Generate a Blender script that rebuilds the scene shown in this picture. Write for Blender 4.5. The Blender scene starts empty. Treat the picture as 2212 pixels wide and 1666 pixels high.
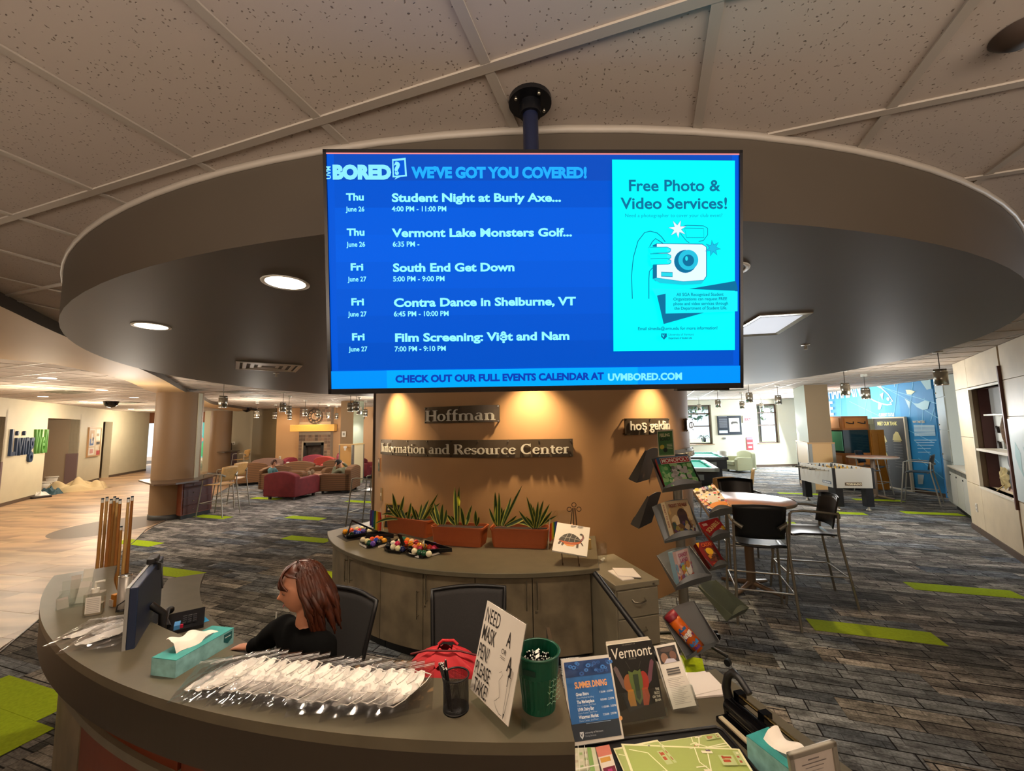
import bpy, bmesh, math, random
from mathutils import Vector, Matrix, Euler
R = math.radians
PI = math.pi
rnd = random.Random(7)
sc = bpy.context.scene
C = sc.collection

# ---------------------------------------------------------------- camera, world, exposure, big lights
CAMH, PITCH, ROLL, FPX, CX, CY = 2.0, R(5.7), .017, 880.0, 1106.0, 833.0
cam_data = bpy.data.cameras.new('camera')
cam = bpy.data.objects.new('camera', cam_data); C.objects.link(cam)
cam_data.sensor_width = 36.0; cam_data.lens = FPX/2212*36.0
cam_data.clip_start = .05; cam_data.clip_end = 300
cam.matrix_world = Matrix.Translation((0, 0, CAMH)) @ Matrix.Rotation(PI/2+PITCH, 4, 'X') @ Matrix.Rotation(-ROLL, 4, 'Z')
sc.camera = cam
sc.view_settings.view_transform = 'Standard'; sc.view_settings.look = 'None'
sc.view_settings.gamma = 1.0; sc.view_settings.exposure = 0.25
sc.view_settings.use_curve_mapping = False
sc.cycles.transparent_max_bounces = 28
sc.cycles.max_bounces = 6
sc.cycles.diffuse_bounces = 4
sc.cycles.adaptive_threshold = .02
ORD = 'first second third fourth fifth sixth seventh eighth ninth tenth eleventh twelfth thirteenth fourteenth fifteenth sixteenth seventeenth eighteenth'.split()
sc.cycles.sample_clamp_indirect = 6.0

def ray(px, py):
    dx = px-CX; dy = py-CY; c, s = math.cos(ROLL), math.sin(ROLL)
    x = (c*dx-s*dy)/FPX; y = -(s*dx+c*dy)/FPX
    return Vector((x, math.cos(PITCH)-y*math.sin(PITCH), math.sin(PITCH)+y*math.cos(PITCH)))
def at(px, py, z):            # surveyed point of the photograph on the level z
    d = ray(px, py); return d*((z-CAMH)/d.z)+Vector((0, 0, CAMH))
def atY(px, py, Y):           # surveyed point at the depth Y
    d = ray(px, py); return d*(Y/d.y)+Vector((0, 0, CAMH))
def proj(P):
    x, y, z = P[0], P[1], P[2]-CAMH
    dep = y*math.cos(PITCH)+z*math.sin(PITCH); u = -y*math.sin(PITCH)+z*math.cos(PITCH)
    if dep < .05: return None
    X = FPX*x/dep; Y = -FPX*u/dep; c, s = math.cos(ROLL), math.sin(ROLL)
    return (CX+c*X+s*Y, CY-s*X+c*Y, dep)

world = bpy.data.worlds.new('world'); sc.world = world; world.use_nodes = True
wn = world.node_tree.nodes; wl = world.node_tree.links
bg = wn['Background']; bg.inputs['Color'].default_value = (.86, .93, 1, 1); bg.inputs['Strength'].default_value = 1.2

def light(name, kind, loc, power, color=(1, .8, .6), size=.2, rot=None, target=None, spot=None, blend=.5, sizey=None):
    d = bpy.data.lights.new(name, kind); d.energy = power; d.color = color
    if kind == 'AREA':
        d.size = size
        if sizey: d.shape = 'RECTANGLE'; d.size_y = sizey
    elif kind == 'SUN': d.angle = size
    else: d.shadow_soft_size = size
    if spot: d.spot_size = R(spot); d.spot_blend = blend
    o = bpy.data.objects.new(name, d); C.objects.link(o); o.location = loc
    if target is not None:
        o.rotation_euler = (Vector(target)-Vector(loc)).to_track_quat('-Z', 'Y').to_euler()
    elif rot: o.rotation_euler = rot
    return o
light('sun', 'SUN', (20, 30, 20), 16.0, (1, .96, .88), .009, target=(20-12.5, 30-14.0, 20-16.5))
# added fill lights behind the camera: one faces up to brighten the ceiling
light('ceiling_fill', 'AREA', (0, -1.5, 2.42), 330, (1, .86, .74), 8, target=(0, -1.3, 4), sizey=1.6)
for lx, ly in ((-1.8, -1.6), (1.8, -1.6)):
    light('lobby_fill', 'POINT', (lx, ly, 2.5), 22, (1, .80, .60), .35)  # added soft points, no lobby fixture belongs to them
# windows: daylight that comes in through the panes
WINY = 18.5

# ---------------------------------------------------------------- materials
def lin(c):
    if isinstance(c, str):
        c = c.lstrip('#'); c = [int(c[i:i+2], 16)/255 for i in (0, 2, 4)]
    else: c = [v/255 if max(c) > 1 else v for v in c]
    return tuple((v/12.92 if v <= .04045 else ((v+.055)/1.055)**2.4) for v in c)+(1,)
MATS = {}
def mat(key, col, rough=.6, metal=0, noise=0, nscale=20, emit=0, spec=None, alpha=None, trans=0, bump=0, bscale=60, coat=0):
    if key in MATS: return MATS[key]
    m = bpy.data.materials.new(key); m.use_nodes = True; MATS[key] = m
    nt = m.node_tree; b = nt.nodes['Principled BSDF']; c = lin(col)
    b.inputs['Base Color'].default_value = c; b.inputs['Roughness'].default_value = rough; b.inputs['Metallic'].default_value = metal
    if spec is not None: b.inputs['Specular IOR Level'].default_value = spec
    if trans: b.inputs['Transmission Weight'].default_value = trans
    if coat: b.inputs['Coat Weight'].default_value = coat
    if emit:
        b.inputs['Emission Color'].default_value = c; b.inputs['Emission Strength'].default_value = emit
    if noise:
        tc = nt.nodes.new('ShaderNodeTexCoord'); n = nt.nodes.new('ShaderNodeTexNoise'); n.inputs['Scale'].default_value = nscale; n.inputs['Detail'].default_value = 6
        mp = nt.nodes.new('ShaderNodeMapRange'); mp.inputs['From Min'].default_value = .3; mp.inputs['From Max'].default_value = .7
        mp.inputs['To Min'].default_value = 1-noise; mp.inputs['To Max'].default_value = 1+noise
        mx = nt.nodes.new('ShaderNodeVectorMath'); mx.operation = 'SCALE'; mx.inputs[0].default_value = c[:3]
        nt.links.new(tc.outputs['Object'], n.inputs['Vector']); nt.links.new(n.outputs['Fac'], mp.inputs['Value'])
        nt.links.new(mp.outputs[0], mx.inputs['Scale']); nt.links.new(mx.outputs[0], b.inputs['Base Color'])
    if bump:
        tc = nt.nodes.new('ShaderNodeTexCoord'); n = nt.nodes.new('ShaderNodeTexNoise'); n.inputs['Scale'].default_value = bscale
        bp = nt.nodes.new('ShaderNodeBump'); bp.inputs['Strength'].default_value = bump; bp.inputs['Distance'].default_value = .01
        nt.links.new(tc.outputs['Object'], n.inputs['Vector']); nt.links.new(n.outputs['Fac'], bp.inputs['Height']); nt.links.new(bp.outputs[0], b.inputs['Normal'])
    return m
def glassy(key, tint=(1, 1, 1), gloss=.12, rough=.05):
    if key in MATS: return MATS[key]
    m = bpy.data.materials.new(key); m.use_nodes = True; MATS[key] = m
    nt = m.node_tree; nt.nodes.clear(); o = nt.nodes.new('ShaderNodeOutputMaterial'); L = nt.links.new
    t = nt.nodes.new('ShaderNodeBsdfTransparent'); t.inputs[0].default_value = tuple(tint)+(1,)
    g = nt.nodes.new('ShaderNodeBsdfGlossy'); g.inputs['Roughness'].default_value = rough
    f = nt.nodes.new('ShaderNodeLayerWeight'); pw_ = nt.nodes.new('ShaderNodeMath'); pw_.operation = 'POWER'; pw_.inputs[1].default_value = 4
    ad = nt.nodes.new('ShaderNodeMath'); ad.operation = 'MULTIPLY_ADD'; ad.inputs[1].default_value = .6; ad.inputs[2].default_value = .03+gloss*.3; ad.use_clamp = True
    mx = nt.nodes.new('ShaderNodeMixShader'); L(f.outputs['Facing'], pw_.inputs[0]); L(pw_.outputs[0], ad.inputs[0]); L(ad.outputs[0], mx.inputs[0]); L(t.outputs[0], mx.inputs[1]); L(g.outputs[0], mx.inputs[2]); L(mx.outputs[0], o.inputs[0]); return m

# ---------------------------------------------------------------- mesh helpers
class B:
    """collects shapes; build() links them as ONE mesh object"""
    def __init__(s): s.v = []; s.f = []; s.mi = []; s.sm = []; s.mats = []
    def _m(s, m):
        if m is None: m = s.mats[0] if s.mats else None
        if m not in s.mats: s.mats.append(m)
        return s.mats.index(m)
    def add(s, vs, fs, M=None, m=None, smooth=False):
        k = len(s.v); i = s._m(m)
        s.v += [tuple((M @ Vector(v)) if M is not None else v) for v in vs]
        for f in fs: s.f.append(tuple(a+k for a in f)); s.mi.append(i); s.sm.append(smooth)
        return s
    def box(s, x0, y0, z0, x1, y1, z1, M=None, m=None):
        vs = [(x, y, z) for z in (z0, z1) for y in (y0, y1) for x in (x0, x1)]
        return s.add(vs, [(0, 2, 3, 1), (4, 5, 7, 6), (0, 1, 5, 4), (2, 6, 7, 3), (0, 4, 6, 2), (1, 3, 7, 5)], M, m)
    def cbox(s, c, sz, M=None, m=None):
        return s.box(c[0]-sz[0]/2, c[1]-sz[1]/2, c[2]-sz[2]/2, c[0]+sz[0]/2, c[1]+sz[1]/2, c[2]+sz[2]/2, M, m)
    def rbox(s, x0, y0, z0, x1, y1, z1, r, M=None, m=None, seg=3, axis='Z'):
        # box with rounded vertical edges and a small chamfer
        pts = []
        for cx, cy, a0 in ((x1-r, y1-r, 0), (x0+r, y1-r, 90), (x0+r, y0+r, 180), (x1-r, y0+r, 270)):
            for k in range(seg+1):
                a = R(a0+90*k/seg); pts.append((cx+r*math.cos(a), cy+r*math.sin(a)))
        return s.prism(pts, z0, z1, M, m)
    def prism(s, pts, z0, z1, M=None, m=None, smooth=False):
        n = len(pts); vs = [(p[0], p[1], z0) for p in pts]+[(p[0], p[1], z1) for p in pts]
        fs = [tuple(range(n))[::-1], tuple(range(n, 2*n))]+[(i, (i+1) % n, n+(i+1) % n, n+i) for i in range(n)]
        return s.add(vs, fs, M, m, smooth)
    def cyl(s, c, r, h, n=20, M=None, m=None, r2=None, cap=True, smooth=True):
        r2 = r if r2 is None else r2
        vs = [(c[0]+r*math.cos(2*PI*i/n), c[1]+r*math.sin(2*PI*i/n), c[2]) for i in range(n)]
        vs += [(c[0]+r2*math.cos(2*PI*i/n), c[1]+r2*math.sin(2*PI*i/n), c[2]+h) for i in range(n)]
        s.add(vs, [(i, (i+1) % n, n+(i+1) % n, n+i) for i in range(n)], M, m, smooth)
        if cap: s.add(vs, [tuple(range(n))[::-1], tuple(range(n, 2*n))], M, m)
        return s
    def lathe(s, prof, n=24, M=None, m=None, a0=0, a1=2*PI):
        full = abs(a1-a0-2*PI) < 1e-6; k = n if full else n+1
        vs = [(r*math.cos(a0+(a1-a0)*i/n), r*math.sin(a0+(a1-a0)*i/n), z) for r, z in prof for i in range(k)]
        fs = []
        for j in range(len(prof)-1):
            for i in range(n):
                b = (i+1) % k if full else i+1
                fs.append((j*k+i, j*k+b, (j+1)*k+b, (j+1)*k+i))
        return s.add(vs, fs, M, m, True)
    def sphere(s, c, r, n=12, M=None, m=None):
        rr = r if isinstance(r, (tuple, list)) else (r, r, r)
        T = Matrix.Translation(c) @ Matrix.Diagonal((rr[0], rr[1], rr[2], 1))
        if M is not None: T = M @ T
        k = max(6, n//2+2)
        return s.lathe([(max(1e-4, math.sin(PI*j/k)), -math.cos(PI*j/k)) for j in range(k+1)], n, T, m)
    def tube(s, path, r, n=8, M=None, m=None, cap=True, closed=False):
        P = [Vector(p) for p in path]; L = len(P); rs = r if isinstance(r, (list, tuple)) else [r]*L
        vs = []; up = None
        for i, p in enumerate(P):
            if closed: t = P[(i+1) % L]-P[i-1]
            else: t = (P[min(i+1, L-1)]-P[max(i-1, 0)])
            t.normalize()
            if up is None:
                up = Vector((0, 0, 1)) if abs(t.z) < .9 else Vector((1, 0, 0))
            a = t.cross(up)
            if a.length < 1e-5: a = t.orthogonal()
            a.normalize(); b = a.cross(t).normalized(); up = b
            for k in range(n):
                an = 2*PI*k/n; vs.append(tuple(p+a*(rs[i]*math.cos(an))+b*(rs[i]*math.sin(an))))
        fs = []
        for i in range(L if closed else L-1):
            j = (i+1) % L
            for k in range(n): fs.append((i*n+k, i*n+(k+1) % n, j*n+(k+1) % n, j*n+k))
        s.add(vs, fs, M, m, True)
        if cap and not closed: s.add(vs, [tuple(range(n))[::-1], tuple((L-1)*n+k for k in range(n))], M, m)
        return s
    def grid(s, fn, nu, nv, M=None, m=None, smooth=True):
        vs = [fn(i/nu, j/nv) for j in range(nv+1) for i in range(nu+1)]
        fs = [(j*(nu+1)+i, j*(nu+1)+i+1, (j+1)*(nu+1)+i+1, (j+1)*(nu+1)+i) for j in range(nv) for i in range(nu)]
        return s.add(vs, fs, M, m, smooth)
    def data(s, name):
        me = bpy.data.meshes.new(name); me.from_pydata(s.v, [], s.f)
        for mm in s.mats:
            if mm: me.materials.append(mm)
        me.polygons.foreach_set('material_index', s.mi); me.polygons.foreach_set('use_smooth', s.sm)
        me.update(); return me
    def build(s, name, m=None, parent=None, loc=None, rot=None, bevel=0, fix=True, mods=()):
        if m is not None: s.mats = [m if q is None else q for q in s.mats] or [m]
        me = s.data(name)
        if fix:
            bm = bmesh.new(); bm.from_mesh(me); bmesh.ops.recalc_face_normals(bm, faces=bm.faces); bm.to_mesh(me); bm.free()
        o = bpy.data.objects.new(name, me); C.objects.link(o)
        if parent is not None: o.parent = parent
        if loc is not None: o.location = loc
        if rot is not None: o.rotation_euler = rot
        if bevel:
            b = o.modifiers.new('bevel', 'BEVEL'); b.width = bevel; b.segments = 2; b.limit_method = 'ANGLE'; b.angle_limit = R(40)
        return o
def tag(o, label=None, cat=None, group=None, kind=None):
    if label: o['label'] = label
    if cat: o['category'] = cat
    if group: o['group'] = group
    if kind: o['kind'] = kind
    return o
def thing(name, label, cat, loc=(0, 0, 0), rz=0, group=None, rot=None):
    o = bpy.data.objects.new(name, None); C.objects.link(o); o.location = loc; o.empty_display_size = .1
    o.rotation_euler = rot if rot is not None else (0, 0, rz)
    return tag(o, label, cat, group)
def children(o): return [c for c in KIDS.get(o.name, [])]
KIDS = {}
def dup(root, loc=None, rz=None, label=None, group=None, parent=None, kids=None):
    c = root.copy(); C.objects.link(c)
    if parent is not None: c.parent = parent
    if loc is not None: c.location = loc
    if rz is not None: c.rotation_euler = (0, 0, rz)
    if label: c['label'] = label
    if group: c['group'] = group
    for ch in [q for q in bpy.data.objects if q.parent == root]: dup(ch, parent=c)
    return c
def struct(o): o['kind'] = 'structure'; return o
def RZ(a): return Matrix.Rotation(a, 4, 'Z')
def RX(a): return Matrix.Rotation(a, 4, 'X')
def RY(a): return Matrix.Rotation(a, 4, 'Y')
def T(x, y, z): return Matrix.Translation((x, y, z))

# ---------------------------------------------------------------- lettering
_tc = {}
def text_geo(body, size=1.0, bold=0.0, extrude=0.0, align='LEFT', shear=0, xs=1.0, spacing=1.0):
    key = (body, size, bold, extrude, align, shear, xs, spacing)
    if key in _tc: return _tc[key]
    cu = bpy.data.curves.new('t', 'FONT'); cu.body = body; cu.size = size; cu.offset = bold; cu.extrude = extrude; cu.align_x = align
    cu.shear = shear; cu.resolution_u = 3; cu.space_character = spacing
    o = bpy.data.objects.new('t', cu); C.objects.link(o)
    dg = bpy.context.evaluated_depsgraph_get(); me = o.evaluated_get(dg).to_mesh()
    vs = [(v.co.x*xs, v.co.y, v.co.z) for v in me.vertices]; fs = [tuple(p.vertices) for p in me.polygons]
    o.evaluated_get(dg).to_mesh_clear(); bpy.data.objects.remove(o); bpy.data.curves.remove(cu)
    _tc[key] = (vs, fs); return vs, fs
class Print:
    """flat print on a surface: local x to the right, y up; every call lies a hair above the last"""
    def __init__(s, M, emit=0, step=.0003, fmap=None): s.M = M; s.b = B(); s.z = step; s.e = emit; s.st = step; s.fmap = fmap
    def col(s, c):
        if not isinstance(c, str): return c
        return mat(('lit_' if s.e else 'print_')+c+('_%g' % s.e if s.e else ''), c, .55, emit=s.e) if not s.e else lit(c, s.e)
    def _put(s, vs, fs, c):
        s.z += s.st
        if s.fmap: vs = [s.fmap(v[0], v[1], s.z) for v in vs]; s.b.add(vs, fs, None, s.col(c))
        else: s.b.add([(v[0], v[1], s.z) for v in vs], fs, s.M, s.col(c))
    def poly(s, pts, c):
        n = len(pts); s._put(pts, [tuple(range(n))], c); return s
    def rect(s, x0, y0, x1, y1, c): return s.poly([(x0, y0), (x1, y0), (x1, y1), (x0, y1)], c)
    def ell(s, x, y, rx, ry, c, n=24, a0=0, a1=360):
        return s.poly([(x+rx*math.cos(R(a0+(a1-a0)*i/n)), y+ry*math.sin(R(a0+(a1-a0)*i/n))) for i in range(n + (a1-a0 != 360))], c)
    def line(s, pts, w, c, closed=False):
        vs = []; fs = []; L = len(pts)
        for i, p in enumerate(pts):
            a = Vector(pts[i-1] if (i or closed) else pts[0]); b = Vector(pts[(i+1) % L] if (i < L-1 or closed) else pts[-1])
            d = (b-a); d = d.normalized() if d.length else Vector((1, 0)); nx, ny = -d.y*w/2, d.x*w/2
            vs += [(p[0]+nx, p[1]+ny), (p[0]-nx, p[1]-ny)]
        for i in range(L if closed else L-1): j = (i+1) % L; fs.append((2*i, 2*i+1, 2*j+1, 2*j))
        s._put(vs, fs, c); return s
    def txt(s, body, x, y, size, c, bold=0, align='LEFT', xs=1.0, shear=0, rot=0, spacing=1.0):
        vs, fs = text_geo(body, size, bold*size, 0, align, shear, xs, spacing); ca, sa = math.cos(rot), math.sin(rot)
        if fs: s._put([(x+v[0]*ca-v[1]*sa, y+v[0]*sa+v[1]*ca) for v in vs], fs, c)
        return s
    def star(s, x, y, r, c, n=7, r2=.45, a=0):
        return s.poly([(x+(r if i % 2 == 0 else r*r2)*math.cos(a+PI*i/n), y+(r if i % 2 == 0 else r*r2)*math.sin(a+PI*i/n)) for i in range(2*n)], c)
    def build(s, name='print', parent=None): return s.b.build(name, None, parent, fix=False)
def lit(c, e):
    key = 'screen_%s_%g' % (c, e)
    if key in MATS: return MATS[key]
    m = bpy.data.materials.new(key); m.use_nodes = True; MATS[key] = m; b = m.node_tree.nodes['Principled BSDF']
    b.inputs['Base Color'].default_value = (0, 0, 0, 1); b.inputs['Roughness'].default_value = .5; b.inputs['Specular IOR Level'].default_value = .04
    b.inputs['Emission Color'].default_value = lin(c); b.inputs['Emission Strength'].default_value = e; return m
# ================================================================ SETTING
CEIL = 3.03; SOF = 2.70
GA = math.atan2(-.316, .949)                       # direction of ceiling grid and carpet planks
gu = Vector((math.cos(GA), math.sin(GA), 0)); gv = Vector((-math.sin(GA), math.cos(GA), 0))
DRUM = Vector((.29, 7.0, 0)); DR = 2.5
SOFC = Vector((.21, 5.85, 0)); SOFR = 4.53
def drum_pt(px, py, off=0):                         # where a sight line meets the round wall
    d = ray(px, py); r = DR+off; o = Vector((-DRUM.x, -DRUM.y)); a = d.x*d.x+d.y*d.y; b = 2*(d.x*o.x+d.y*o.y); c = o.x*o.x+o.y*o.y-r*r
    q = b*b-4*a*c; t = (-b-math.sqrt(max(q, 0)))/(2*a); return Vector((d.x*t, d.y*t, CAMH+d.z*t))
def dang(p): return math.atan2(p.y-DRUM.y, p.x-DRUM.x)

# ---- materials of the shell
def carpet_mat(key, dark, light_, k):
    m = bpy.data.materials.new(key); m.use_nodes = True; MATS[key] = m; nt = m.node_tree; N = nt.nodes.new; L = nt.links.new
    b = nt.nodes['Principled BSDF']; b.inputs['Roughness'].default_value = .95; b.inputs['Specular IOR Level'].default_value = .15
    g = N('ShaderNodeNewGeometry'); mp = N('ShaderNodeMapping'); mp.vector_type = 'POINT'; mp.inputs['Rotation'].default_value = (0, 0, -GA); mp.inputs['Location'].default_value = (k*3.1, k*1.7, 0)
    L(g.outputs['Position'], mp.inputs['Vector'])
    br = N('ShaderNodeTexBrick'); br.offset = .37; br.squash = 1.6; br.squash_frequency = 2; br.inputs['Scale'].default_value = 1
    br.inputs['Brick Width'].default_value = .38; br.inputs['Row Height'].default_value = .125; br.inputs['Mortar Size'].default_value = .006; br.inputs['Mortar Smooth'].default_value = .3; br.inputs['Bias'].default_value = -.1
    br.inputs['Color1'].default_value = lin(dark); br.inputs['Color2'].default_value = lin(light_); br.inputs['Mortar'].default_value = lin('1c1b1c')
    L(mp.outputs[0], br.inputs['Vector'])
    ms = N('ShaderNodeMapping'); ms.inputs['Scale'].default_value = (.45, 1, 1); L(mp.outputs[0], ms.inputs['Vector'])
    n1 = N('ShaderNodeTexNoise'); n1.inputs['Scale'].default_value = 9; n1.inputs['Detail'].default_value = 5; n1.inputs['Roughness'].default_value = .7; L(ms.outputs[0], n1.inputs['Vector'])
    n2 = N('ShaderNodeTexNoise'); n2.inputs['Scale'].default_value = 60; n2.inputs['Detail'].default_value = 3; L(mp.outputs[0], n2.inputs['Vector'])
    r1 = N('ShaderNodeMapRange'); r1.inputs['From Min'].default_value = .36; r1.inputs['From Max'].default_value = .62; r1.inputs['To Min'].default_value = .42; r1.inputs['To Max'].default_value = 1.45; L(n1.outputs['Fac'], r1.inputs['Value'])
    r2 = N('ShaderNodeMapRange'); r2.inputs['From Min'].default_value = .35; r2.inputs['From Max'].default_value = .65; r2.inputs['To Min'].default_value = .75; r2.inputs['To Max'].default_value = 1.25; L(n2.outputs['Fac'], r2.inputs['Value'])
    mu = N('ShaderNodeMath'); mu.operation = 'MULTIPLY'; L(r1.outputs[0], mu.inputs[0]); L(r2.outputs[0], mu.inputs[1])
    b2 = N('ShaderNodeTexBrick'); b2.offset = .6; b2.inputs['Scale'].default_value = 1; b2.inputs['Brick Width'].default_value = .21; b2.inputs['Row Height'].default_value = .0625; b2.inputs['Mortar Size'].default_value = .003; b2.inputs['Color1'].default_value = (.95, .95, .95, 1); b2.inputs['Color2'].default_value = (1.5, 1.5, 1.5, 1); b2.inputs['Mortar'].default_value = (.6, .6, .6, 1); L(mp.outputs[0], b2.inputs['Vector'])
    m3 = N('ShaderNodeVectorMath'); m3.operation = 'MULTIPLY'; L(br.outputs['Color'], m3.inputs[0]); L(b2.outputs['Color'], m3.inputs[1])
    sc_ = N('ShaderNodeVectorMath'); sc_.operation = 'SCALE'; L(m3.outputs[0], sc_.inputs[0]); L(mu.outputs[0], sc_.inputs['Scale']); L(sc_.outputs[0], b.inputs['Base Color'])
    return m
CARP = [carpet_mat('carpet_grey', '5c5954', '8f8a80', 0), carpet_mat('carpet_charcoal', '454440', '6e6c68', 1), carpet_mat('carpet_taupe', '65605a', '989187', 2), carpet_mat('carpet_slate', '4b5055', '787b7c', 3)]
LIME = mat('carpet_lime', 'a2ba1c', .95, noise=.12, nscale=40, spec=.1)
def tile_mat(key, base, k):
    m = mat(key, base, .5, noise=0); nt = m.node_tree; N = nt.nodes.new; L = nt.links.new; b = nt.nodes['Principled BSDF']
    g = N('ShaderNodeNewGeometry'); ms = N('ShaderNodeMapping'); ms.inputs['Rotation'].default_value = (0, 0, -GA+.1); ms.inputs['Scale'].default_value = (.3, 1.6, 1); ms.inputs['Location'].default_value = (k*5, k, 0)
    n = N('ShaderNodeTexNoise'); n.inputs['Scale'].default_value = 2.2; n.inputs['Detail'].default_value = 7; r = N('ShaderNodeMapRange')
    r.inputs['From Min'].default_value = .35; r.inputs['From Max'].default_value = .65; r.inputs['To Min'].default_value = .62; r.inputs['To Max'].default_value = 1.3
    s = N('ShaderNodeVectorMath'); s.operation = 'SCALE'; s.inputs[0].default_value = lin(base)[:3]
    L(g.outputs['Position'], ms.inputs[0]); L(ms.outputs[0], n.inputs['Vector']); L(n.outputs['Fac'], r.inputs['Value']); L(r.outputs[0], s.inputs['Scale']); L(s.outputs[0], b.inputs['Base Color'])
    b.inputs['Roughness'].default_value = .42; return m
TANT = [tile_mat('stone_tan', 'ab8a68', 0), tile_mat('stone_brown', '9c7c5e', 1), tile_mat('stone_sand', 'b59572', 2)]
def ceil_mat():
    m = mat('acoustic_tile', 'b3a597', .9); nt = m.node_tree; N = nt.nodes.new; L = nt.links.new; b = nt.nodes['Principled BSDF']
    g = N('ShaderNodeNewGeometry'); ns = N('ShaderNodeTexNoise'); ns.inputs['Scale'].default_value = 30; ns.inputs['Detail'].default_value = 2
    mx = N('ShaderNodeVectorMath'); mx.operation = 'MULTIPLY_ADD'; mx.inputs[1].default_value = (.03, .03, .03)
    v = N('ShaderNodeTexVoronoi'); v.inputs['Scale'].default_value = 84; L(g.outputs['Position'], mx.inputs[2]); L(ns.outputs['Color'], mx.inputs[0]); L(g.outputs['Position'], ns.inputs['Vector']); L(mx.outputs[0], v.inputs['Vector'])
    cr = N('ShaderNodeMapRange'); cr.inputs['From Min'].default_value = .16; cr.inputs['From Max'].default_value = .24; L(v.outputs['Distance'], cr.inputs['Value'])
    # only some cells carry a fissure
    se = N('ShaderNodeSeparateColor'); L(v.outputs['Color'], se.inputs[0]); gt = N('ShaderNodeMath'); gt.operation = 'GREATER_THAN'; gt.inputs[1].default_value = .55; L(se.outputs[0], gt.inputs[0])
    ma = N('ShaderNodeMath'); ma.operation = 'MAXIMUM'; L(cr.outputs[0], ma.inputs[0]); L(gt.outputs[0], ma.inputs[1])
    mc = N('ShaderNodeMix'); mc.data_type = 'RGBA'; mc.inputs[6].default_value = lin('76675a'); mc.inputs[7].default_value = lin('b3a597'); L(ma.outputs[0], mc.inputs[0])
    L(mc.outputs[2], b.inputs['Base Color'])
    bp = N('ShaderNodeBump'); bp.inputs['Strength'].default_value = .5; bp.inputs['Distance'].default_value = .004; L(ma.outputs[0], bp.inputs['Height']); L(bp.outputs[0], b.inputs['Normal']); return m
CT = ceil_mat()
GRID = mat('grid_bar_paint', 'a79c8e', .5)
SOFM = mat('soffit_paint', '4a4034', .52, noise=.03, nscale=3)
TAN = mat('wall_tan', 'b98f62', .62, noise=.03, nscale=3)
CREAM = mat('wall_cream', 'c9c0a4', .6, noise=.03, nscale=3)
TAUPE = mat('wall_taupe', '8f7f68', .6)
BROWN = mat('wall_brown', '84684a', .6)
PALE = mat('wall_pale', 'cfcdb8', .6)
MAPLE = mat('maple_panel', 'd6c3a2', .45, noise=.06, nscale=4)
BASEB = mat('rubber_base', '5a4a3c', .5)
DARKB = mat('rubber_black', '1d1c1d', .5)

# ---- floor
fl = B().add([(-32, -6, -.012), (24, -6, -.012), (24, 34, -.012), (-32, 34, -.012)], [(0, 1, 2, 3)]).build('floor', mat('subfloor', '6a5a4a', .8)); struct(fl)
carpet_edge = [(-2.2, -3.5), (-4.77, 3.98), (-5.9, 5.85), (-7.02, 7.76), (-7.6, 8.64), (-8.3, 10.6), (-11.5, 17.8), (-13.2, 21.5)]
def edge_x(y):
    for (x0, y0), (x1, y1) in zip(carpet_edge, carpet_edge[1:]):
        if y0 <= y <= y1: return x0+(x1-x0)*(y-y0)/(y1-y0)
    return carpet_edge[0][0] if y < -3.5 else carpet_edge[-1][0]
def clip(poly, keep):          # clip a convex polygon by the carpet edge (keep=+1: carpet side)
    # local straight edge near the piece
    yc = sum(p[1] for p in poly)/len(poly); x0, x1 = edge_x(yc-.4), edge_x(yc+.4); nx, ny = .8, -(x1-x0); d = nx*x0+ny*(yc-.4)
    f = lambda p: keep*(nx*p[0]+ny*p[1]-d); out = []
    for i, p in enumerate(poly):
        q = poly[(i+1) % len(poly)]; a, b = f(p), f(q)
        if a >= 0: out.append(p)
        if (a < 0) != (b < 0): t = a/(a-b); out.append((p[0]+(q[0]-p[0])*t, p[1]+(q[1]-p[1])*t))
    return out
def pieces(L, W, ymin, ymax, xmin, xmax, rotdir, off, keep):
    u = Vector((math.cos(rotdir), math.sin(rotdir))); v = Vector((-u.y, u.x)); out = []
    n = int(34/min(L, W))+2
    for j in range(-int(26/W), int(30/W)):
        for i in range(-int(30/L), int(24/L)):
            o = u*(i*L+(j*off % 1)*L)+v*(j*W); c = o+u*L/2+v*W/2
            if not (ymin < c.y < ymax and xmin < c.x < xmax): continue
            g = .0015; poly = [tuple(o+u*g+v*g), tuple(o+u*(L-g)+v*g), tuple(o+u*(L-g)+v*(W-g)), tuple(o+u*g+v*(W-g))]
            ex = edge_x(c.y)
            if abs(c.x-ex) < L: poly = clip(poly, keep)
            elif (c.x-ex)*keep < 0: continue
            if len(poly) < 3: continue
            pr = proj((c.x, c.y, 0)); sz = 0
            if pr and -60 < pr[0] < 2270 and 700 < pr[1] < 1750: sz = 1/pr[2]**2
            out.append((sz, poly, (i*7+j*13+(i*j) % 5)))
    return out
def hidden_floor(c):          # under the desk ring or the round wall: nobody sees these
    return (c[0]-.09)**2+(c[1]-5.33)**2 < 4.1**2 and (c[0]-.09)**2+(c[1]-5.33)**2 > 3.0**2 and c[1] < 3.4 or (c[0]-DRUM.x)**2+(c[1]-DRUM.y)**2 < 5
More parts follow.
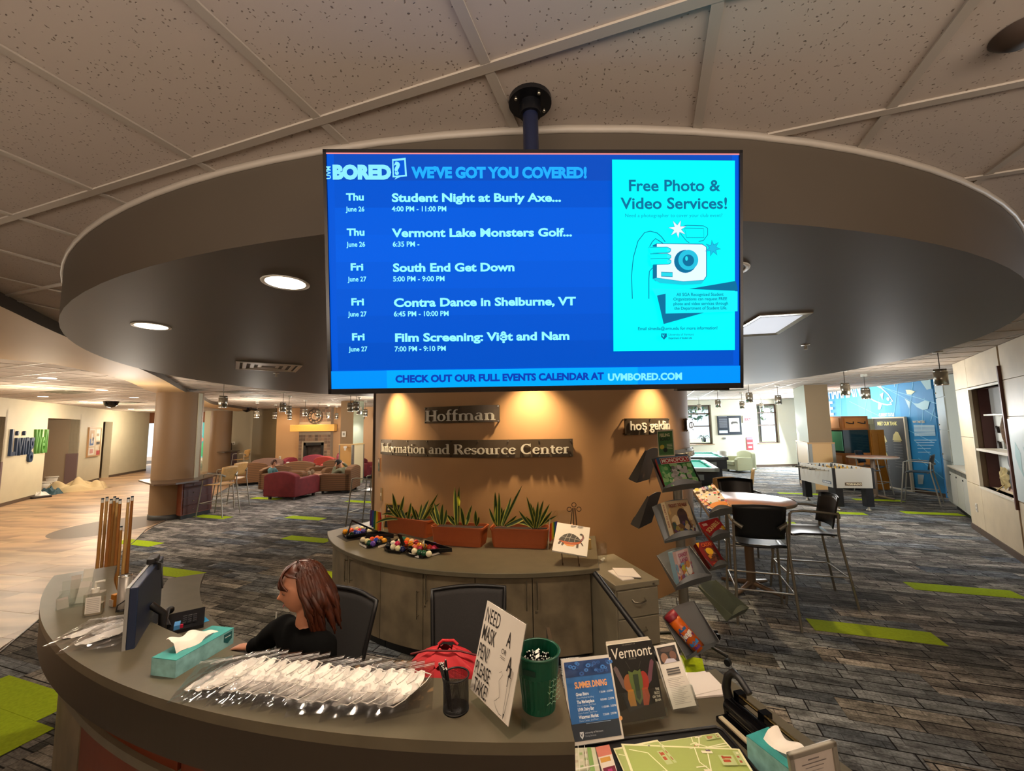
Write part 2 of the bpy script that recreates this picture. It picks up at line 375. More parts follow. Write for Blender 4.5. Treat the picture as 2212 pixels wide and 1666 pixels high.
def lay(pcs, zt, mats_, name, root, nmax):
    pcs = [p for p in pcs]; pcs.sort(key=lambda p: -p[0] if not hidden_floor((sum(q[0] for q in p[1])/len(p[1]), sum(q[1] for q in p[1])/len(p[1]))) else 1)
    rest = B()
    for k, (sz, poly, h) in enumerate(pcs):
        dz = (h*37 % 11)*.00012; m = mats_[(h*2654435761 >> 7) % len(mats_)]
        if k < nmax and sz > 0: B().prism(poly, -.01, zt+dz, m=m).build(name, None, root, fix=False)
        else:
            if (h % 1) == 0: rest.prism(poly, -.01, zt+dz, m=m)
    o = rest.build(name+'s_beyond', None, root, fix=False); o['kind'] = 'stuff'
carpet = B().add([(-1, -1, -.011), (1, -1, -.011), (0, 1, -.011)], [(0, 1, 2)]).build('floor_carpet', CARP[0]); struct(carpet)
lay(pieces(1.0, .25, -1, 20.5, -14, 15, GA, .37, 1), .0, CARP, 'carpet_plank', carpet, 290)
tanf = B().add([(-6, 3, -.011), (-7, 3, -.011), (-6, 4, -.011)], [(0, 1, 2)]).build('floor_stone', TANT[0]); struct(tanf)
lay(pieces(.9, .45, 2, 30, -23, -1, GA+.12, .5, -1), .0, TANT, 'floor_tile', tanf, 260)
def lime(cx, cy, label=None):     # a lime accent plank, snapped to the plank grid direction
    c = Vector((cx, cy)); u = gu.to_2d(); v = gv.to_2d();
    M = Matrix.Translation((cx, cy, 0)) @ RZ(GA)
    return B().box(-.5, -.125, -.005, .5, .125, .0035, M).build('carpet_plank', LIME, carpet)
for q in ([(1731, 1334), (2012, 1365), (2048, 1397), (1769, 1367)], [(1951, 1257), (2187, 1277), (2215, 1296), (1980, 1274)], [(610, 1113), (690, 1118), (700, 1123), (640, 1124)],
          [(615, 1158), (690, 1160), (710, 1171), (640, 1172)], [(255, 1168), (300, 1165), (350, 1176), (290, 1184)], [(330, 1230), (370, 1228), (425, 1240), (370, 1250)],
          [(425, 1115), (460, 1113), (505, 1118), (450, 1122)], [(555, 1075), (590, 1074), (590, 1080), (565, 1080)], [(1680, 1063), (1760, 1065), (1765, 1071), (1700, 1069)],
          [(1770, 1103), (1820, 1106), (1850, 1112), (1800, 1112)], [(1940, 1103), (2050, 1106), (2100, 1117), (1965, 1113)], [(765, 1082), (795, 1081), (795, 1087), (775, 1087)],
          [(700, 1235), (720, 1236), (740, 1255), (700, 1250)], [(1281, 1395), (1350, 1392), (1499, 1450), (1420, 1452)],
          [(1690, 1004), (1720, 1004), (1720, 1006), (1690, 1006)], [(1830, 1075), (1950, 1082), (1960, 1086), (1850, 1080)], [(1620, 1123), (1690, 1128), (1690, 1133), (1630, 1130)]):
    P = [at(x, y, 0) for x, y in q]; c = sum(P, Vector())/4; lime(c.x, c.y)
c = at(0, 1515, 0); lime(c.x+.1, c.y+.05); c = c-gv*.252+gu*.22; lime(c.x+.1, c.y+.05)
# dark inlay in the stone floor beside the pillar
B().add([tuple(at(240, 1137, 0)+Vector((.85*math.cos(2*PI*i/32), 1.0*math.sin(2*PI*i/32), .002))) for i in range(32)], [tuple(range(32))]).build('floor_inlay', mat('stone_dark', '5e4c3c', .5), tanf, fix=False)
tag(B().tube([(x, y, .004) for x, y in carpet_edge], .008, 6).build('trim_1', mat('alu_strip', '77736b', .4, .8)), kind='structure')

# ---- ceiling with grid
ceil = B().box(-24, -4, CEIL+.04, 18, 32, CEIL+.06).build('ceiling', mat('plenum', '6f675e', .9)); struct(ceil)
org = at(205, 413, CEIL); org.z = 0; ST = .602
tile_me = B().box(-ST/2+.008, -ST/2+.008, 0, ST/2-.008, ST/2-.008, .02).data('tile'); tile_me.materials.append(CT)
near = []; rest = B()
for j in range(-12, 60):
    for i in range(-40, 40):
        c = org+gu*((i+.5)*ST)+gv*((j+.5)*ST)
        if not (-23 < c.x < 16 and -2.5 < c.y < 30): continue
        if (c-SOFC).length < SOFR-.45: continue
        pr = proj((c.x, c.y, CEIL)); vis = pr and -150 < pr[0] < 2360 and -200 < pr[1] < 900
        near.append((-(1/pr[2]**2) if vis else 1, i, j, c))
near.sort(key=lambda q: q[0])
for k, (s_, i, j, c) in enumerate(near):
    if k < 290 and s_ < 0:
        o = bpy.data.objects.new('ceiling_tile', tile_me); C.objects.link(o); o.parent = ceil; o.location = (c.x, c.y, CEIL+.002); o.rotation_euler = (0, 0, GA+PI*(((i+j) % 2)))
    else: rest.cbox((0, 0, .01), (ST-.016, ST-.016, .02), T(c.x, c.y, CEIL+.002) @ RZ(GA), CT)
rest.build('ceiling_tiles_beyond', None, ceil, fix=False)['kind'] = 'stuff'
for k in range(-40, 60):
    for d, e in ((gu, gv), (gv, gu)):
        o = org+e*(k*ST); a = math.atan2(d.y, d.x); t0, t1 = -24, 34
        B_ = B().box(t0, -.015, 0, t1, .015, .012, T(o.x, o.y, CEIL-.004-(.0008 if d is gu else 0)) @ RZ(a))
        B_.build('grid_bar', GRID, ceil, fix=False)
        if abs(k) > 22 and d is gu and k < 0: pass

# ---- round soffit
def ring(r0, r1, z0, z1, n, c, a0=0, a1=2*PI, b=None, m=None):
    b = b or B(); b.lathe([(r0, z0), (r1, z0), (r1, z1), (r0, z1), (r0, z0)], n, T(c.x, c.y, 0), m, a0, a1); return b
so = B(); n = 128
pts = [(SOFC.x+SOFR*math.cos(2*PI*i/n), SOFC.y+SOFR*math.sin(2*PI*i/n)) for i in range(n)]
so.add([(x, y, SOF) for x, y in pts], [tuple(range(n))])
so.add([(x, y, z) for z in (SOF, CEIL+.03) for x, y in pts], [(i, (i+1) % n, n+(i+1) % n, n+i) for i in range(n)], smooth=True)
soff = so.build('ceiling_soffit', SOFM); struct(soff)
B().lathe([(SOFR+.001, CEIL-.022), (SOFR+.013, CEIL-.022), (SOFR+.013, CEIL), (SOFR+.001, CEIL)], 128, T(SOFC.x, SOFC.y, 0)).build('edge_trim', GRID, soff)

# ---- curved beam over the hall edge
BZ = 2.93
k_ = .93/.88
Rr = [(-2.6*k_, 1.0), (-3.1*k_, 2.0*k_), (-3.51*k_, 2.73*k_), (-3.96*k_, 3.47*k_), (-4.76*k_, 4.89*k_), (-5.75*k_, 6.6*k_), (-7.21*k_, 8.92*k_), (-8.6*k_, 11.3*k_), (-10.1*k_, 13.97*k_), (-12.2, 19.5)]
Lr = [(-6.8, 1.0), (-6.6, 2.5), (-6.45, 3.6), (-5.94*k_, 4.66*k_), (-6.2, 5.6), (-6.9, 7.2), (-7.9*k_, 8.9*k_), (-9.2*k_, 11.4*k_), (-10.9*k_, 14.2*k_), (-13.2, 19.5)]
def smooth_path(P, n=6):
    out = []
    for i in range(len(P)-1):
        p0 = P[max(i-1, 0)]; p1 = P[i]; p2 = P[i+1]; p3 = P[min(i+2, len(P)-1)]
        for k in range(n):
            t = k/n; out.append(tuple(.5*((2*p1[a])+(-p0[a]+p2[a])*t+(2*p0[a]-5*p1[a]+4*p2[a]-p3[a])*t*t+(-p0[a]+3*p1[a]-3*p2[a]+p3[a])*t**3) for a in range(len(p1))))
    return out+[tuple(P[-1])]
Rs, Ls = smooth_path(Rr), smooth_path(Lr); bb = B(); N_ = len(Rs)
for z in (BZ,): bb.add([(x, y, z) for x, y in Rs]+[(x, y, z) for x, y in Ls], [(i, i+1, N_+i+1, N_+i) for i in range(N_-1)], m=mat('beam_tan', 'b8986c', .55))
bb.add([(x, y, z) for z in (BZ, CEIL+.03) for x, y in Rs], [(i, i+1, N_+i+1, N_+i) for i in range(N_-1)], m=SOFM, smooth=True)
bb.add([(x, y, z) for z in (BZ, CEIL+.03) for x, y in Ls], [(i, i+1, N_+i+1, N_+i) for i in range(N_-1)], m=SOFM, smooth=True)
struct(bb.build('ceiling_beam', None, fix=False))

# ---- round wall behind the desk
ww = B(); n = 96
ww.add([(DRUM.x+DR*math.cos(2*PI*i/n), DRUM.y+DR*math.sin(2*PI*i/n), z) for z in (0, SOF) for i in range(n)], [(i, (i+1) % n, n+(i+1) % n, n+i) for i in range(n)], smooth=True)
wallc = ww.build('wall_center', TAN); struct(wallc)
jp = drum_pt(809, 1000); ja = dang(jp)
jm = T(DRUM.x, DRUM.y, 0) @ RZ(ja)
B().box(DR-.18, -.05, 0, DR+.03, .035, SOF, jm, mat('jamb_dark', '4a3829', .5)).box(DR+.03, -.05, 0, DR+.036, -.035, SOF, jm, mat('jamb_edge', 'c9a77a', .4)).build('jamb', None, wallc)

def wall(name, p0, p1, z0, z1, m, th=.12, base=BASEB, parent=None, openings=()):
    """straight wall from p0 to p1 (floor points), its face on the p0-p1 line; openings = (t0, t1, ztop)"""
    p0, p1 = Vector(p0[:2]), Vector(p1[:2]); L = (p1-p0).length; a = math.atan2(p1.y-p0.y, p1.x-p0.x); M = T(p0.x, p0.y, 0) @ RZ(a); b = B(); x = 0; bs = B()
    for t0, t1, zt in sorted(openings):
        b.box(x, 0, z0, t0, th, z1, M); b.box(t0, 0, zt, t1, th, z1, M)
        if base and t0 > x: bs.box(x, -.008, 0, t0, 0, .1, M)
        x = t1
    b.box(x, 0, z0, L, th, z1, M)
    if base: bs.box(x, -.008, 0, L, 0, .1, M)
    o = b.build(name, m); struct(o)
    if parent: o.parent = parent
    if base: bs.build('baseboard', base, o)
    return o, M, L
def wt(px, p0, p1, py=930):       # distance along the wall line where the sight line px meets it
    p0, p1 = Vector(p0[:2]), Vector(p1[:2]); d = ray(px, py).to_2d(); e = (p1-p0).normalized()
    # p0 + e t = d s
    det = d.x*(-e.y)+e.x*d.y; s = (p0.x*(-e.y)+e.x*p0.y)/det; return ((d*s)-p0).dot(e)
# hall wall (left)
H0, H1 = (-8.9, 2.0), (-18.3, 18.7)
H1v = Vector(H1); H0v = Vector(H0)
tt = lambda px, py=980: wt(px, H0, H1, py)
ops = [(tt(-40), tt(4), 2.5), (tt(97), tt(167), 2.53), (tt(218), tt(263), 2.5)]
hall, HM, HL = wall('wall_left', H0, H1, 0, CEIL, CREAM, .25, openings=ops)
hall2, HM2, HL2 = wall('wall_hall_end', H1, (-19.3, 21.7), 0, CEIL, CREAM, .2)
# recessed doors of the hall
for k, (t0, t1, zt) in enumerate(ops):
    r = B(); r.box(t0-.1, 1.3, 0, t1+.1, 1.4, zt+.2, HM, TAUPE).box(t1, .0, 0, t1+.1, 1.4, zt+.2, HM, TAUPE).box(t0-.1, .2, 0, t0, 1.4, zt+.2, HM, TAUPE).box(t0-.1, .2, zt, t1+.1, 1.4, zt+.1, HM, TAUPE)
    struct(r.build('wall_recess', None))
    B().box(t1-.02, -.012, 0, t1+.07, .3, 1.25, HM).build('corner_guard', mat('guard_plum', '6e5a58', .5), hall)
    d = B().box(t1-1.0, 1.22, 0, t1-.2, 1.28, 2.3, HM, mat('door_wood', 'c58a4a', .4)); dd = d.build('door_%d' % (k+1), None); struct(dd)
    B().box(t1-2.0, 1.2, .1, t1-1.1, 1.28, 2.2, HM).build('door_glass', mat('door_dark', '2a211b', .2), dd)
    B().box(t1-.18, 1.1, 0, t1-.05, 1.25, 2.4, HM).build('door_frame', mat('bronze', '4a4338', .4, .3), dd)
    B().cyl((t1-.3, 1.2, 1.0), .03, .03, 12, HM).build('door_handle', mat('steel', 'b8b8b8', .25, 1), dd)
# header with the far corridor and its painted end wall
hx0 = atY(322, 930, 21.7).x; hx1 = atY(441, 930, 21.7).x
z_op = atY(420, 913, 21.7).z
struct(B().box(hx0-1, 21.7, z_op, hx1+.3, 21.9, CEIL, m=mat('header_brown', '7a4a2c', .6)).build('wall_header', None))
struct(B().box(-24, 28.4, 0, -8, 28.6, CEIL).build('wall_corridor_end', CREAM))
struct(B().box(hx1, 21.7, 0, hx1+.15, 28.4, CEIL).build('wall_corridor_right', PALE))
# lounge back walls
LX = lambda px, Y, py=930: atY(px, py, Y).x
struct(B().box(LX(441, 20.6), 20.6, 0, LX(596, 20.6), 20.8, CEIL).build('wall_back', mat('wall_greige', 'a59c84', .6)))
struct(B().add([(LX(545, 20.59), 20.59, 0), (LX(597, 19.3), 19.3, 0), (LX(597, 19.3), 19.3, CEIL), (LX(545, 20.59), 20.59, CEIL)], [(0, 1, 2, 3)]).build('wall_back_shade', mat('wall_shadow_tone', '6d5f44', .6), fix=False))  # return wall, its shadow put into a darker colour
struct(B().box(LX(597, 19.3), 19.3, 0, 7.2, 19.5, CEIL).build('wall_fireplace', mat('wall_peach', 'bd9467', .6)))
# columns
def rcolumn(p, r, z1, m, strip=True):
    o = B().lathe([(r, 0), (r, z1)], 40, T(p.x, p.y, 0)).build('column', m); struct(o)
    B().lathe([(r+.01, 0), (r+.01, .11), (r, .11)], 40, T(p.x, p.y, 0)).build('baseboard', DARKB, o); return o
PC1 = Vector((-8.12, 9.95, 0)); col1 = rcolumn(PC1, .46, BZ+.02, BROWN)
a_ = math.atan2(-PC1.y, -PC1.x)+.95
B().box(.40, -.06, 0, .475, .06, BZ, T(PC1.x, PC1.y, 0) @ RZ(a_)).build('lit_face', mat('lit_face_pale', 'c2bda6', .35), col1)  # flat side of the column, the light on it put into a pale colour
PC2 = at(462, 1027, 0); PC2.y += .45; PC2.x -= .1; col2 = rcolumn(PC2, .42, BZ+.02, BROWN)
def bcolumn(corners, z1, ms, name='column'):
    n = len(corners); b = B()
    for i in range(n):
        p, q = corners[i], corners[(i+1) % n]; b.add([(p[0], p[1], 0), (q[0], q[1], 0), (q[0], q[1], z1), (p[0], p[1], z1)], [(0, 1, 2, 3)], m=ms[i % len(ms)])
    o = b.build(name, None, fix=False); return struct(o)
# lounge column with wainscot
q0, q1, q2 = at(745, 1036, 0), at(762, 1041, 0), at(782, 1036, 0)
cA, cB, cC = LX(738, 15.2), LX(763, 14.9), LX(783, 15.4)
c3 = [(cA, 15.1), (cB, 14.9), (cC, 15.5), (cA+.35, 15.8)]
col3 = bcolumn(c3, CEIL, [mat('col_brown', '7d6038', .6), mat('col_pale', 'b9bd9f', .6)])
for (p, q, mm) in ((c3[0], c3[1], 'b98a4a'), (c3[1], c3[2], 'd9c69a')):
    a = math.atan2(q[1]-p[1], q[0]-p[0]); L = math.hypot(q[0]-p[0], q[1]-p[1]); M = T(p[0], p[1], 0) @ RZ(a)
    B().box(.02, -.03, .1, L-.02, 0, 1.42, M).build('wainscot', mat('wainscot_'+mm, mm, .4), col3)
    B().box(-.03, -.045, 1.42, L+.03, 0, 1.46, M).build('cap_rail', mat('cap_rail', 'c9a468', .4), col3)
    B().box(-.02, -.04, 0, .03, .0, 1.42, M).box(L-.03, -.04, 0, L+.02, 0, 1.42, M).build('corner_guard', mat('steel', 'b8b8b8', .25, 1), col3)
# right column
kR = 1.0
r4 = [(8.62, 12.45), (8.25, 11.45), (8.86, 11.36), (9.2, 12.3)]
r4 = [tuple(at(1731, 1050, 0)[:2]), tuple(at(1757, 1066, 0)[:2]), tuple((at(1757, 1066, 0)+Vector((.62, -.06, 0)))[:2]), tuple((at(1731, 1050, 0)+Vector((.62, -.06, 0)))[:2])]
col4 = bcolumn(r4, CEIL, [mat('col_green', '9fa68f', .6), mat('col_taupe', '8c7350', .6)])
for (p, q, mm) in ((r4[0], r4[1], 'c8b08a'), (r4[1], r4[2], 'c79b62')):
    a = math.atan2(q[1]-p[1], q[0]-p[0]); L = math.hypot(q[0]-p[0], q[1]-p[1]); M = T(p[0], p[1], 0) @ RZ(a)
    B().box(.04, -.03, .1, L-.04, 0, 1.36, M).build('wainscot', mat('wainscot_'+mm, mm, .4), col4)
    B().box(-.03, -.045, 1.36, L+.03, 0, 1.4, M).build('cap_rail', mat('cap_rail2', 'b98d55', .4), col4)
    B().box(-.03, -.04, .0, .05, .0, 1.36, M).box(L-.05, -.04, .0, L+.03, 0, 1.36, M).build('corner_guard', mat('guard_grey', '8f8b80', .35, .4), col4)
    B().box(0, -.035, 0, L, 0, .1, M).build('baseboard', BASEB, col4)
# window wall, far right
WX = lambda px: LX(px, WINY, 905)
w1, w2, w3, w4 = WX(1480), WX(1537), WX(1636), WX(1681)
zs, zh = atY(1660, 957, WINY).z, CEIL-.22
x0, x1 = 7.2, 13.2
ww = B()
for a, b_, zz0, zz1 in ((x0, w1, 0, CEIL), (w2, w3, 0, CEIL), (w4, x1, 0, CEIL), (w1, w2, 0, zs), (w3, w4, 0, zs), (w1, w2, zh, CEIL), (w3, w4, zh, CEIL)):
    ww.box(a, WINY, zz0, b_, WINY+.25, zz1)
wwin = ww.build('wall_right_back', PALE); struct(wwin)
B().box(x0, WINY-.01, 0, x1, WINY, .1).build('baseboard', BASEB, wwin)
FR = mat('window_frame', '5b4636', .4)
for k, (a, b_) in enumerate(((w1, w2), (w3, w4))):
    f = B(); zm1, zm2 = zs+(zh-zs)*.44, zs+(zh-zs)*.76
    for zz in (zs, zm1, zm2, zh-.05): f.box(a, WINY+.12, zz, b_, WINY+.18, zz+.05)
    f.box(a, WINY+.12, zs, a+.05, WINY+.18, zh).box(b_-.05, WINY+.12, zs, b_, WINY+.18, zh)
    wo = f.build('window_%d' % (k+1), FR); struct(wo)
    for za, zb in ((zs+.05, zm1), (zm1+.05, zm2), (zm2+.05, zh-.05)): B().box(a+.05, WINY+.145, za, b_-.05, WINY+.15, zb).build('pane', glassy('window_glass', (.96, 1, 1), .05, .02), wo)
    B().box(a-.05, WINY-.06, zs-.03, b_+.05, WINY+.12, zs).build('sill', mat('sill', 'a5825c', .4), wo)
struct(B().box(13.0, 15.0, 0, 13.2, WINY, .9, m=PALE).box(13.0, 15.0, 2.7, 13.2, WINY, CEIL, m=PALE).box(13.0, 15.0, 0, 13.2, 15.4, CEIL, m=PALE).build('wall_right_far', None))
# mural wall
G1, G2 = (11.0, 10.62), (11.75, 16.2)
mural_w, MM, ML = wall('wall_right_mural', G2, G1, 0, CEIL, mat('mural_blue', '2f8fd0', .5), .15)
# maple panel wall; the lobby's rear walls
struct(B().box(-12, -3.4, 0, 12, -3.2, CEIL+.05).box(11.8, -3.4, 0, 12, 3, CEIL+.05).build('wall_front', TAUPE))
struct(B().box(-12, -3.4, 0, -11.8, 7, CEIL+.05).build('wall_front_left', CREAM))
q0, q1 = at(2100, 1133, 0)*.965, at(2212, 1204, 0)*.955
e = (q1-q0).normalized(); PW0 = Vector((q0.x, q0.y, 0)); PW1 = PW0+Vector((e.x, e.y, 0))*6.0
# ================================================================ RECEPTION DESK
DC = Vector((.09, 5.33, 0))
def pol(c, r, a, z=0): return Vector((c.x+r*math.cos(R(a)), c.y+r*math.sin(R(a)), z))
def cyl_pt(c, r, px, py):
    d = ray(px, py); ox, oy = -c.x, -c.y; a = d.x*d.x+d.y*d.y; b = 2*(d.x*ox+d.y*oy); q = b*b-4*a*(ox*ox+oy*oy-r*r)
    t = (-b-math.sqrt(max(q, 0)))/(2*a); return Vector((d.x*t, d.y*t, CAMH+d.z*t))
def arc_slab(c, r0, r1, a0, a1, z0, z1, n=48, m=None, b=None):
    b = b or B(); P = [pol(c, r1, a0+(a1-a0)*i/n)[:2] for i in range(n+1)]; Q = [pol(c, r0, a0+(a1-a0)*i/n)[:2] for i in range(n+1)]
    vs = [(x, y, z) for z in (z0, z1) for x, y in P+Q]; k = n+1; fs = []; h = 2*k
    for i in range(n):
        fs += [(i, i+1, k+i+1, k+i), (h+i, h+i+1, h+k+i+1, h+k+i)]
        fs += [(i, i+1, h+i+1, h+i), (k+i, k+i+1, h+k+i+1, h+k+i)]
    fs += [(0, k, h+k, h), (n, k+n, h+k+n, h+n)]
    return b.add(vs, fs, None, m)
TOPM = mat('counter_laminate', '5b5443', .38, noise=.1, nscale=9)
FASC = mat('counter_fascia', '322a20', .45, noise=.06, nscale=6)
CONC = mat('concrete_laminate', '6b5f4a', .5, noise=.38, nscale=4.5)
RUST = mat('rust_panel', '5e250d', .45, noise=.1, nscale=4)
ROUT, RIN, RLOW = 4.03, 3.73, 3.25
desk = thing('reception_desk', 'curved reception desk with raised olive counter and rust panels', 'desk', pol(DC, 3.7, -110))
D_ = lambda o: (setattr(o, 'parent', desk), setattr(o, 'matrix_parent_inverse', Matrix.Translation(-desk.location)))[0]
def dk(b, name, m=None, **k): o = b.build(name, m, None, **k); D_(o); return o
arc_a0, arc_a1 = -141, -88.9
dk(arc_slab(DC, RIN, ROUT, arc_a0, arc_a1, 1.035, 1.07, 90), 'counter_top', TOPM)
dk(arc_slab(DC, ROUT-.035, ROUT-.003, arc_a0, arc_a1, .885, 1.035, 90), 'fascia', FASC)
dk(arc_slab(DC, RIN+.02, RIN+.04, arc_a0, arc_a1, .75, 1.035, 60), 'riser', CONC)
wk = arc_slab(DC, RLOW, 3.95, -141, -73.5, .715, .75, 90); arc_slab(DC, RLOW, 3.5, -151, -141, .715, .75, 14, b=wk); dk(wk, 'worktop', TOPM)
aa = [-141, -133.2, -121.9, -110, -99, -88.9]
for k in range(5):
    a0, a1 = aa[k], aa[k+1]; z1 = .885
    dk(arc_slab(DC, 3.90, 3.93, a0+.15, a1-.15, .06, z1, 14), 'front_panel', CONC if k < 2 else RUST)
dk(arc_slab(DC, 3.86, 3.90, -139, -88.9, 0, .885, 50), 'carcass', mat('black_laminate', '16120f', .5))
for k in range(2): dk(arc_slab(DC, 3.90, 3.93, -88.7+k*7.6, -81.3+k*7.6, .06, .715, 12), 'front_panel', RUST)
dk(arc_slab(DC, 3.3, 3.93, -89.1, -88.8, .06, 1.05, 2), 'end_panel', FASC)
dk(arc_slab(DC, 3.3, 3.86, -73.9, -73.5, .0, .715, 2), 'end_panel', CONC)
dk(arc_slab(DC, 3.3, 3.48, -150.6, -150, .0, .715, 2), 'end_panel', CONC)

# ================================================================ CREDENZA (three cabinet units, one worktop)
CC = Vector((.03, 5.90, 0)); CR = 2.43; CZ = .80
seam = [708, 750, 821.5, 913.8, 1026, 1149.7, 1276]
sa = []
for px in seam:
    p = cyl_pt(CC, CR-.06, px, 1250); sa.append(math.degrees(math.atan2(p.y-CC.y, p.x-CC.x)))
PULL = mat('brushed_steel', 'a9a08e', .3, 1)
names = [('laminate storage cabinet at the left end, below the pool ball trays', 0), ('middle laminate storage cabinet, lock on its right door', 2), ('laminate storage cabinet at the right end, beside the filing cabinet', 4)]
hand = {0: (745, 1207, 1257), 1: (755.5, 1208, 1260), 2: (900, 1276, 1338), 3: (920, 1243, 1306), 4: (1137, 1256, 1320), 5: (1160, 1256, 1318)}
for lab, k in names:
    c0 = pol(CC, CR-.3, (sa[k]+sa[k+2])/2); t = thing('storage_cabinet', lab, 'cabinet', c0, group='cabinets under the curved worktop'); inv = Matrix.Translation(-c0)
    def put(b, name, m=None, parent=t, **kw): o = b.build(name, m, parent, **kw); o.data.transform(inv); return o
    put(arc_slab(CC, CR-.5, CR-.085, sa[k]+.1, sa[k+2]-.1, .1, CZ-.04, 16), 'body', mat('cab_shadow', '241e17', .6))
    put(arc_slab(CC, CR-.5, CR-.13, sa[k]+.1, sa[k+2]-.1, 0, .1, 16), 'toe_kick', DARKB)
    for j in (k, k+1):
        d = put(arc_slab(CC, CR-.085, CR-.062, sa[j]+.09, sa[j+1]-.09, .105, CZ-.045, 12), 'door', CONC)
        px, y0, y1 = hand[j]; a = cyl_pt(CC, CR-.03, px, y0); b_ = cyl_pt(CC, CR-.03, px, y1); b_ = Vector((a.x, a.y, b_.z)); n_ = (Vector((CC.x, CC.y, 0))-Vector((a.x, a.y, 0))).normalized()*.04
        h = B().tube([a, b_], .005, 8).tube([a-Vector((0, 0, .02)), a-Vector((0, 0, .02))+n_], .004, 6).tube([b_+Vector((0, 0, .02)), b_+Vector((0, 0, .02))+n_], .004, 6)
        o = h.build('handle', PULL, d); o.data.transform(inv)
        if j in (3, 5):
            l = cyl_pt(CC, CR-.061, px-2, y1+ (0 if j == 3 else 2)); an = math.atan2(l.y-CC.y, l.x-CC.x); o = B().cyl((0, 0, 0), .008, .006, 12, T(l.x, l.y, b_.z-.03) @ RZ(an) @ RY(PI/2)).build('lock', PULL, d); o.data.transform(inv)
P = [tuple(pol(CC, CR, sa[0]-1.2+(sa[6]+1.3-sa[0]+1.2)*i/60)[:2]) for i in range(61)]
a0w = DRUM.copy()
back = []
for i in range(25):
    a = math.radians(-58-88*i/24); back.append((DRUM.x+(DR-.01)*math.cos(a), DRUM.y+(DR-.01)*math.sin(a)))
back = [p for p in back if p[0] < .95]
wt_ = B().prism(P+back, CZ-.04, CZ).build('worktop', TOPM); tag(wt_, 'curved olive laminate worktop along the round tan wall', 'worktop')
wt_.modifiers.new('b', 'BEVEL').width = .004

# ================================================================ OFFICE CHAIRS
MESHB = mat('mesh_black', '191514', .75, noise=.25, nscale=120)
BLK = mat('plastic_black', '0e0d0e', .45)
def office_chair(label, loc, rz, backtilt=.12):
    t = thing('office_chair', label, 'office chair', loc, rz)       # faces -y locally; backrest at +y
    s = B().rbox(-.25, -.25, .44, .25, .23, .50, .08).build('seat', mat('seat_grey', '6f6b5c', .8), t, bevel=.02)
    def f(u, v):
        x = (u-.5)*.47*(1-.10*(1-v)); z = .56+v*.50; return (x, .26+.05*math.cos((u-.5)*PI)+backtilt*(v-.1)*1.2-.04, z)
    b = B().grid(f, 10, 10).build('backrest', MESHB, t, fix=False); m = b.modifiers.new('s', 'SOLIDIFY'); m.thickness = .012
    e = [f(0, j/8) for j in range(9)]+[f(i/8, 1) for i in range(1, 9)]+[f(1, 1-j/8) for j in range(1, 9)]+[f(1-i/8, 0) for i in range(1, 8)]
    B().tube(e, .013, 8, closed=True).build('back_frame', BLK, t)
    B().tube([(0, .15, .42), (0, .33, .45), (0, .36, .62)], .025, 8).build('back_bracket', BLK, t)
    for s_ in (-1, 1):
        B().tube([(s_*.2, .1, .45), (s_*.31, .08, .48), (s_*.32, .06, .66)], .014, 8).rbox(s_*.32-.045, -.14, .66, s_*.32+.045, .14, .69, .035).build('armrest', mat('arm_grey', '6b6a5c', .5), t)
    B().cyl((0, 0, .1), .028, .34, 12).build('gas_lift', PULL, t)
    bs = B()
    for k in range(5):
        a = 2*PI*k/5; bs.tube([(0, 0, .12), (.3*math.cos(a), .3*math.sin(a), .075)], [.03, .018], 8)
    bs.build('base', BLK, t)
    for k in range(5):
        a = 2*PI*k/5; B().cyl((0, 0, -.02), .028, .04, 14, T(.3*math.cos(a), .3*math.sin(a), .028) @ RZ(a) @ RX(PI/2)).build('caster', BLK, t)
    return t
p = at(742, 1264, 1.04); WCH = Vector((p.x-.06, p.y-.18, 0))
CH1 = office_chair('black mesh office chair the seated woman sits in', (-1.14, 2.15, 0), R(-30))
CH2 = office_chair('empty black mesh office chair with a red backpack in front', (-.28, 2.42, 0), R(4)); CH2.scale = (1, 1, .9)

# ================================================================ THREE-DRAWER FILING CABINET
fc = [at(1330, 1265, .78), at(1422, 1252, .78)]
e = (fc[1]-fc[0]).normalized(); W_ = (fc[1]-fc[0]).length; fa = math.atan2(e.y, e.x)
t = thing('filing_cabinet', 'grey steel three drawer filing cabinet beside the round wall', 'filing cabinet', (fc[0].x, fc[0].y, 0), fa)
FCM = mat('steel_paint_grey', '79715e', .4, noise=.04)
B().box(0, .012, .03, W_, .68, .775).build('body', FCM, t, bevel=.004)
B().box(-.004, -.005, .74, W_+.004, .685, .78).build('top', FCM, t, bevel=.004)
for z0, z1 in ((.53, .73), (.31, .522), (.05, .302)):
    d = B().box(.012, -.006, z0, W_-.012, .013, z1).build('drawer', FCM, t, bevel=.004)
    zc = (z0+z1)/2+.02; B().tube([(W_/2-.055, -.006, zc+.012), (W_/2-.05, -.03, zc), (W_/2, -.036, zc-.01), (W_/2+.05, -.03, zc), (W_/2+.055, -.006, zc+.012)], .006, 8).build('handle', PULL, d)
B().cyl((0, 0, 0), .009, .006, 12, T(W_-.05, -.006, .757) @ RX(PI/2)).build('lock', PULL, t)
B().box(.03, .03, 0, W_-.03, .66, .03).build('plinth', DARKB, t)
# black strap across the gap
a = at(1283, 1240, .76); b_ = at(1480, 1470, .10)
a, b_ = atY(1284, 1238, 3.18), atY(1480, 1500, 2.62); e = b_-a; b_ = a+e*((a.z-.015)/(a.z-b_.z)); tag(B().tube([a, b_], .021, 8).build('strut', BLK), 'black diagonal strut in front of the filing cabinet', 'strut')
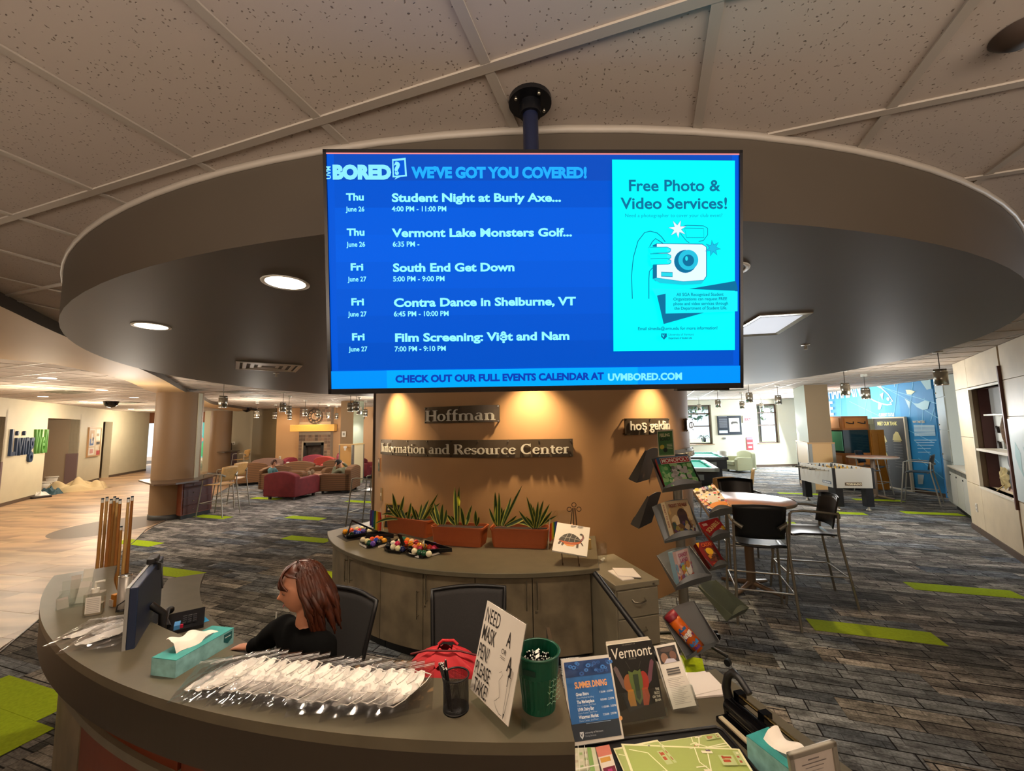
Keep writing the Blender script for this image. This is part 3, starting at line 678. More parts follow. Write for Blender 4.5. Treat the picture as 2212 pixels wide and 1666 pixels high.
# ================================================================ TELEVISION
tvc = Vector((.0805, 1.161*880/865, 2.4554));
import itertools
def fit_tv(q, W, H):
    v = [.08, 1.17, 2.45, .03, .12, 0.0]
    def pts(v):
        M = T(v[0], v[1], v[2]) @ RZ(v[3]) @ RX(v[4]) @ RY(v[5]); return [M @ Vector((a*W/2, 0, b*H/2)) for a, b in ((-1, 1), (1, 1), (1, -1), (-1, -1))]
    def res(v):
        r = []
        for p, t in zip(pts(v), q): a = proj(p); r += [a[0]-t[0], a[1]-t[1]]
        return r
    for it in range(40):          # Gauss-Newton with normal equations
        r = res(v); J = []
        for k in range(6): w = list(v); w[k] += 1e-5; rr = res(w); J.append([(b-a)/1e-5 for a, b in zip(r, rr)])
        A = [[sum(x*y for x, y in zip(J[i], J[j])) for j in range(6)] for i in range(6)]; g = [-sum(x*y for x, y in zip(J[i], r)) for i in range(6)]
        n = 6
        for i in range(n):
            pv = max(range(i, n), key=lambda k: abs(A[k][i])); A[i], A[pv] = A[pv], A[i]; g[i], g[pv] = g[pv], g[i]
            for k in range(i+1, n):
                f = A[k][i]/A[i][i]; A[k] = [x-f*y for x, y in zip(A[k], A[i])]; g[k] -= f*g[i]
        d = [0]*n
        for i in range(n-1, -1, -1): d[i] = (g[i]-sum(A[i][k]*d[k] for k in range(i+1, n)))/A[i][i]
        v = [a+.8*b for a, b in zip(v, d)]
    return v
TW, TH = 1.21, .681
v = fit_tv([(706, 331), (1596, 333), (1597, 827), (717, 841)], TW, TH)
tv = thing('television', 'large flat screen showing a blue event calendar, hung on a ceiling pole', 'television', v[:3]); tv.rotation_euler = (T(0, 0, 0) @ RZ(v[3]) @ RX(v[4]) @ RY(v[5])).to_euler()
TVM = T(*v[:3]) @ RZ(v[3]) @ RX(v[4]) @ RY(v[5])
B().box(-TW/2-.008, .002, -TH/2-.014, TW/2+.008, .05, TH/2+.008).build('cabinet', mat('tv_black', '0b0b0e', .3), tv, bevel=.004)
bz = B()
for x0, z0, x1, z1 in ((-TW/2-.009, -TH/2-.015, -TW/2, TH/2+.009), (TW/2, -TH/2-.015, TW/2+.009, TH/2+.009), (-TW/2-.009, TH/2, TW/2+.009, TH/2+.009), (-TW/2-.009, -TH/2-.015, TW/2+.009, -TH/2)):
    bz.box(x0, -.006, z0, x1, .01, z1)
bz.build('bezel', mat('tv_bezel', '0a0a10', .25), tv)
B().box(.42, .01, -TH/2-.022, .58, .035, -TH/2-.012).build('sensor', mat('tv_bezel', '0a0a10'), tv)
# the picture; px -> screen coordinates by projecting back on the panel
Sc = T(0, 0, 0) @ RX(PI/2)
E = 1.0
pr = Print(Sc, emit=E, step=.0004)
def sx(px, py):   # photograph -> screen plane coordinates
    d = ray(px, py); n = TVM.to_3x3() @ Vector((0, 1, 0)); o = Vector((0, 0, CAMH)); t_ = (TVM.translation-o).dot(n)/d.dot(n); p = TVM.inverted() @ (o+d*t_); return (p.x, p.z)
S_ = lambda L: [sx(*p) for p in L]
x0, x1, z0, z1 = -TW/2, TW/2, -TH/2, TH/2
pr.rect(x0, z0, x1, z1, '0052cc')
bands = ['0a49b4', '0050c6', '0057d2', '0059d6', '0056d0', '0053ca', '0050c4', '004cbc']
for k, c in enumerate(bands):
    zz1 = z1-(TH-.055)*k/8; zz0 = z1-(TH-.055)*(k+1)/8
    pr.rect(x0+.02, zz0, x1-.02, zz1, c)
pr.rect(x0, z1-.004, x1, z1, 'e58a8a');
zb = sx(1100, 797)[1]
pr.rect(x0, z0, x1, zb, '008cff'); pr.rect(x0+.16, z0, x0+.9, zb, '00a2ff');
def lab(body, px, py, size, c, bold=0, align='LEFT', xs=1, wpx=None, rot=0):
    x, z = sx(px, py)
    if wpx is not None:      # fit the width to the photograph
        vs, fs = text_geo(body, size, bold*size, 0, 'LEFT'); w = max(q[0] for q in vs)-min(q[0] for q in vs); w2 = sx(wpx, py)[0]-x; xs = w2/w
    pr.txt(body, x, z, size, c, bold, align, xs, rot=rot)
W1 = '8ff5ff'
# logo BORED in heavy round capitals
x, z = sx(718, 387); lab('BORED', 720, 387, .052, '86e0ff', .07, wpx=846)
x, z = sx(716, 389); pr.txt('UVM', x, z, .018, '86e0ff', .03, rot=PI/2)
pr.poly(S_([(848, 346), (877, 343), (880, 383), (866, 384), (853, 390), (857, 385), (849, 385)]), '86e0ff'); pr.poly(S_([(851, 350), (874, 348), (876, 380), (852, 382)]), '0052cc')
x, z = sx(853, 378); pr.txt('?', x, z, .047, '86e0ff', .06)
lab("WE'VE GOT YOU COVERED!", 892, 386, .042, '1fa6ff', .055, wpx=1269)
rows = [('Thu', 'June 26', 'Student Night at Burly Axe...', '4:00 PM - 11:00 PM', 750, 437, 848, 1211, 965), ('Thu', 'June 26', 'Vermont Lake Monsters Golf...', '6:35 PM -', 752, 513, 850, 1236, 907),
        ('Fri', 'June 27', 'South End Get Down', '5:00 PM - 9:00 PM', 755, 588, 851, 1111, 961), ('Fri', 'June 27', 'Contra Dance in Shelburne, VT', '6:45 PM - 10:00 PM', 756, 663, 853, 1242, 970),
        ('Fri', 'June 27', 'Film Screening: Việt and Nam', '7:00 PM - 9:10 PM', 758, 738, 855, 1227, 964)]
for d, dt, ev, tm, xx, yy, xe, we, wtm in rows:
    w = 38 if d == 'Thu' else 27
    lab(d, 769-w/2+(yy-437)*.025, yy-2, .028, W1, .035, wpx=769+w/2+(yy-437)*.025)
    lab(dt, xx, yy+22, .0195, W1, .02, wpx=xx+40)
    lab(ev, xe, yy+1, .033, W1, .035, wpx=we); lab(tm, xe, yy+22, .0205, W1, .02, wpx=wtm)
lab('CHECK OUT OUR FULL EVENTS CALENDAR AT', 857, 826, .028, '0b3aa8', .05, wpx=1302)
lab('UVMBORED.COM', 1310, 822, .028, '7de4ff', .04, wpx=1468)
# poster on the screen
CY_, DK, MD = '00f2f5', '066a94', '0890b0'
pr.poly(S_([(1319, 351), (1581, 353), (1581, 757), (1322, 760)]), CY_)
lab('Free Photo &', 1353, 418, .046, DK, .02, wpx=1548); lab('Video Services!', 1338, 456, .046, DK, .02, wpx=1565)
lab('Need a photographer to cover your club event?', 1346, 474, .0145, MD, 0, wpx=1553)
def ln(L, w=.0022, c=DK, closed=False): pr.line(S_(L), w, c, closed)
# arm and hand holding a camera
ln([(1362, 648), (1360, 600), (1364, 560), (1374, 525), (1388, 507), (1400, 504), (1415, 508), (1424, 516), (1432, 527)])
ln([(1397, 648), (1397, 605), (1398, 590), (1404, 583), (1436, 580), (1441, 573)]); ln([(1397, 540), (1404, 527), (1411, 520), (1419, 525), (1428, 531)])
pr.poly(S_([(1405, 534), (1416, 530), (1412, 611), (1405, 606)]), DK)
pr.poly(S_([(1413, 531), (1510, 532), (1519, 538), (1519, 600), (1513, 609), (1470, 612), (1413, 604)]), 'd9ecff'); ln([(1413, 531), (1510, 532), (1519, 538), (1519, 600), (1513, 609), (1470, 612), (1413, 604)], closed=True)
pr.poly(S_([(1404, 606), (1413, 604), (1470, 612), (1513, 609), (1517, 605), (1508, 617), (1470, 619), (1420, 615)]), '15c3d8')
cx_, cz_ = sx(1474, 569); pr.ell(cx_, cz_, .0335, .0335, DK, 32); cx_, cz_ = sx(1480, 566); pr.ell(cx_, cz_, .0295, .0295, '22b9d6', 32); cx_, cz_ = sx(1480, 567); pr.ell(cx_, cz_, .017, .017, DK, 24); cx_, cz_ = sx(1476, 563); pr.ell(cx_, cz_, .004, .007, '22d9e6', 12)
pr.poly(S_([(1422, 592), (1446, 593), (1446, 602), (1422, 601)]), '22d0e0'); ln([(1422, 592), (1446, 593), (1446, 602), (1422, 601)], closed=True, w=.0015)
for y in (542, 556, 567):
    pr.poly(S_([(1396, y-4), (1436, y-3), (1443, y+2), (1440, y+9), (1400, y+11)]), CY_); ln([(1398, y-2), (1434, y-3), (1442, y+1), (1442, y+6), (1436, y+9), (1404, y+10)], w=.0015); cx_, cz_ = sx(1437, y+3); pr.ell(cx_, cz_, .0055, .004, '36e0ea', 12)
ln([(1462, 497), (1475, 494), (1510, 495), (1519, 500), (1519, 514), (1510, 526), (1500, 528)], w=.0018); ln([(1462, 497), (1462, 512), (1474, 527), (1480, 531)], w=.0018); ln([(1470, 500), (1510, 501), (1511, 520), (1474, 520)], closed=True, w=.0018)
def starat(px, py, r, c, a=.3): x, z = sx(px, py); pr.star(x, z, r, c, 7, .42, a); pts_ = [(x+(r if i % 2 == 0 else r*.42)*math.cos(a+PI*i/7), z+(r if i % 2 == 0 else r*.42)*math.sin(a+PI*i/7)) for i in range(14)]; pr.line(pts_, .0015, DK, True)
starat(1455, 502, .027, 'd9ecff'); starat(1529, 543, .024, '16b4d8', .8)
pr.poly(S_([(1478, 629), (1577, 612), (1581, 625), (1581, 633)]), DK); pr.poly(S_([(1400, 628), (1581, 634), (1581, 676), (1430, 682)]), '12e6ee')
pr.poly(S_([(1411, 643), (1429, 639), (1429, 681), (1510, 679), (1425, 703)]), DK)
for k, s in enumerate(('All SGA Recognized Student', 'Organizations can request FREE', 'photo and video services through', 'the Department of Student Life.')):
    xa = (1452, 1445, 1445, 1447)[k]; xb = (1551, 1558, 1560, 1558)[k]; lab(s, xa, 644+k*9.7, .0125, DK, .01, wpx=xb)
lab('Email slmedia@uvm.edu for more information!', 1370, 716, .0125, DK, .015, wpx=1537)
pr.poly(S_([(1419, 723), (1431, 723), (1431, 730), (1425, 736), (1419, 730)]), DK); lab('V', 1421, 731, .011, CY_, .04)
lab('University of Vermont', 1434, 728, .010, DK, 0, wpx=1487); lab('Department of Student Life', 1434, 735, .0085, DK, .02, wpx=1483)
o = pr.build('screen', tv); o.location = (0, .0012, 0)
# pole and flange
fp = at(1145, 218, CEIL); TVB = TVM @ Vector((.0, .06, 0))
pole = B().tube([(fp.x, fp.y, CEIL), (fp.x, fp.y, TVM.translation.z+.1)], .0245, 20).box(fp.x-.1, TVB.y-.01, TVM.translation.z-.2, fp.x+.1, fp.y-.01, TVM.translation.z+.2).build('pole', mat('pole_navy', '141a33', .35))
fl_ = B().cyl((fp.x, fp.y, CEIL-.012), .068, .014, 32).build('flange', mat('flange_black', '0d0d10', .3))
cl_ = B().cyl((fp.x, fp.y, CEIL-.05), .034, .04, 24).build('collar', mat('flange_black', '0d0d10', .3))
for q in (pole, fl_, cl_): q.parent = tv; q.matrix_parent_inverse = TVM.inverted()
for k in range(4):
    a = k*PI/2+.5; s_ = B().sphere((fp.x+.052*math.cos(a), fp.y+.052*math.sin(a), CEIL-.014), .006, 8).build('screw', PULL); s_.parent = fl_; s_.matrix_parent_inverse = TVM.inverted()
for q in fl_.children: q.matrix_parent_inverse = Matrix.Identity(4)

# ================================================================ LIGHTS AND FITTINGS IN THE SOFFIT
def lamp_mat(key, c, e): return mat(key, c, .5, emit=e)
def downlight(px, py, z, r, label, power, e=14, col='fff1dc', spot=True, lc=(1, .82, .62)):
    p = at(px, py, z); t = thing('recessed_light', label, 'ceiling light', (p.x, p.y, z))
    B().lathe([(r, -.001), (r+.018, -.004), (r+.02, 0), (r, .004)], 32).build('trim_ring', mat('trim_white', 'd9d3c6', .4), t)
    B().add([(r*math.cos(2*PI*i/32), r*math.sin(2*PI*i/32), -.0025) for i in range(32)], [tuple(range(32))]).build('lens', lamp_mat('lamp_%g' % e, col, e), t)
    if power: light('lamp', 'SPOT', (p.x, p.y, z-.03), power, lc, r*.8, target=(p.x, p.y, 0), spot=130, blend=.7)
    return t
downlight(617, 611, SOF, .085, 'bright recessed downlight nearest the screen', 75)
downlight(327, 705, SOF, .085, 'recessed downlight near the left rim of the soffit', 50, lc=(1, .85, .7))
# hidden behind the screen, right beside them on the same ring
for a in (-91, -79):
    p = pol(SOFC, 4.1, a); light('lamp', 'SPOT', (p.x, p.y, SOF-.03), 45, (1, .8, .6), .07, target=(p.x, p.y, 0), spot=130, blend=.7)
    t = thing('recessed_light', 'recessed downlight in the soffit, hidden behind the screen', 'ceiling light', (p.x, p.y, SOF), group='downlights behind the screen')
    B().lathe([(.085, -.001), (.103, -.004), (.105, 0)], 24).build('trim_ring', mat('trim_white', 'd9d3c6', .4), t)
# wall washers over the round wall
for px, w in ((858, 42), (1150, 42), (1403, 36)):
    p = drum_pt(px, 860); a = dang(p); q = Vector((DRUM.x+(DR+.30)*math.cos(a), DRUM.y+(DR+.30)*math.sin(a), SOF-.02))
    light('wall_washer', 'SPOT', q, w*3.2, (1, .72, .42), .04, target=(DRUM.x+(DR+.12)*math.cos(a), DRUM.y+(DR+.12)*math.sin(a), .8), spot=105, blend=.9)
    t = thing('recessed_light', 'small wall washer over the round wall, behind the screen', 'ceiling light', (q.x, q.y, SOF), group='wall washers over the round wall')
    B().lathe([(.06, -.001), (.075, -.004), (.077, 0)], 24).build('trim_ring', mat('trim_white', 'd9d3c6', .4), t)
# supply vent
p = at(580, 792, SOF); t = thing('air_diffuser', 'square white air diffuser in the dark soffit', 'vent', (p.x, p.y, SOF), GA-.65)
VM = mat('vent_paint', 'a99f8d', .4)
for k, s_ in enumerate((.30, .24, .17, .1)):
    b = B(); n = s_; i_ = s_-.035
    for (xa, ya, xb, yb) in ((-n, -n, n, -i_), (-n, i_, n, n), (-n, -i_, -i_, i_), (i_, -i_, n, i_)): b.box(xa, ya, -.012+k*.003, xb, yb, -.004+k*.003)
    b.build('vane', VM, t)
B().box(-.29, -.29, -.002, .29, .29, 0).build('backing', mat('vent_dark', '4a4236', .7), t)
# square ceiling light right of the screen
c4 = [at(1757, 674, SOF), at(1680, 722, SOF), at(1560, 729, SOF), at(1640, 681, SOF)]
cc = at(1657, 703, SOF); t = thing('ceiling_panel_light', 'square recessed light panel with a silver frame, right of the screen', 'ceiling light', (0, 0, SOF))
q = [Vector((p.x, p.y, 0)) for p in c4]; ctr = sum(q, Vector())/4
fr = B()
for i in range(4):
    a, b_ = q[i], q[(i+1) % 4]; ai, bi = a+(ctr-a)*.2, b_+(ctr-b_)*.2
    fr.add([(a.x, a.y, -.006), (b_.x, b_.y, -.006), (bi.x, bi.y, .0), (ai.x, ai.y, .0), (a.x, a.y, 0), (b_.x, b_.y, 0)], [(0, 1, 2, 3), (0, 1, 5, 4)])
fr.build('frame', mat('panel_frame', '8a7a66', .25, .8), t, fix=False)
B().add([tuple(a+(ctr-a)*.2+Vector((0, 0, -.002))) for a in q], [(0, 1, 2, 3)]).build('diffuser', lamp_mat('lamp_panel', 'dfe6f2', .62), t, fix=False)
# sprinklers, cameras, exit sign
def sprinkler(px, py, z, lab_):
    p = at(px, py, z); t = thing('sprinkler_head', lab_, 'sprinkler', (p.x, p.y, z))
    B().lathe([(.0, -.003), (.035, -.003), (.035, 0)], 20).build('escutcheon', PULL, t); B().tube([(0, 0, 0), (0, 0, -.035)], .007, 8).tube([(-.012, 0, -.015), (-.012, 0, -.04)], .003, 6).tube([(.012, 0, -.015), (.012, 0, -.04)], .003, 6).build('nozzle', PULL, t); B().cyl((0, 0, -.045), .016, .003, 14).build('deflector', PULL, t)
sprinkler(1740, 745, SOF, 'small sprinkler head right of the ceiling panel light')
sprinkler(597, 806, SOF, 'small sprinkler head beside the air diffuser')
# smoke detector at the top right edge
p = at(2205, 70, CEIL); t = thing('smoke_detector', 'dark round ceiling fitting at the top right corner', 'detector', (p.x, p.y, CEIL))
B().lathe([(0, -.03), (.03, -.03), (.05, -.012), (.06, 0)], 24).build('body', mat('detector_brown', '3a2c22', .5), t)
# ================================================================ PENDANTS
STEEL = mat('pendant_steel', 'a8a396', .3, 1)
pn = B();
def make_pendant():
    t = thing('pendant_light', 'x', 'pendant light', (0, 0, 0))
    B().lathe([(.078, -.125), (.082, -.125), (.082, .09), (.074, .09), (.074, .125), (.0, .125)], 24).build('shade', STEEL, t)
    B().lathe([(.083, -.127), (.083, -.112)], 24).lathe([(.083, .08), (.083, .092)], 24).build('shade_ring', mat('steel_bright', 'd8d6cc', .2, 1), t)
    B().add([(.076*math.cos(2*PI*i/20), .076*math.sin(2*PI*i/20), -.11) for i in range(20)], [tuple(range(20))]).build('bulb', lamp_mat('lamp_pendant', 'e8e4ff', 6), t)
    return t
pen0 = make_pendant(); used = [False]
def pendant(px, py, Y, label, power=0):
    p = atY(px, py, Y)
    if not used[0]: t = pen0; t.location = p; t['label'] = label; used[0] = True
    else: t = dup(pen0, p, 0, label)
    t['group'] = 'cylinder pendant lights'
    for q in list(t.children): pass
    L = CEIL-p.z
    B().tube([(0, 0, .12), (0, 0, L)], .006, 6).build('cord', mat('cord', '6a6459', .5), t); B().lathe([(0, L-.02), (.06, L-.02), (.06, L)], 20).build('canopy', mat('canopy', 'c9c5b8', .4), t)
    if power: light('lamp', 'SPOT', (p.x, p.y, p.z-.14), power, (.95, .93, 1), .07, target=(p.x, p.y, 0), spot=120, blend=.8)
keep = None
PL = [(482, 868, 8.7, 'large pendant light nearest the round soffit, left lounge side', 60), (555, 895, 14.4, 'pendant light by itself left of the lounge cluster', 0), (594, 897, 16.5, 'pendant light above the left edge of the fireplace wall', 40),
      (611, 880, 11.2, 'front pendant of the three in a row left of the fireplace', 50), (624, 886, 12.4, 'middle pendant of the three in a row left of the fireplace', 0), (626, 900, 16.8, 'rear pendant of the three in a row left of the fireplace', 0),
      (659, 891, 14.2, 'pendant light left of the round clock', 60), (688, 894, 15.6, 'pendant light in front of the round clock', 0), (709, 897, 17.3, 'pendant light right of the round clock', 40), (727, 899, 18.2, 'small pendant light above the mantel end', 0),
      (757, 880, 11.3, 'left pendant of the pair before the lounge column', 50), (769, 878, 11.0, 'right pendant of the pair before the lounge column', 0), (776, 887, 13.2, 'pendant light below the column pair, slightly lower', 0), (789, 892, 15.0, 'pendant light next to the round wall edge', 40), (784, 900, 18.6, 'smallest pendant light beside the lounge column', 0),
      (1551, 872, 12.9, 'pendant light above the pool tables, left of the wall poster', 0), (1603, 875, 14.1, 'small pendant light above the wall poster', 0), (1618.5, 859, 10.6, 'larger pendant light above the wall poster', 0), (1681, 864, 11.4, 'pendant light just left of the game room column', 0),
      (1826, 841, 8.4, 'pendant light in front of the blue mural lettering', 50), (1870, 850, 9.1, 'pendant light in front of the mural fish', 0), (2032, 815, 6.2, 'largest pendant light, at the right by the maple wall', 40), (1510.5, 880, 17.0, 'distant pendant light before the left window', 0), (1645, 877, 17.6, 'distant pendant light before the right window', 0)]
for q in PL: pendant(*q)

# ================================================================ HALL: downlights, cameras, sign
hl = [(220, 843, .1), (103, 817, .11), (93, 857, .1), (290, 859, .1), (180, 868, .1), (240, 878, .1), (283, 884, .1)]
hn = ['second nearest round downlight of the hall', 'nearest round downlight of the hall', 'hall downlight close to the white wall lettering', 'hall downlight beside the tan column', 'hall downlight above the bulletin board', 'hall downlight behind the dome camera', 'farthest hall downlight by the column']
for (px, py, r), l in zip(hl, hn): downlight(px, py, CEIL-.005, r, l, 70, e=8, lc=(1, .84, .62))
for px, py, Y in ((240, 868, 15), (533, 881, 18)):
    p = atY(px, 865, Y); p = at(px, py, CEIL-.01); t = thing('dome_camera', 'black dome camera on the %s ceiling' % ('hall' if px < 300 else 'lounge'), 'security camera', (p.x, p.y, CEIL))
    B().lathe([(.0, -.21), (.10, -.18), (.17, -.11), (.19, -.02)], 24).build('dome', mat('dome_black', '0c0c0e', .1), t); B().lathe([(.2, -.02), (.2, 0)], 24).build('mount', BLK, t)
for px, py, s_, l in ((145, 847, .45, 'dark air vent in the hall ceiling'), (513, 847, .4, 'dark air vent nearest in the lounge ceiling'), (562, 856, .45, 'second dark air vent in the lounge ceiling'), (1580, 843, .4, 'dark air vent in the game room ceiling'), (275, 870, .5, 'narrow dark vent beside the hall camera')):
    p = at(px, py, CEIL); t = thing('ceiling_vent', l, 'vent', (p.x, p.y, CEIL), GA); B().box(-s_, -.3, -.008, s_, .3, -.004).build('backing', mat('vent_dark2', '4c4a40', .7), t)
    b = B(); [b.box(-s_, -.3+.1*k, -.014, s_, -.27+.1*k, -.008) for k in range(6)]; b.build('louvre', mat('vent_louvre', '77725f', .5), t)
def wall_pt(p0, p1, px, py):      # (t, z) where a sight line meets the vertical plane through p0-p1
    t = wt(px, p0, p1, py); e = (Vector(p1[:2])-Vector(p0[:2])).normalized(); q = Vector(p0[:2])+e*t; d = ray(px, py); s_ = q.dot(d.to_2d())/d.to_2d().length_squared; return t, CAMH+d.z*s_
# hall lettering
(t0, zA), (t1, zB) = wall_pt(H0, H1, 16, 985), wall_pt(H0, H1, 97, 982)
_, zt = wall_pt(H0, H1, 15, 925); L = thing('wall_lettering', 'blue and green dimensional lettering LivingWell on the hall wall', 'sign', HM @ Vector(((t0+t1)/2, -.03, zA)))
def wtext(body, ta, tb, z0, h, m, M, parent, name='lettering', ext=.03, bold=.02, inset=0):
    vs, fs = text_geo(body, h/.72, bold*h, ext, 'LEFT'); w0 = min(v[0] for v in vs); w1 = max(v[0] for v in vs); sx_ = (tb-ta)/(w1-w0)
    Mi = Matrix.Translation(-parent.location) if parent is not None else Matrix.Identity(4)
    b = B().add([tuple(Mi @ M @ Vector((ta+(v[0]-w0)*sx_, -inset-v[2], z0+v[1]))) for v in vs], fs, None, m); return b.build(name, None, parent, fix=False)
tm = t0+(t1-t0)*.60
wtext('Living', t0, tm-.02, zA, zt-zA, mat('letter_navy', '1d3352', .4), HM, L, bold=.012, inset=.03); wtext('Well', tm+.02, t1-.05, zA, zt-zA, mat('letter_green', '4f8a3a', .4), HM, L, bold=.012, inset=.03)
# bulletin board
(ta, za), (tb, zb_) = wall_pt(H0, H1, 186, 987), wall_pt(H0, H1, 217, 925)
bt = thing('bulletin_board', 'bulletin board with a poster and notices between hall doors', 'board', HM @ Vector(((ta+tb)/2, -.02, (za+zb_)/2)))
Mi = Matrix.Translation(-bt.location) @ HM
B().box(ta, -.03, za, tb, .0, zb_, Mi).build('panel', mat('cork', 'c9b79a', .8), bt); B().box(ta-.03, -.045, za-.03, ta+.02, 0, zb_+.03, Mi).box(tb-.02, -.045, za-.03, tb+.03, 0, zb_+.03, Mi).box(ta, -.045, zb_-.02, tb, 0, zb_+.03, Mi).box(ta, -.045, za-.03, tb, 0, za+.02, Mi).build('frame', mat('frame_oak', 'b28a5d', .5), bt)
pp = Print(Mi @ T(0, -.031, 0) @ RX(PI/2)); w = tb-ta; h = zb_-za
for (a, b_, c, d, col) in ((.05, .35, .5, .95, 'd8cfc0'), (.07, .6, .45, .92, 'b08a58'), (.1, .38, .42, .62, '4a6596'), (.2, .45, .35, .8, 'c8bfae'), (.3, .55, .42, .66, '3b3f55'), (.05, .05, .5, .3, 'dcd8cc'), (.15, .1, .42, .25, 'c78f86'), (.6, .55, .95, .95, 'e0d6c6'), (.62, .7, .85, .8, '9c8660'), (.65, .4, .95, .5, '3c3836'), (.7, .02, .98, .18, 'a83a3c'), (.6, .22, .8, .36, 'd0c8b4')):
    pp.rect(ta+a*w, za+b_*h, ta+c*w, za+d*h, col)
pp.build('notices', bt)
# painters' things by the hall wall
pb = at(100, 1064, 0); HB = pb
WHT = mat('plastic_white', 'd9d4c6', .5)
def bucket(p, r, h, label, col='d9d4c6', lid=False, g=None):
    t = thing('bucket', label, 'bucket', p, group=g); B().lathe([(.001, 0), (r*.85, 0), (r*1.0, h), (r*.96, h), (r*.82, .01)], 24).build('body', mat('pail_'+col, col, .5), t)
    B().lathe([(r*1.0, h-.03), (r*1.05, h-.03), (r*1.05, h), (r, h)], 24).build('rim', WHT, t)
    if lid: B().cyl((0, 0, h), r*1.03, .02, 24).build('lid', WHT, t)
    B().tube([(r*math.cos(a), 0, h-.04-abs(math.sin(a))*r*.5) for a in [PI*i/10 for i in range(11)]], .006, 6).build('bail', PULL, t); return t
bucket(at(96, 1060, 0), .2, .3, 'lower white paint bucket on the hall floor by the wall', lid=True)
p = at(97, 1056, 0); bucket((p.x, p.y+.3, 0), .3, .42, 'wide white bucket with a lid behind the smaller bucket', lid=True)
for dx, hh, rr, l in ((-.05, .17, .11, 'white jar stacked on the wide paint bucket, left'), (.13, .12, .10, 'short white can on the wide paint bucket, right')):
    bucket((p.x+dx, p.y+.3, .445), rr, hh, l, 'c9c9c4')
q = at(74, 1072, 0)+Vector((.35, -.2, 0)); t = thing('paint_tray', 'dark paint tray with a white cloth on the hall floor', 'tray', q, R(-30)); B().rbox(-.5, -.22, 0, .5, .22, .05, .08).build('tray', mat('tray_dark', '1c1416', .5), t)
def lump(name, lab_, cat, p, sx, sy, h, m, seed, rz=0, nf=4):
    r_ = random.Random(seed); ph = [r_.uniform(0, 6) for _ in range(8)]
    def f(u, v):
        x, y = (u-.5)*2, (v-.5)*2; e = max(0, 1-(abs(x)**2.4+abs(y)**2.4)); z = h*(e**.5)*(.62+.22*math.sin(nf*x*2+ph[0]+2*y)+.2*math.sin(nf*y*2.3+ph[1]-1.5*x)+.12*math.sin(9*x+7*y+ph[2])); w = 1+.12*math.sin(5*math.atan2(y, x)+ph[3]); return (x*sx*w, y*sy*w, max(z, .0))
    o = B().grid(f, 40, 32).build(name, m, None, p, (0, 0, rz)); return tag(o, lab_, cat)
lump('drop_cloth', 'crumpled beige drop cloth on the hall floor', 'cloth', at(150, 1062, 0)+Vector((0, .25, 0)), .75, .5, .42, mat('canvas', 'c7b28a', .9), 3, .4)
lump('rag', 'white rag on the dark paint tray', 'cloth', q+Vector((0, 0, .05)), .25, .16, .14, mat('rag_white', 'dcd9d4', .9), 5)
lump('tarp', 'crumpled blue tarp between bucket and drop cloth', 'cloth', at(107, 1068, 0), .3, .22, .25, mat('tarp', '35525c', .6), 8)
# corridor mural (a plain coloured generic painting) and exit sign
xa, xb = LX(385, 28.38), LX(441, 28.38); z0, z1 = atY(415, 989, 28.38).z, 2.75
t = thing('wall_painting', 'bright painted landscape at the end of the far corridor', 'painting', ((xa+xb)/2, 28.36, 0)); B().box(-(xb-xa)/2-.6, -.0, z0, (xb-xa)/2+.3, .04, z1).build('panel', mat('paint_base', '3f8f6a', .5), t)
pp = Print(T(0, -.002, 0) @ RX(PI/2)); w = (xb-xa)/2
pp.rect(-w, z0, w, z1, '2a8f8c').ell(-w*.2, 2.35, w*.8, .45, 'c85f3a').ell(w*.3, 2.45, w*.55, .35, '2f6f7a').ell(-w*.6, 1.6, w*.45, .5, 'd9a441').rect(-w, z0, w, 1.05, '3a6f9f').poly([(-w, .35), (-w*.3, .8), (w*.4, 1.15), (w, 1.2), (w, .3), (-w, .2)], '34a060').rect(-w, z0, w, .28, '7fc4b8')
for k in range(12): pp.ell(-w*.3+k*w*.11, 1.55+.12*math.sin(k*2.1), w*.09, .13, ('e0b860', '8a2f4a', '3f7f4a', 'd86f5a')[k % 4])
pp.build('picture', t); light('lamp', 'AREA', ((xa+xb)/2, 26.3, CEIL-.05), 260, (1, .93, .82), 2.0, target=((xa+xb)/2, 28, .6))
p = atY(409, 892, 21.65); t = thing('exit_sign', 'green illuminated EXIT sign above the corridor opening', 'exit sign', p); B().box(-.2, -.03, -.14, .2, .04, .14).build('housing', mat('exit_green', '2c6b3c', .4), t)
pp = Print(T(0, -.031, 0) @ RX(PI/2), emit=1.2); pp.rect(-.19, -.12, .19, .12, '1d7a3c').txt('EXIT', -.17, -.075, .2, '6ff09a', .02, xs=.75); pp.build('face', t)

# ================================================================ FIREPLACE
FY = 19.0; TILE = mat('slate_tile', '7a5e4a', .45, noise=.3, nscale=4); GROUT = mat('grout', '9a8a74', .8)
fx0, fx1 = LX(645.5, FY), LX(714, FY); fb0, fb1 = LX(656.5, FY), LX(699.5, FY); fzt = atY(678, 956, FY).z; mz0, mz1 = atY(680, 932, FY).z, atY(680, 917.5, FY).z
f = thing('fireplace', 'tiled fireplace with a maple mantel and black firebox', 'fireplace', ((fx0+fx1)/2, FY, 0)); fo = Vector(f.location)
def FB(): return B()
Mf = Matrix.Translation(-fo)
B().box(fx0, FY+.03, 0, fb0, 19.3, CEIL, Mf).box(fb1, FY+.03, 0, fx1, 19.3, CEIL, Mf).box(fb0, FY+.03, fzt, fb1, 19.3, CEIL, Mf).build('chimney_breast', GROUT, f)
b = B(); n = 10; tw = (fx1-fx0)/n
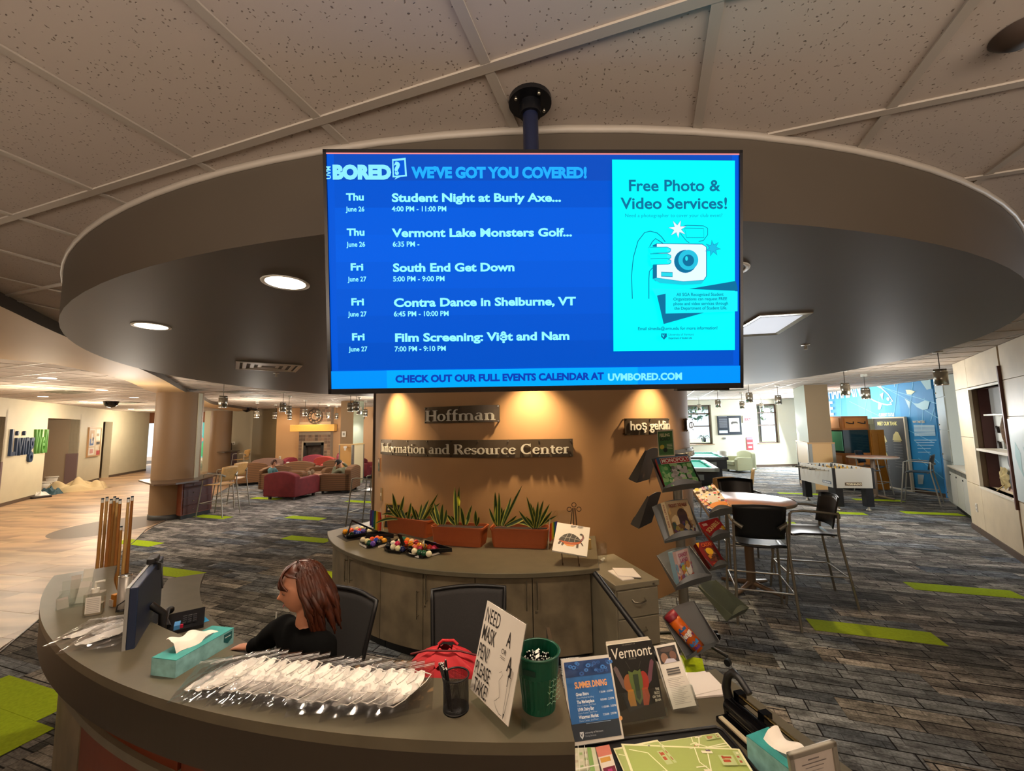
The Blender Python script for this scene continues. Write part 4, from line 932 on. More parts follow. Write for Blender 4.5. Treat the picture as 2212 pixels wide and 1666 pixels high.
for i in range(n):
    for j in range(int(CEIL/tw)+1):
        xa, za = fx0+i*tw, j*tw;
        if za+tw > mz0-.02 and za < mz1+.02: continue
        if xa+tw > fb0+.03 and xa < fb1-.03 and za < fzt-.02: continue
        b.box(xa+.01, FY+.012+rnd.random()*.008, za+.01, xa+tw-.01, FY+.04, min(za+tw-.01, CEIL), Mf, (TILE, mat('slate_tile2', '8c6e54', .45, noise=.3, nscale=4), mat('slate_tile3', '66503f', .45, noise=.3, nscale=4))[rnd.randrange(3)])
b.build('surround_tile', None, f, fix=False)['kind'] = 'stuff'
mx0, mx1 = LX(633, FY), LX(727, FY); B().box(mx0, FY-.28, mz0, mx1, FY+.04, mz1, Mf).build('mantel', mat('mantel_maple', 'e0a850', .4, noise=.05), f, bevel=.01)
B().box(fb0, FY-.0, 0, fb0+.1, FY+.05, fzt, Mf).box(fb1-.1, FY, 0, fb1, FY+.05, fzt, Mf).box(fb0, FY, fzt-.14, fb1, FY+.05, fzt, Mf).build('firebox_frame', mat('iron_black', '0d0c0c', .4), f)
B().box(fb0, 19.29, 0, fb1, 19.3, fzt, Mf).build('firebox', mat('firebrick', '4d4236', .8, noise=.4, nscale=6), f)
b = B(); [b.tube([(fb0+.25, FY+.18, .12+.09*k+.02), (fb1-.25, FY+.15+.03*k, .15+.1*k)], .05, 8, Mf) for k in range(3)]; b.build('log', mat('log', '3a2a20', .9), f)
light('lamp', 'SPOT', ((fx0+fx1)/2, FY-.9, CEIL-.05), 110, (1, .72, .42), .1, target=((fx0+fx1)/2, FY, 1.9), spot=100, blend=.8)
light('lamp', 'SPOT', (LX(612, FY), FY-.9, CEIL-.05), 70, (1, .75, .5), .1, target=(LX(612, FY), FY, 1.5), spot=110, blend=.8)
p = atY(680.5, 899, FY-.03); t = thing('wall_clock', 'large round openwork iron clock above the mantel', 'clock', p)
b = B()
for rr in (.33, .19): b.tube([(rr*math.cos(2*PI*i/40), 0, rr*math.sin(2*PI*i/40)) for i in range(40)], .018, 6, closed=True)
b.build('ring', mat('iron_clock', '2a221c', .5), t)
for k in range(12):
    a = 2*PI*k/12; B().tube([(.21*math.cos(a), -.005, .21*math.sin(a)), (.32*math.cos(a), -.005, .32*math.sin(a))], .014, 6).build('numeral', mat('iron_clock', '2a221c'), t)
B().tube([(0, -.01, 0), (.09, -.01, .1)], .011, 6).build('hand', mat('iron_clock', '2a221c'), t); B().tube([(0, -.01, 0), (-.05, -.01, .2)], .009, 6).build('hand', mat('iron_clock', '2a221c'), t)
for px, py, w, h, l in ((743, 938, .14, .2, 'small white notice on the lounge column side'), (605, 989, .09, .14, 'white outlet on the fireplace wall near the floor'), (505, 958, .12, .16, 'small white switch by the far desk')):
    p = atY(px, py, 19.27 if px > 560 and px < 700 else (15.0 if px > 700 else 20.5)); t = thing('wall_plate', l, 'wall plate', p); B().box(-w/2, -.02, -h/2, w/2, .01, h/2).build('plate', WHT, t); B().box(-w/4, -.024, -h/4, w/4, -.018, h/4).build('insert', mat('plate_grey', '8d8778', .5), t)
p = atY(746.5, 967, 14.88); t = thing('column_fixture', 'small white hook fixture on the wood panelled column', 'fixture', p); B().rbox(-.04, -.1, -.02, .04, .04, .05, .02).box(-.02, -.06, -.1, .02, .0, -.02).build('body', WHT, t)

# ================================================================ CLUB CHAIRS
def stripes(key, c1, c2, scale=16):
    m = mat(key, c1, .85); nt = m.node_tree; b = nt.nodes['Principled BSDF']; N = nt.nodes.new; tc = N('ShaderNodeTexCoord'); w = N('ShaderNodeTexWave'); w.bands_direction = 'Z'; w.inputs['Scale'].default_value = scale; w.inputs['Distortion'].default_value = .6
    mx = N('ShaderNodeMix'); mx.data_type = 'RGBA'; mx.inputs[6].default_value = lin(c1); mx.inputs[7].default_value = lin(c2); nt.links.new(tc.outputs['Object'], w.inputs['Vector']); nt.links.new(w.outputs['Fac'], mx.inputs[0]); nt.links.new(mx.outputs[2], b.inputs['Base Color']); return m
TANF = stripes('fabric_tan_stripe', '7a5532', '5f4026', 5); REDF = mat('fabric_red', '6e1c20', .8, noise=.15, nscale=8); ROSE = mat('fabric_rose', '8f3440', .8, noise=.1)
def arch(x0, x1, z0, z1, rise, n=14):
    return [(x0, z0), (x1, z0), (x1, z1)]+[(x1+(x0-x1)*i/n, z1+rise*math.sin(PI*i/n)**.7) for i in range(1, n)]+[(x0, z1)]
def armchair(label, loc, rz, m, W=.95, D=.95, H=.84, group='club chairs of the lounge', mt=None):
    t = thing('armchair', label, 'armchair', loc, rz, group)       # faces -y
    P = arch(-W/2, W/2, .09, H-.12, .12)
    Mx = RX(PI/2)
    B().prism(P, -D/2, -D/2+.2, Mx, mt or m).build('backrest', None, t, bevel=.03)          # back at +y
    for s_ in (-1, 1):
        prof = [(D/2-.03, .09), (-D/2, .09), (-D/2, .52), (-D/2+.05, .60), (-D/2+.15, .62), (D/2-.2, .60), (D/2-.03, .62)]
        B().prism([(y, z) for y, z in prof], -.09, .09, T(s_*(W/2-.09), 0, 0) @ Matrix(((0, 0, 1, 0), (1, 0, 0, 0), (0, 1, 0, 0), (0, 0, 0, 1))), m).build('armrest', None, t, bevel=.03)
    B().rbox(-W/2+.18, -D/2+.02, .1, W/2-.18, D/2-.2, .28, .02).build('seat_base', m, t)
    B().rbox(-W/2+.185, -D/2-.01, .28, W/2-.185, D/2-.2, .45, .05).build('seat_cushion', m, t, bevel=.03)
    for sx_ in (-1, 1):
        for sy_ in (-1, 1): B().box(sx_*(W/2-.14)-.03, sy_*(D/2-.12)-.03, 0, sx_*(W/2-.14)+.03, sy_*(D/2-.12)+.03, .1).build('foot', DARKB, t)
    return t
P_ = lambda px, Y: Vector((LX(px, Y), Y, 0))
armchair('dark red club chair in front, its back to the camera', (-6.62, 12.42, 0), PI+R(-13), REDF, 1.08, 1.05, .80)
armchair('brown club chair seen from its side, the reading person sits in it', (-5.62, 13.42, 0), R(-90+5), TANF, 1.1, 1.0, .84)
armchair('brown club chair with the boy in a teal shirt', (-7.65, 13.75, 0), R(62), TANF, 1.05, 1.0, .82)
armchair('brown club chair behind the reading person', P_(706, 15.4), R(-25), TANF, 1.0, .95, .84)
armchair('brown club chair at the far left of the lounge group', P_(545, 15.6), PI+R(40), TANF, 1.0, .95, .82)
armchair('greyish brown chair behind the far left club chair', P_(578, 17.1), R(20), mat('fabric_taupe', '8a6a58', .8), 1.15, .85, .84)
armchair('brown club chair with its arched back to the camera in the middle of the lounge', P_(655, 15.7), PI+R(10), TANF, 1.1, .85, .84)
armchair('orange red club chair behind the middle brown chair', P_(693, 16.9), R(-8), mat('fabric_orange_red', '9e3a2c', .8), .9, .9, .88)
armchair('dark rose chair left of the fireplace row', P_(643, 18.2), R(85), ROSE, .9, .85, .80)
armchair('dark rose chair centred before the fireplace, back to the camera', P_(688, 18.2), PI, ROSE, .95, .8, .92)
armchair('dark rose chair at the right end of the fireplace row', P_(722, 18.3), R(-75), ROSE, .8, .75, .95)
armchair('red armchair between the lounge column and the round wall', P_(791, 17.0), R(70), REDF, .9, .9, .8)
p = P_(622, 16.9); t = thing('side_table', 'low dark side table in the lounge beside the brown chairs', 'side table', p, .2); B().rbox(-.5, -.25, .42, .5, .25, .47, .05).build('top', mat('table_dark', '3a271b', .3), t)
for a, b_ in ((-.4, -.2), (.4, -.2), (-.4, .2), (.4, .2)): B().box(a-.03, b_-.03, 0, a+.03, b_+.03, .42).build('leg', mat('table_dark', '3a271b'), t)
t = thing('paper_cup', 'white paper cup on the lounge side table', 'cup', p+Vector((0.05, 0, .47))); B().lathe([(0, 0), (.045, 0), (.06, .2), (.05, .2)], 16).build('cup', WHT, t); B().lathe([(.062, .2), (.05, .225), (0, .225)], 16).build('lid', WHT, t)

# ================================================================ BAR CHAIRS (shell seat, silver frame) and standing desks
SIL = mat('frame_silver', 'a09c90', .35, .85)
SHB = mat('shell_black', '14171b', .32); SHW = mat('shell_wood', 'c69a5c', .4, noise=.08)
def make_barchair(key, sm, arms=True):
    t = thing('bar_chair', 'x', 'bar chair')     # faces -y
    def seat(u, v): x = (u-.5)*.46; y = -.22+v*.44; return (x, y, .76-.02*math.sin(PI*u)+.015*(1-v)*(-1 if v < .2 else 0))
    o = B().grid(seat, 8, 8).build('seat', sm, t, fix=False); m = o.modifiers.new('s', 'SOLIDIFY'); m.thickness = .018
    def back(u, v): x = (u-.5)*(.44+.04*v); return (x, .21+.07*v+.05*math.sin(PI*u)-.03, .82+.33*v+.02*math.sin(PI*u)*v)
    o = B().grid(back, 10, 6).build('backrest', sm, t, fix=False); m = o.modifiers.new('s', 'SOLIDIFY'); m.thickness = .014
    for s_ in (-1, 1):
        B().tube([(s_*.24, -.22, .98 if arms else .74), (s_*.245, -.24, .75), (s_*.27, -.33, 0)], .013, 8).build('leg', SIL, t)
        B().tube([(s_*.235, .24, 1.0), (s_*.24, .23, .76), (s_*.27, .34, 0)], .013, 8).build('leg', SIL, t)
        if arms: B().tube([(s_*.24, -.225, .96), (s_*.24, -.2, .99), (s_*.24, -.1, 1.005), (s_*.25, .15, .99), (s_*.235, .24, .975)], .013, 8).tube([(s_*.235, .24, .975), (s_*.16, .27, .93)], [.02, .024], 8).build('armrest', SIL, t)
        B().tube([(s_*.255, -.285, .32), (s_*.255, .285, .32)], .008, 6).build('footrest', SIL, t)
    B().tube([(-.255, -.285, .32), (.255, -.285, .32)], .009, 6).build('footrest', PULL, t); B().tube([(-.245, .28, .32), (.245, .28, .32)], .008, 6).build('footrest', SIL, t)
    B().tube([(-.24, -.2, .735), (.24, -.2, .735)], .011, 6).tube([(-.24, .18, .735), (.24, .18, .735)], .011, 6).build('seat_rail', SIL, t)
    return t
bcp = {}
def barchair(kind, label, loc, rz, group, sm=None):
    if kind not in bcp:
        t = bcp[kind] = make_barchair(kind, sm); t.location = loc; t.rotation_euler = (0, 0, rz); t['label'] = label; t['group'] = group; return t
    return dup(bcp[kind], loc, rz, label, group)
def face(fx, fy): return math.atan2(fx, -fy)      # rotation that makes -y point to (fx, fy)
GB, GW = 'black bar chairs', 'light wood bar chairs'
c = sum([at(1606, 1349, 0), at(1722, 1365.6, 0), at(1573, 1291, 0), at(1686, 1304, 0)], Vector())/4
barchair('b', 'nearest black bar chair, back to the camera at the round table', (c.x, c.y, 0), face(.23, .64), GB, SHB)
barchair('b', 'black bar chair on the right side of the nearest round table', (3.38, 4.88, 0), face(-.95, .28), GB)
barchair('b', 'black bar chair behind the nearest round table', (LX(1590, 6.0), 6.0, 0), face(-.25, -1), GB)
barchair('b', 'black bar chair at the right of the far round table by the mural', (9.75, 9.98, 0), face(-.6, .75), GB)
barchair('b', 'black bar chair behind the far round table, before the fish tank', (LX(1874, 11.35), 11.35, 0), face(.5, -.9), GB)
barchair('b', 'black bar chair left of the round wall edge, half hidden', (LX(798, 8.6), 8.6, 0), face(-1, .3), GB)
barchair('w', 'light wood bar chair nearest, at the standing desk by the column', (-7.05, 9.95, 0), face(-1, .1), GW, SHW)
barchair('w', 'light wood bar chair second, behind the nearest at the column desk', (LX(503, 11.0), 11.05, 0), face(-1, .1), GW)
barchair('w', 'light wood bar chair at the far standing desk', (LX(524, 18.3), 18.3, 0), face(-1, -.1), GW)
def lowchair(label, loc, rz):
    t = thing('cafe_chair', label, 'chair', loc, rz, 'cafe chairs with curved wooden backs')
    def back(u, v): return ((u-.5)*.5, .2+.06*v+.06*math.sin(PI*u), .52+.36*v+.03*math.sin(PI*u)*v)
    o = B().grid(back, 10, 5).build('backrest', SHW, t, fix=False); o.modifiers.new('s', 'SOLIDIFY').thickness = .014
    o = B().rbox(-.23, -.24, .45, .23, .2, .47, .06).build('seat', SHW, t)
    for a, b_ in ((-.21, -.2), (.21, -.2), (-.21, .22), (.21, .22)): B().tube([(a, b_, .52 if b_ > 0 else .45), (a*1.1, b_*1.15, 0)], .012, 6).build('leg', SIL, t)
lowchair('cafe chair with a curved wooden back, nearer, behind the black bar chairs', (4.25, 8.75, 0), face(-.2, 1)); lowchair('cafe chair with a curved wooden back, farther, by the pool table', (5.45, 10.0, 0), face(-1, .6))
def bartable(label, x, y, r):
    t = thing('bar_table', label, 'table', (x, y, 0)); B().lathe([(0, 1.035), (r-.02, 1.035), (r, 1.05), (r, 1.06), (r-.01, 1.068), (0, 1.068)], 48).build('tabletop', mat('table_orange', 'c98f6c', .28), t)
    B().lathe([(r-.004, 1.032), (r+.004, 1.04), (r+.004, 1.062), (r-.004, 1.07)], 48).build('edge_band', mat('edge_taupe', '9b8f80', .4), t)
    B().tube([(0, 0, .02), (0, 0, 1.04)], .05, 16).build('post', mat('post_bronze', '7d6a5a', .35, .4), t)
    for k in range(4):
        a = k*PI/2+.6; B().tube([(0, 0, .09), (.36*math.cos(a), .36*math.sin(a), .03)], [.035, .02], 8).build('foot', mat('post_bronze', '7d6a5a'), t)
bartable('round orange bar table nearest, among the black bar chairs', 2.83, 5.1, .52); bartable('round orange bar table far, in front of the fish tank and mural', 9.25, 10.65, .52)
DKW = mat('cherry_dark', '4a1d12', .35, noise=.15); DKT = mat('desk_top_brown', '4d3a2b', .3)
def coldesk(label, top, base, z, zb):
    c = sum(base, Vector())/len(base); t = thing('standing_desk', label, 'desk', (c.x, c.y, 0)); M = T(-c.x, -c.y, 0)
    B().prism([(p.x, p.y) for p in top], z-.035, z, M).build('desktop', DKT, t); B().prism([(p.x, p.y) for p in base], .09, z-.035, M).build('body', mat('cherry_light', '7a3a22', .4, noise=.1), t); B().prism([((p.x-c.x)*.94+c.x, (p.y-c.y)*.94+c.y) for p in base], 0, .09, M).build('toe_kick', DARKB, t)
    a, b_ = base[1], base[2]; e = (b_-a).normalized(); an = math.atan2(e.y, e.x); L = (b_-a).length; Md = M @ T(a.x, a.y, 0) @ RZ(an)
    hh = (z-.16)/4
    for k in range(4):
        d = B().box(.04, -.015, .11+hh*k, L-.04, .0, .11+hh*(k+1)-.01, Md).build('drawer', DKW, t); B().sphere((L*.35, -.025, .11+hh*k+hh*.5), .014, 8, Md).build('knob', PULL, d)
b1, b2 = at(389, 1124, 0), at(456, 1108, 0); b0 = at(362, 1118, 0)+Vector((0, .0, 0)); out = (b2-b1)
coldesk('dark standing desk wrapped round the near tan column', [Vector(PC1)+Vector((-.62, -.3, 0)), at(332, 1047, .9), at(380, 1044, .9), at(430, 1037, .9), at(459, 1029, .9), at(452, 1026, .9)+Vector((0, .35, 0)), Vector(PC1)+Vector((.4, .9, 0)), Vector(PC1)+Vector((-.3, .5, 0))], [b0, b1, b2, b2+Vector((-.5, .25, 0)), b1+Vector((-.6, .8, 0))], .9, 0)
b1, b2 = at(486, 1020, 0), at(512, 1018, 0); b0 = at(467, 1021, 0)
coldesk('dark standing desk at the far column with a tray on it', [at(457, 975, 1.06), at(485, 977.5, 1.06), at(513, 975, 1.06), at(511, 973, 1.06)+Vector((0, .25, 0)), PC2+Vector((.3, .35, 0)), PC2+Vector((-.4, .1, 0))], [b0, b1, b2, b2+Vector((-.2, .5, 0)), b1+Vector((-.6, .6, 0))], 1.06, 0)
p = at(484, 973, 1.06)+Vector((0, .2, 0)); t = thing('leaflet_holder', 'small dark leaflet holder on the far standing desk', 'holder', (p.x, p.y, 1.062)); B().box(-.2, -.02, 0, .2, .06, .33).build('holder', mat('holder_brown', '3a2c26', .5), t); B().box(-.12, -.03, .04, .12, -.02, .28).build('leaflet', mat('leaflet', '7d7068', .6), t)
# added fill points in the lounge, about pendant height, without fixtures of their own
for x, y, w in ((-7.2, 7.6, 55), (-8.6, 13.6, 110), (-4.6, 13.5, 90), (-7.5, 17, 90)):
    light('lounge_fill', 'POINT', (x, y, 2.2), w, (1, .88, .74), .25)
for x, y, w in ((-7.6, 4.5, 70), (-10.5, 9, 110), (-14, 14, 150), (-17, 19, 130)):
    light('hall_fill', 'POINT', (x, y, 2.3), w, (1, .84, .64), .3)  # added hall fill, set below the ceiling so that it brightens it too
# ================================================================ SIGNS ON THE ROUND WALL
def dfit(px, py, off=.0):
    p = drum_pt(px, py, off); return math.atan2(p.y-DRUM.y, p.x-DRUM.x), p.z
def dmap(off):      # arc coordinate (radians), height -> point proud of the round wall
    return lambda a, z, h: (DRUM.x+(DR+off+h)*math.cos(a), DRUM.y+(DR+off+h)*math.sin(a), z)
ANOD = mat('sign_bronze', '5f5242', .3, .5); LET = mat('letter_white', 'd8d4c6', .35); STUD = mat('stud', '8a8478', .25, 1)
# a small slab-serif alphabet: strokes l(x0,y0,x1,y1,w), arcs a(cx,cy,rx,ry,a0,a1,w), serifs s(x,y,w)
SER = {
 'H': (.78, [('l', .15, 0, .15, .7, .13), ('l', .63, 0, .63, .7, .13), ('l', .15, .36, .63, .36, .06), ('s', .15, 0, .3), ('s', .63, 0, .3), ('s', .15, .7, .3), ('s', .63, .7, .3)]),
 'I': (.36, [('l', .18, 0, .18, .7, .13), ('s', .18, 0, .32), ('s', .18, .7, .32)]),
 'R': (.74, [('l', .16, 0, .16, .7, .13), ('s', .16, 0, .3), ('s', .12, .7, .2), ('a', .32, .52, .2, .16, -90, 90, .1), ('l', .1, .68, .33, .68, .05), ('l', .16, .36, .33, .36, .05), ('l', .34, .36, .62, .02, .13), ('s', .66, 0, .16)]),
 'C': (.72, [('a', .38, .35, .29, .33, 50, 310, .12), ('l', .6, .5, .6, .72, .04), ('l', .6, .0, .6, .18, .03)]),
 'a': (.5, [('l', .33, .05, .33, .34, .11), ('a', .23, .34, .12, .12, 0, 150, .07), ('a', .2, .15, .13, .13, 60, 300, .09), ('l', .2, .27, .33, .29, .04), ('l', .3, .04, .45, .04, .06)]),
 'c': (.45, [('a', .25, .23, .18, .21, 50, 310, .1), ('l', .38, .32, .38, .4, .06)]),
 'd': (.57, [('l', .41, .03, .41, .72, .11), ('a', .23, .23, .17, .21, 60, 300, .1), ('l', .28, .69, .42, .71, .05), ('l', .36, .03, .54, .03, .05)]),
 'e': (.47, [('a', .25, .23, .18, .21, 20, 320, .1), ('l', .1, .26, .4, .26, .05)]),
 'f': (.36, [('l', .16, 0, .16, .56, .11), ('s', .17, 0, .27), ('a', .28, .57, .12, .13, 60, 180, .08), ('l', .03, .44, .33, .44, .05)]),
 'i': (.3, [('l', .15, 0, .15, .44, .11), ('s', .15, 0, .25), ('s', .1, .44, .14), ('l', .15, .58, .15, .69, .12)]),
 'm': (.9, [('l', .14, 0, .14, .42, .11), ('l', .45, 0, .45, .32, .11), ('l', .76, 0, .76, .32, .11), ('a', .3, .31, .15, .12, 0, 150, .08), ('a', .61, .31, .15, .12, 0, 150, .08), ('s', .14, 0, .24), ('s', .45, 0, .24), ('s', .76, 0, .24), ('s', .09, .43, .12)]),
 'n': (.6, [('l', .14, 0, .14, .42, .11), ('l', .45, 0, .45, .32, .11), ('a', .3, .31, .15, .12, 0, 150, .08), ('s', .14, 0, .24), ('s', .45, 0, .24), ('s', .09, .43, .12)]),
 'o': (.52, [('a', .26, .23, .19, .21, 0, 360, .1)]),
 'r': (.43, [('l', .14, 0, .14, .42, .11), ('s', .15, 0, .26), ('s', .09, .43, .12), ('a', .27, .3, .13, .13, 50, 150, .09)]),
 's': (.4, [('a', .2, .33, .12, .1, 20, 250, .08), ('a', .2, .12, .13, .11, -160, 90, .08), ('l', .14, .27, .26, .19, .09)]),
 't': (.34, [('l', .16, .08, .16, .56, .1), ('l', .03, .42, .31, .42, .05), ('a', .25, .1, .09, .09, 180, 320, .08)]),
 'u': (.6, [('l', .14, .1, .14, .44, .11), ('l', .44, .02, .44, .44, .11), ('a', .29, .13, .15, .12, 180, 330, .08), ('s', .09, .44, .14), ('s', .4, .44, .14), ('l', .42, .03, .57, .03, .05)]),
 ' ': (.28, [])}
def serif(body):
    x = 0; Q = []
    for ch in body:
        w, st = SER[ch]
        for s_ in st:
            if s_[0] == 'l': _, a, b_, c, d, ww = s_; v = Vector((c-a, d-b_)).normalized(); n_ = Vector((-v.y, v.x))*ww*.62; Q.append([(x+a+n_.x, b_+n_.y), (x+a-n_.x, b_-n_.y), (x+c-n_.x, d-n_.y), (x+c+n_.x, d+n_.y)])
            elif s_[0] == 's': _, a, b_, ww = s_; yy = b_ if b_ < .1 else b_-.045; Q.append([(x+a-ww/2, yy), (x+a+ww/2, yy), (x+a+ww/2, yy+.045), (x+a-ww/2, yy+.045)])
            else:
                _, cx, cy, rx, ry, a0, a1, ww = s_; n = max(4, int(abs(a1-a0)/22))
                for k in range(n):
                    A, B_ = R(a0+(a1-a0)*k/n), R(a0+(a1-a0)*(k+1)/n)
                    def pt(t, sg): f = ww/2*(.75+.55*abs(math.cos(t))); return (x+cx+(rx+sg*f)*math.cos(t), cy+(ry+sg*f*.7)*math.sin(t))
                    Q.append([pt(A, 1), pt(A, -1), pt(B_, -1), pt(B_, 1)])
        x += w
    return Q, x
def arc_sign(label, quad, lines, text_kind, name='sign', cat='sign', off=.05, th=.012):
    """quad = px of left top, right top, right bottom, left bottom"""
    aL = (dfit(*quad[0], off)[0]+dfit(*quad[3], off)[0])/2; aR = (dfit(*quad[1], off)[0]+dfit(*quad[2], off)[0])/2
    z1 = (dfit(*quad[0], off)[1]+dfit(*quad[1], off)[1])/2; z0 = (dfit(*quad[2], off)[1]+dfit(*quad[3], off)[1])/2
    c = Vector(dmap(off)((aL+aR)/2, (z0+z1)/2, 0)); t = thing(name, label, cat, c); Mi = Matrix.Translation(-c); n = max(2, int(abs(aR-aL)*DR/.06)); f = dmap(off); b = B()
    vs = [f(aL+(aR-aL)*i/n, z, h) for h in (0, -th) for z in (z0, z1) for i in range(n+1)]; k = n+1; fs = []
    for i in range(n): fs += [(i, i+1, k+i+1, k+i), (2*k+i, 2*k+i+1, 3*k+i+1, 3*k+i), (k+i, k+i+1, 3*k+i+1, 3*k+i), (i, i+1, 2*k+i+1, 2*k+i)]
    fs += [(0, k, 3*k, 2*k), (n, k+n, 3*k+n, 2*k+n)]; b.add(vs, fs, Mi, ANOD).build('panel', None, t)
    for body, u0, u1, v0, hh in lines:      # fractions of the panel
        a0, a1 = aL+(aR-aL)*u0, aL+(aR-aL)*u1; zb = z0+(z1-z0)*v0; H_ = (z1-z0)*hh; b = B()
        if text_kind == 'serif':
            Q, w = serif(body); g = dmap(off+.022)
            for q in Q:
                m = len(q); vs = [g(a0+(a1-a0)*x/w, zb+y*H_/.7, h) for h in (0, -.012) for x, y in q]; b.add(vs, [tuple(range(m)), tuple(range(m, 2*m))]+[(i, (i+1) % m, m+(i+1) % m, m+i) for i in range(m)], Mi, LET)
            b.build('lettering', None, t, fix=True)
        else:
            vs, fs = text_geo(body, 1.0, .014, .02, 'LEFT'); w0 = min(v[0] for v in vs); w1 = max(v[0] for v in vs); g = dmap(off+.014)
            b.add([g(a0+(a1-a0)*(v[0]-w0)/(w1-w0), zb+v[1]*H_/.72, v[2]*.35) for v in vs], fs, Mi, LET).build('lettering', None, t, fix=False)
    m_ = max(2, int(abs(aR-aL)*DR/.33)+1)
    for i in range(m_):
        for z in (z0+.015, z1-.015):
            a = aL+(aR-aL)*(.012+.976*i/(m_-1)); p0 = Vector(dmap(0)(a, z, 0)); p1 = Vector(dmap(off+.01)(a, z, 0)); B().tube([Mi @ p0, Mi @ p1], .009, 8).build('standoff', STUD, t)
    return t
arc_sign('bronze sign with raised serif letters reading Hoffman', [(917, 879), (1079, 876), (1079, 912), (918, 915)], [('Hoffman', .03, .96, .12, .66)], 'serif')
arc_sign('long bronze sign reading Information and Resource Center', [(822, 949), (1238, 948), (1238, 988), (822, 980)], [('Information and Resource Center', .03, .985, .2, .55)], 'serif')
arc_sign('bronze sign with white letters reading hoş geldin', [(1349, 905), (1445, 903), (1445, 937), (1351, 941)], [('hoş geldin', .08, .985, .30, .56)], 'sans')
arc_sign('small dark sign on the right edge of the round wall', [(1484, 904), (1497, 904), (1497, 932), (1484, 931)], [('CI', .45, .98, .2, .55)], 'sans', off=.045)
arc_sign('dark curved sign low on the right of the round wall, behind the game rack', [(1407, 976), (1497, 966), (1497, 990), (1407, 994)], [('TOYRINOS', .42, .99, .12, .5)], 'sans', off=.045)
# small plate, switch
def drum_plate(px, py, w, h, label, colr, kind):
    a, z = dfit(px, py); c = Vector(dmap(0)(a, z, 0)); t = thing(kind, label, kind.replace('_', ' ').split()[-1], c, 0); t.rotation_euler = (0, 0, a+PI/2)
    B().box(-w/2, -.012, -h/2, w/2, .0, h/2).build('plate', mat('plate_'+colr, colr, .5), t, bevel=.002); return t
t = drum_plate(820.5, 1004, .10, .19, 'small room plaque at the left end of the round wall', '7a5638', 'room_plaque'); pp = Print(T(0, -.013, 0) @ RX(PI/2)); pp.rect(-.045, -.085, .045, .02, '3c4a3a').rect(-.04, .045, .0, .07, 'd9d0b8').txt('INC', -.04, .03, .03, 'e9e2cf', .02).line([(-.03, -.03), (.03, -.03)], .004, 'a8b09a').line([(-.02, -.045), (.02, -.045)], .004, 'a8b09a'); pp.build('print', t)
t = drum_plate(825, 1068, .07, .17, 'metal switch plate on the round wall above the left planter', '8f7750', 'switch_plate'); B().box(-.012, -.018, -.02, .012, -.01, .02).build('toggle', WHT, t)

# ================================================================ POSTER, EXTINGUISHER SIGN, SCONCES ON THE WINDOW WALL
def wpos(px, py): return atY(px, py, WINY)
q0, q1 = wpos(1551, 940), wpos(1599, 898); t = thing('wall_poster', 'black framed information poster between the far windows', 'poster', ((q0.x+q1.x)/2, WINY, (q0.z+q1.z)/2)); w, h = (q1.x-q0.x), (q1.z-q0.z)
B().box(-w/2, -.04, -h/2, w/2, 0, h/2).build('panel', mat('poster_black', '23262c', .4), t); pp = Print(T(0, -.041, 0) @ RX(PI/2)); pp.rect(-.02*w, -.35*h, .42*w, .38*h, 'dcdccb')
pp.poly([(.05*w, .12*h), (.12*w, .2*h), (.3*w, .2*h), (.36*w, .14*h), (.34*w, .05*h), (.3*w, .1*h), (.14*w, .09*h), (.1*w, .03*h)], '4a463e')
for k in range(7): pp.line([(.03*w, (-.02-.04*k)*h), (.37*w, (-.02-.04*k)*h)], .012, '8a8678')
for k in range(11): pp.line([(-.44*w, (.35-.045*k)*h), (-.1*w, (.35-.045*k)*h)], .014, '8b8f96')
pp.rect(-.46*w, -.4*h, -.1*w, -.27*h, 'cfe0ea').line([(-.46*w, .45*h), (-.1*w, .45*h)], .02, 'b0b4ba'); pp.build('print', t)
q0, q1 = wpos(1613.5, 972), wpos(1625, 945); t = thing('extinguisher_sign', 'narrow red and white fire sign by the right window', 'sign', ((q0.x+q1.x)/2, WINY, (q0.z+q1.z)/2)); w, h = q1.x-q0.x, q1.z-q0.z
B().box(-w/2, -.03, -h/2, w/2, 0, h/2).build('panel', mat('sign_red', 'b03a40', .5), t); pp = Print(T(0, -.031, 0) @ RX(PI/2)); pp.rect(-w/2, .32*h, w/2, .48*h, '8f86a8').rect(-w*.4, -.02*h, w*.4, .1*h, 'e8c8c8').rect(-w*.3, -.34*h, w*.3, -.2*h, 'e8c8c8'); pp.build('print', t)
p = wpos(1615, 906); t = thing('exit_sign', 'small white and red exit sign above the fire sign', 'exit sign', p); B().box(-.24, -.06, -.16, .24, 0, .16).build('housing', WHT, t); pp = Print(T(0, -.061, 0) @ RX(PI/2)); pp.txt('EXIT', -.17, -.07, .19, 'b03050', .03, xs=.7); pp.build('print', t)
p = wpos(1564, 945.5); t = thing('thermostat', 'small dark thermostat below the wall poster', 'thermostat', p); B().rbox(-.06, -.08, 0, .06, 0, .03, .02, RX(PI/2)).build('body', mat('thermo', '6b6a64', .5), t)
# potted plant on the left window sill
p = wpos(1521, 955); t = thing('sill_plant', 'small dark potted plant on the left window sill', 'plant', p+Vector((0, -.02, .0))); B().lathe([(0, 0), (.09, 0), (.12, .18), (.1, .18)], 16).build('pot', mat('pot_dark', '25302f', .3), t)
for k in range(9):
    a = k*.7; B().tube([(0, 0, .16), (.15*math.cos(a), .1*math.sin(a), .3), (.32*math.cos(a), .2*math.sin(a), .12)], [.008, .012, .003], 5).build('leaf', mat('leaf_dark', '2e4a30', .6), t)
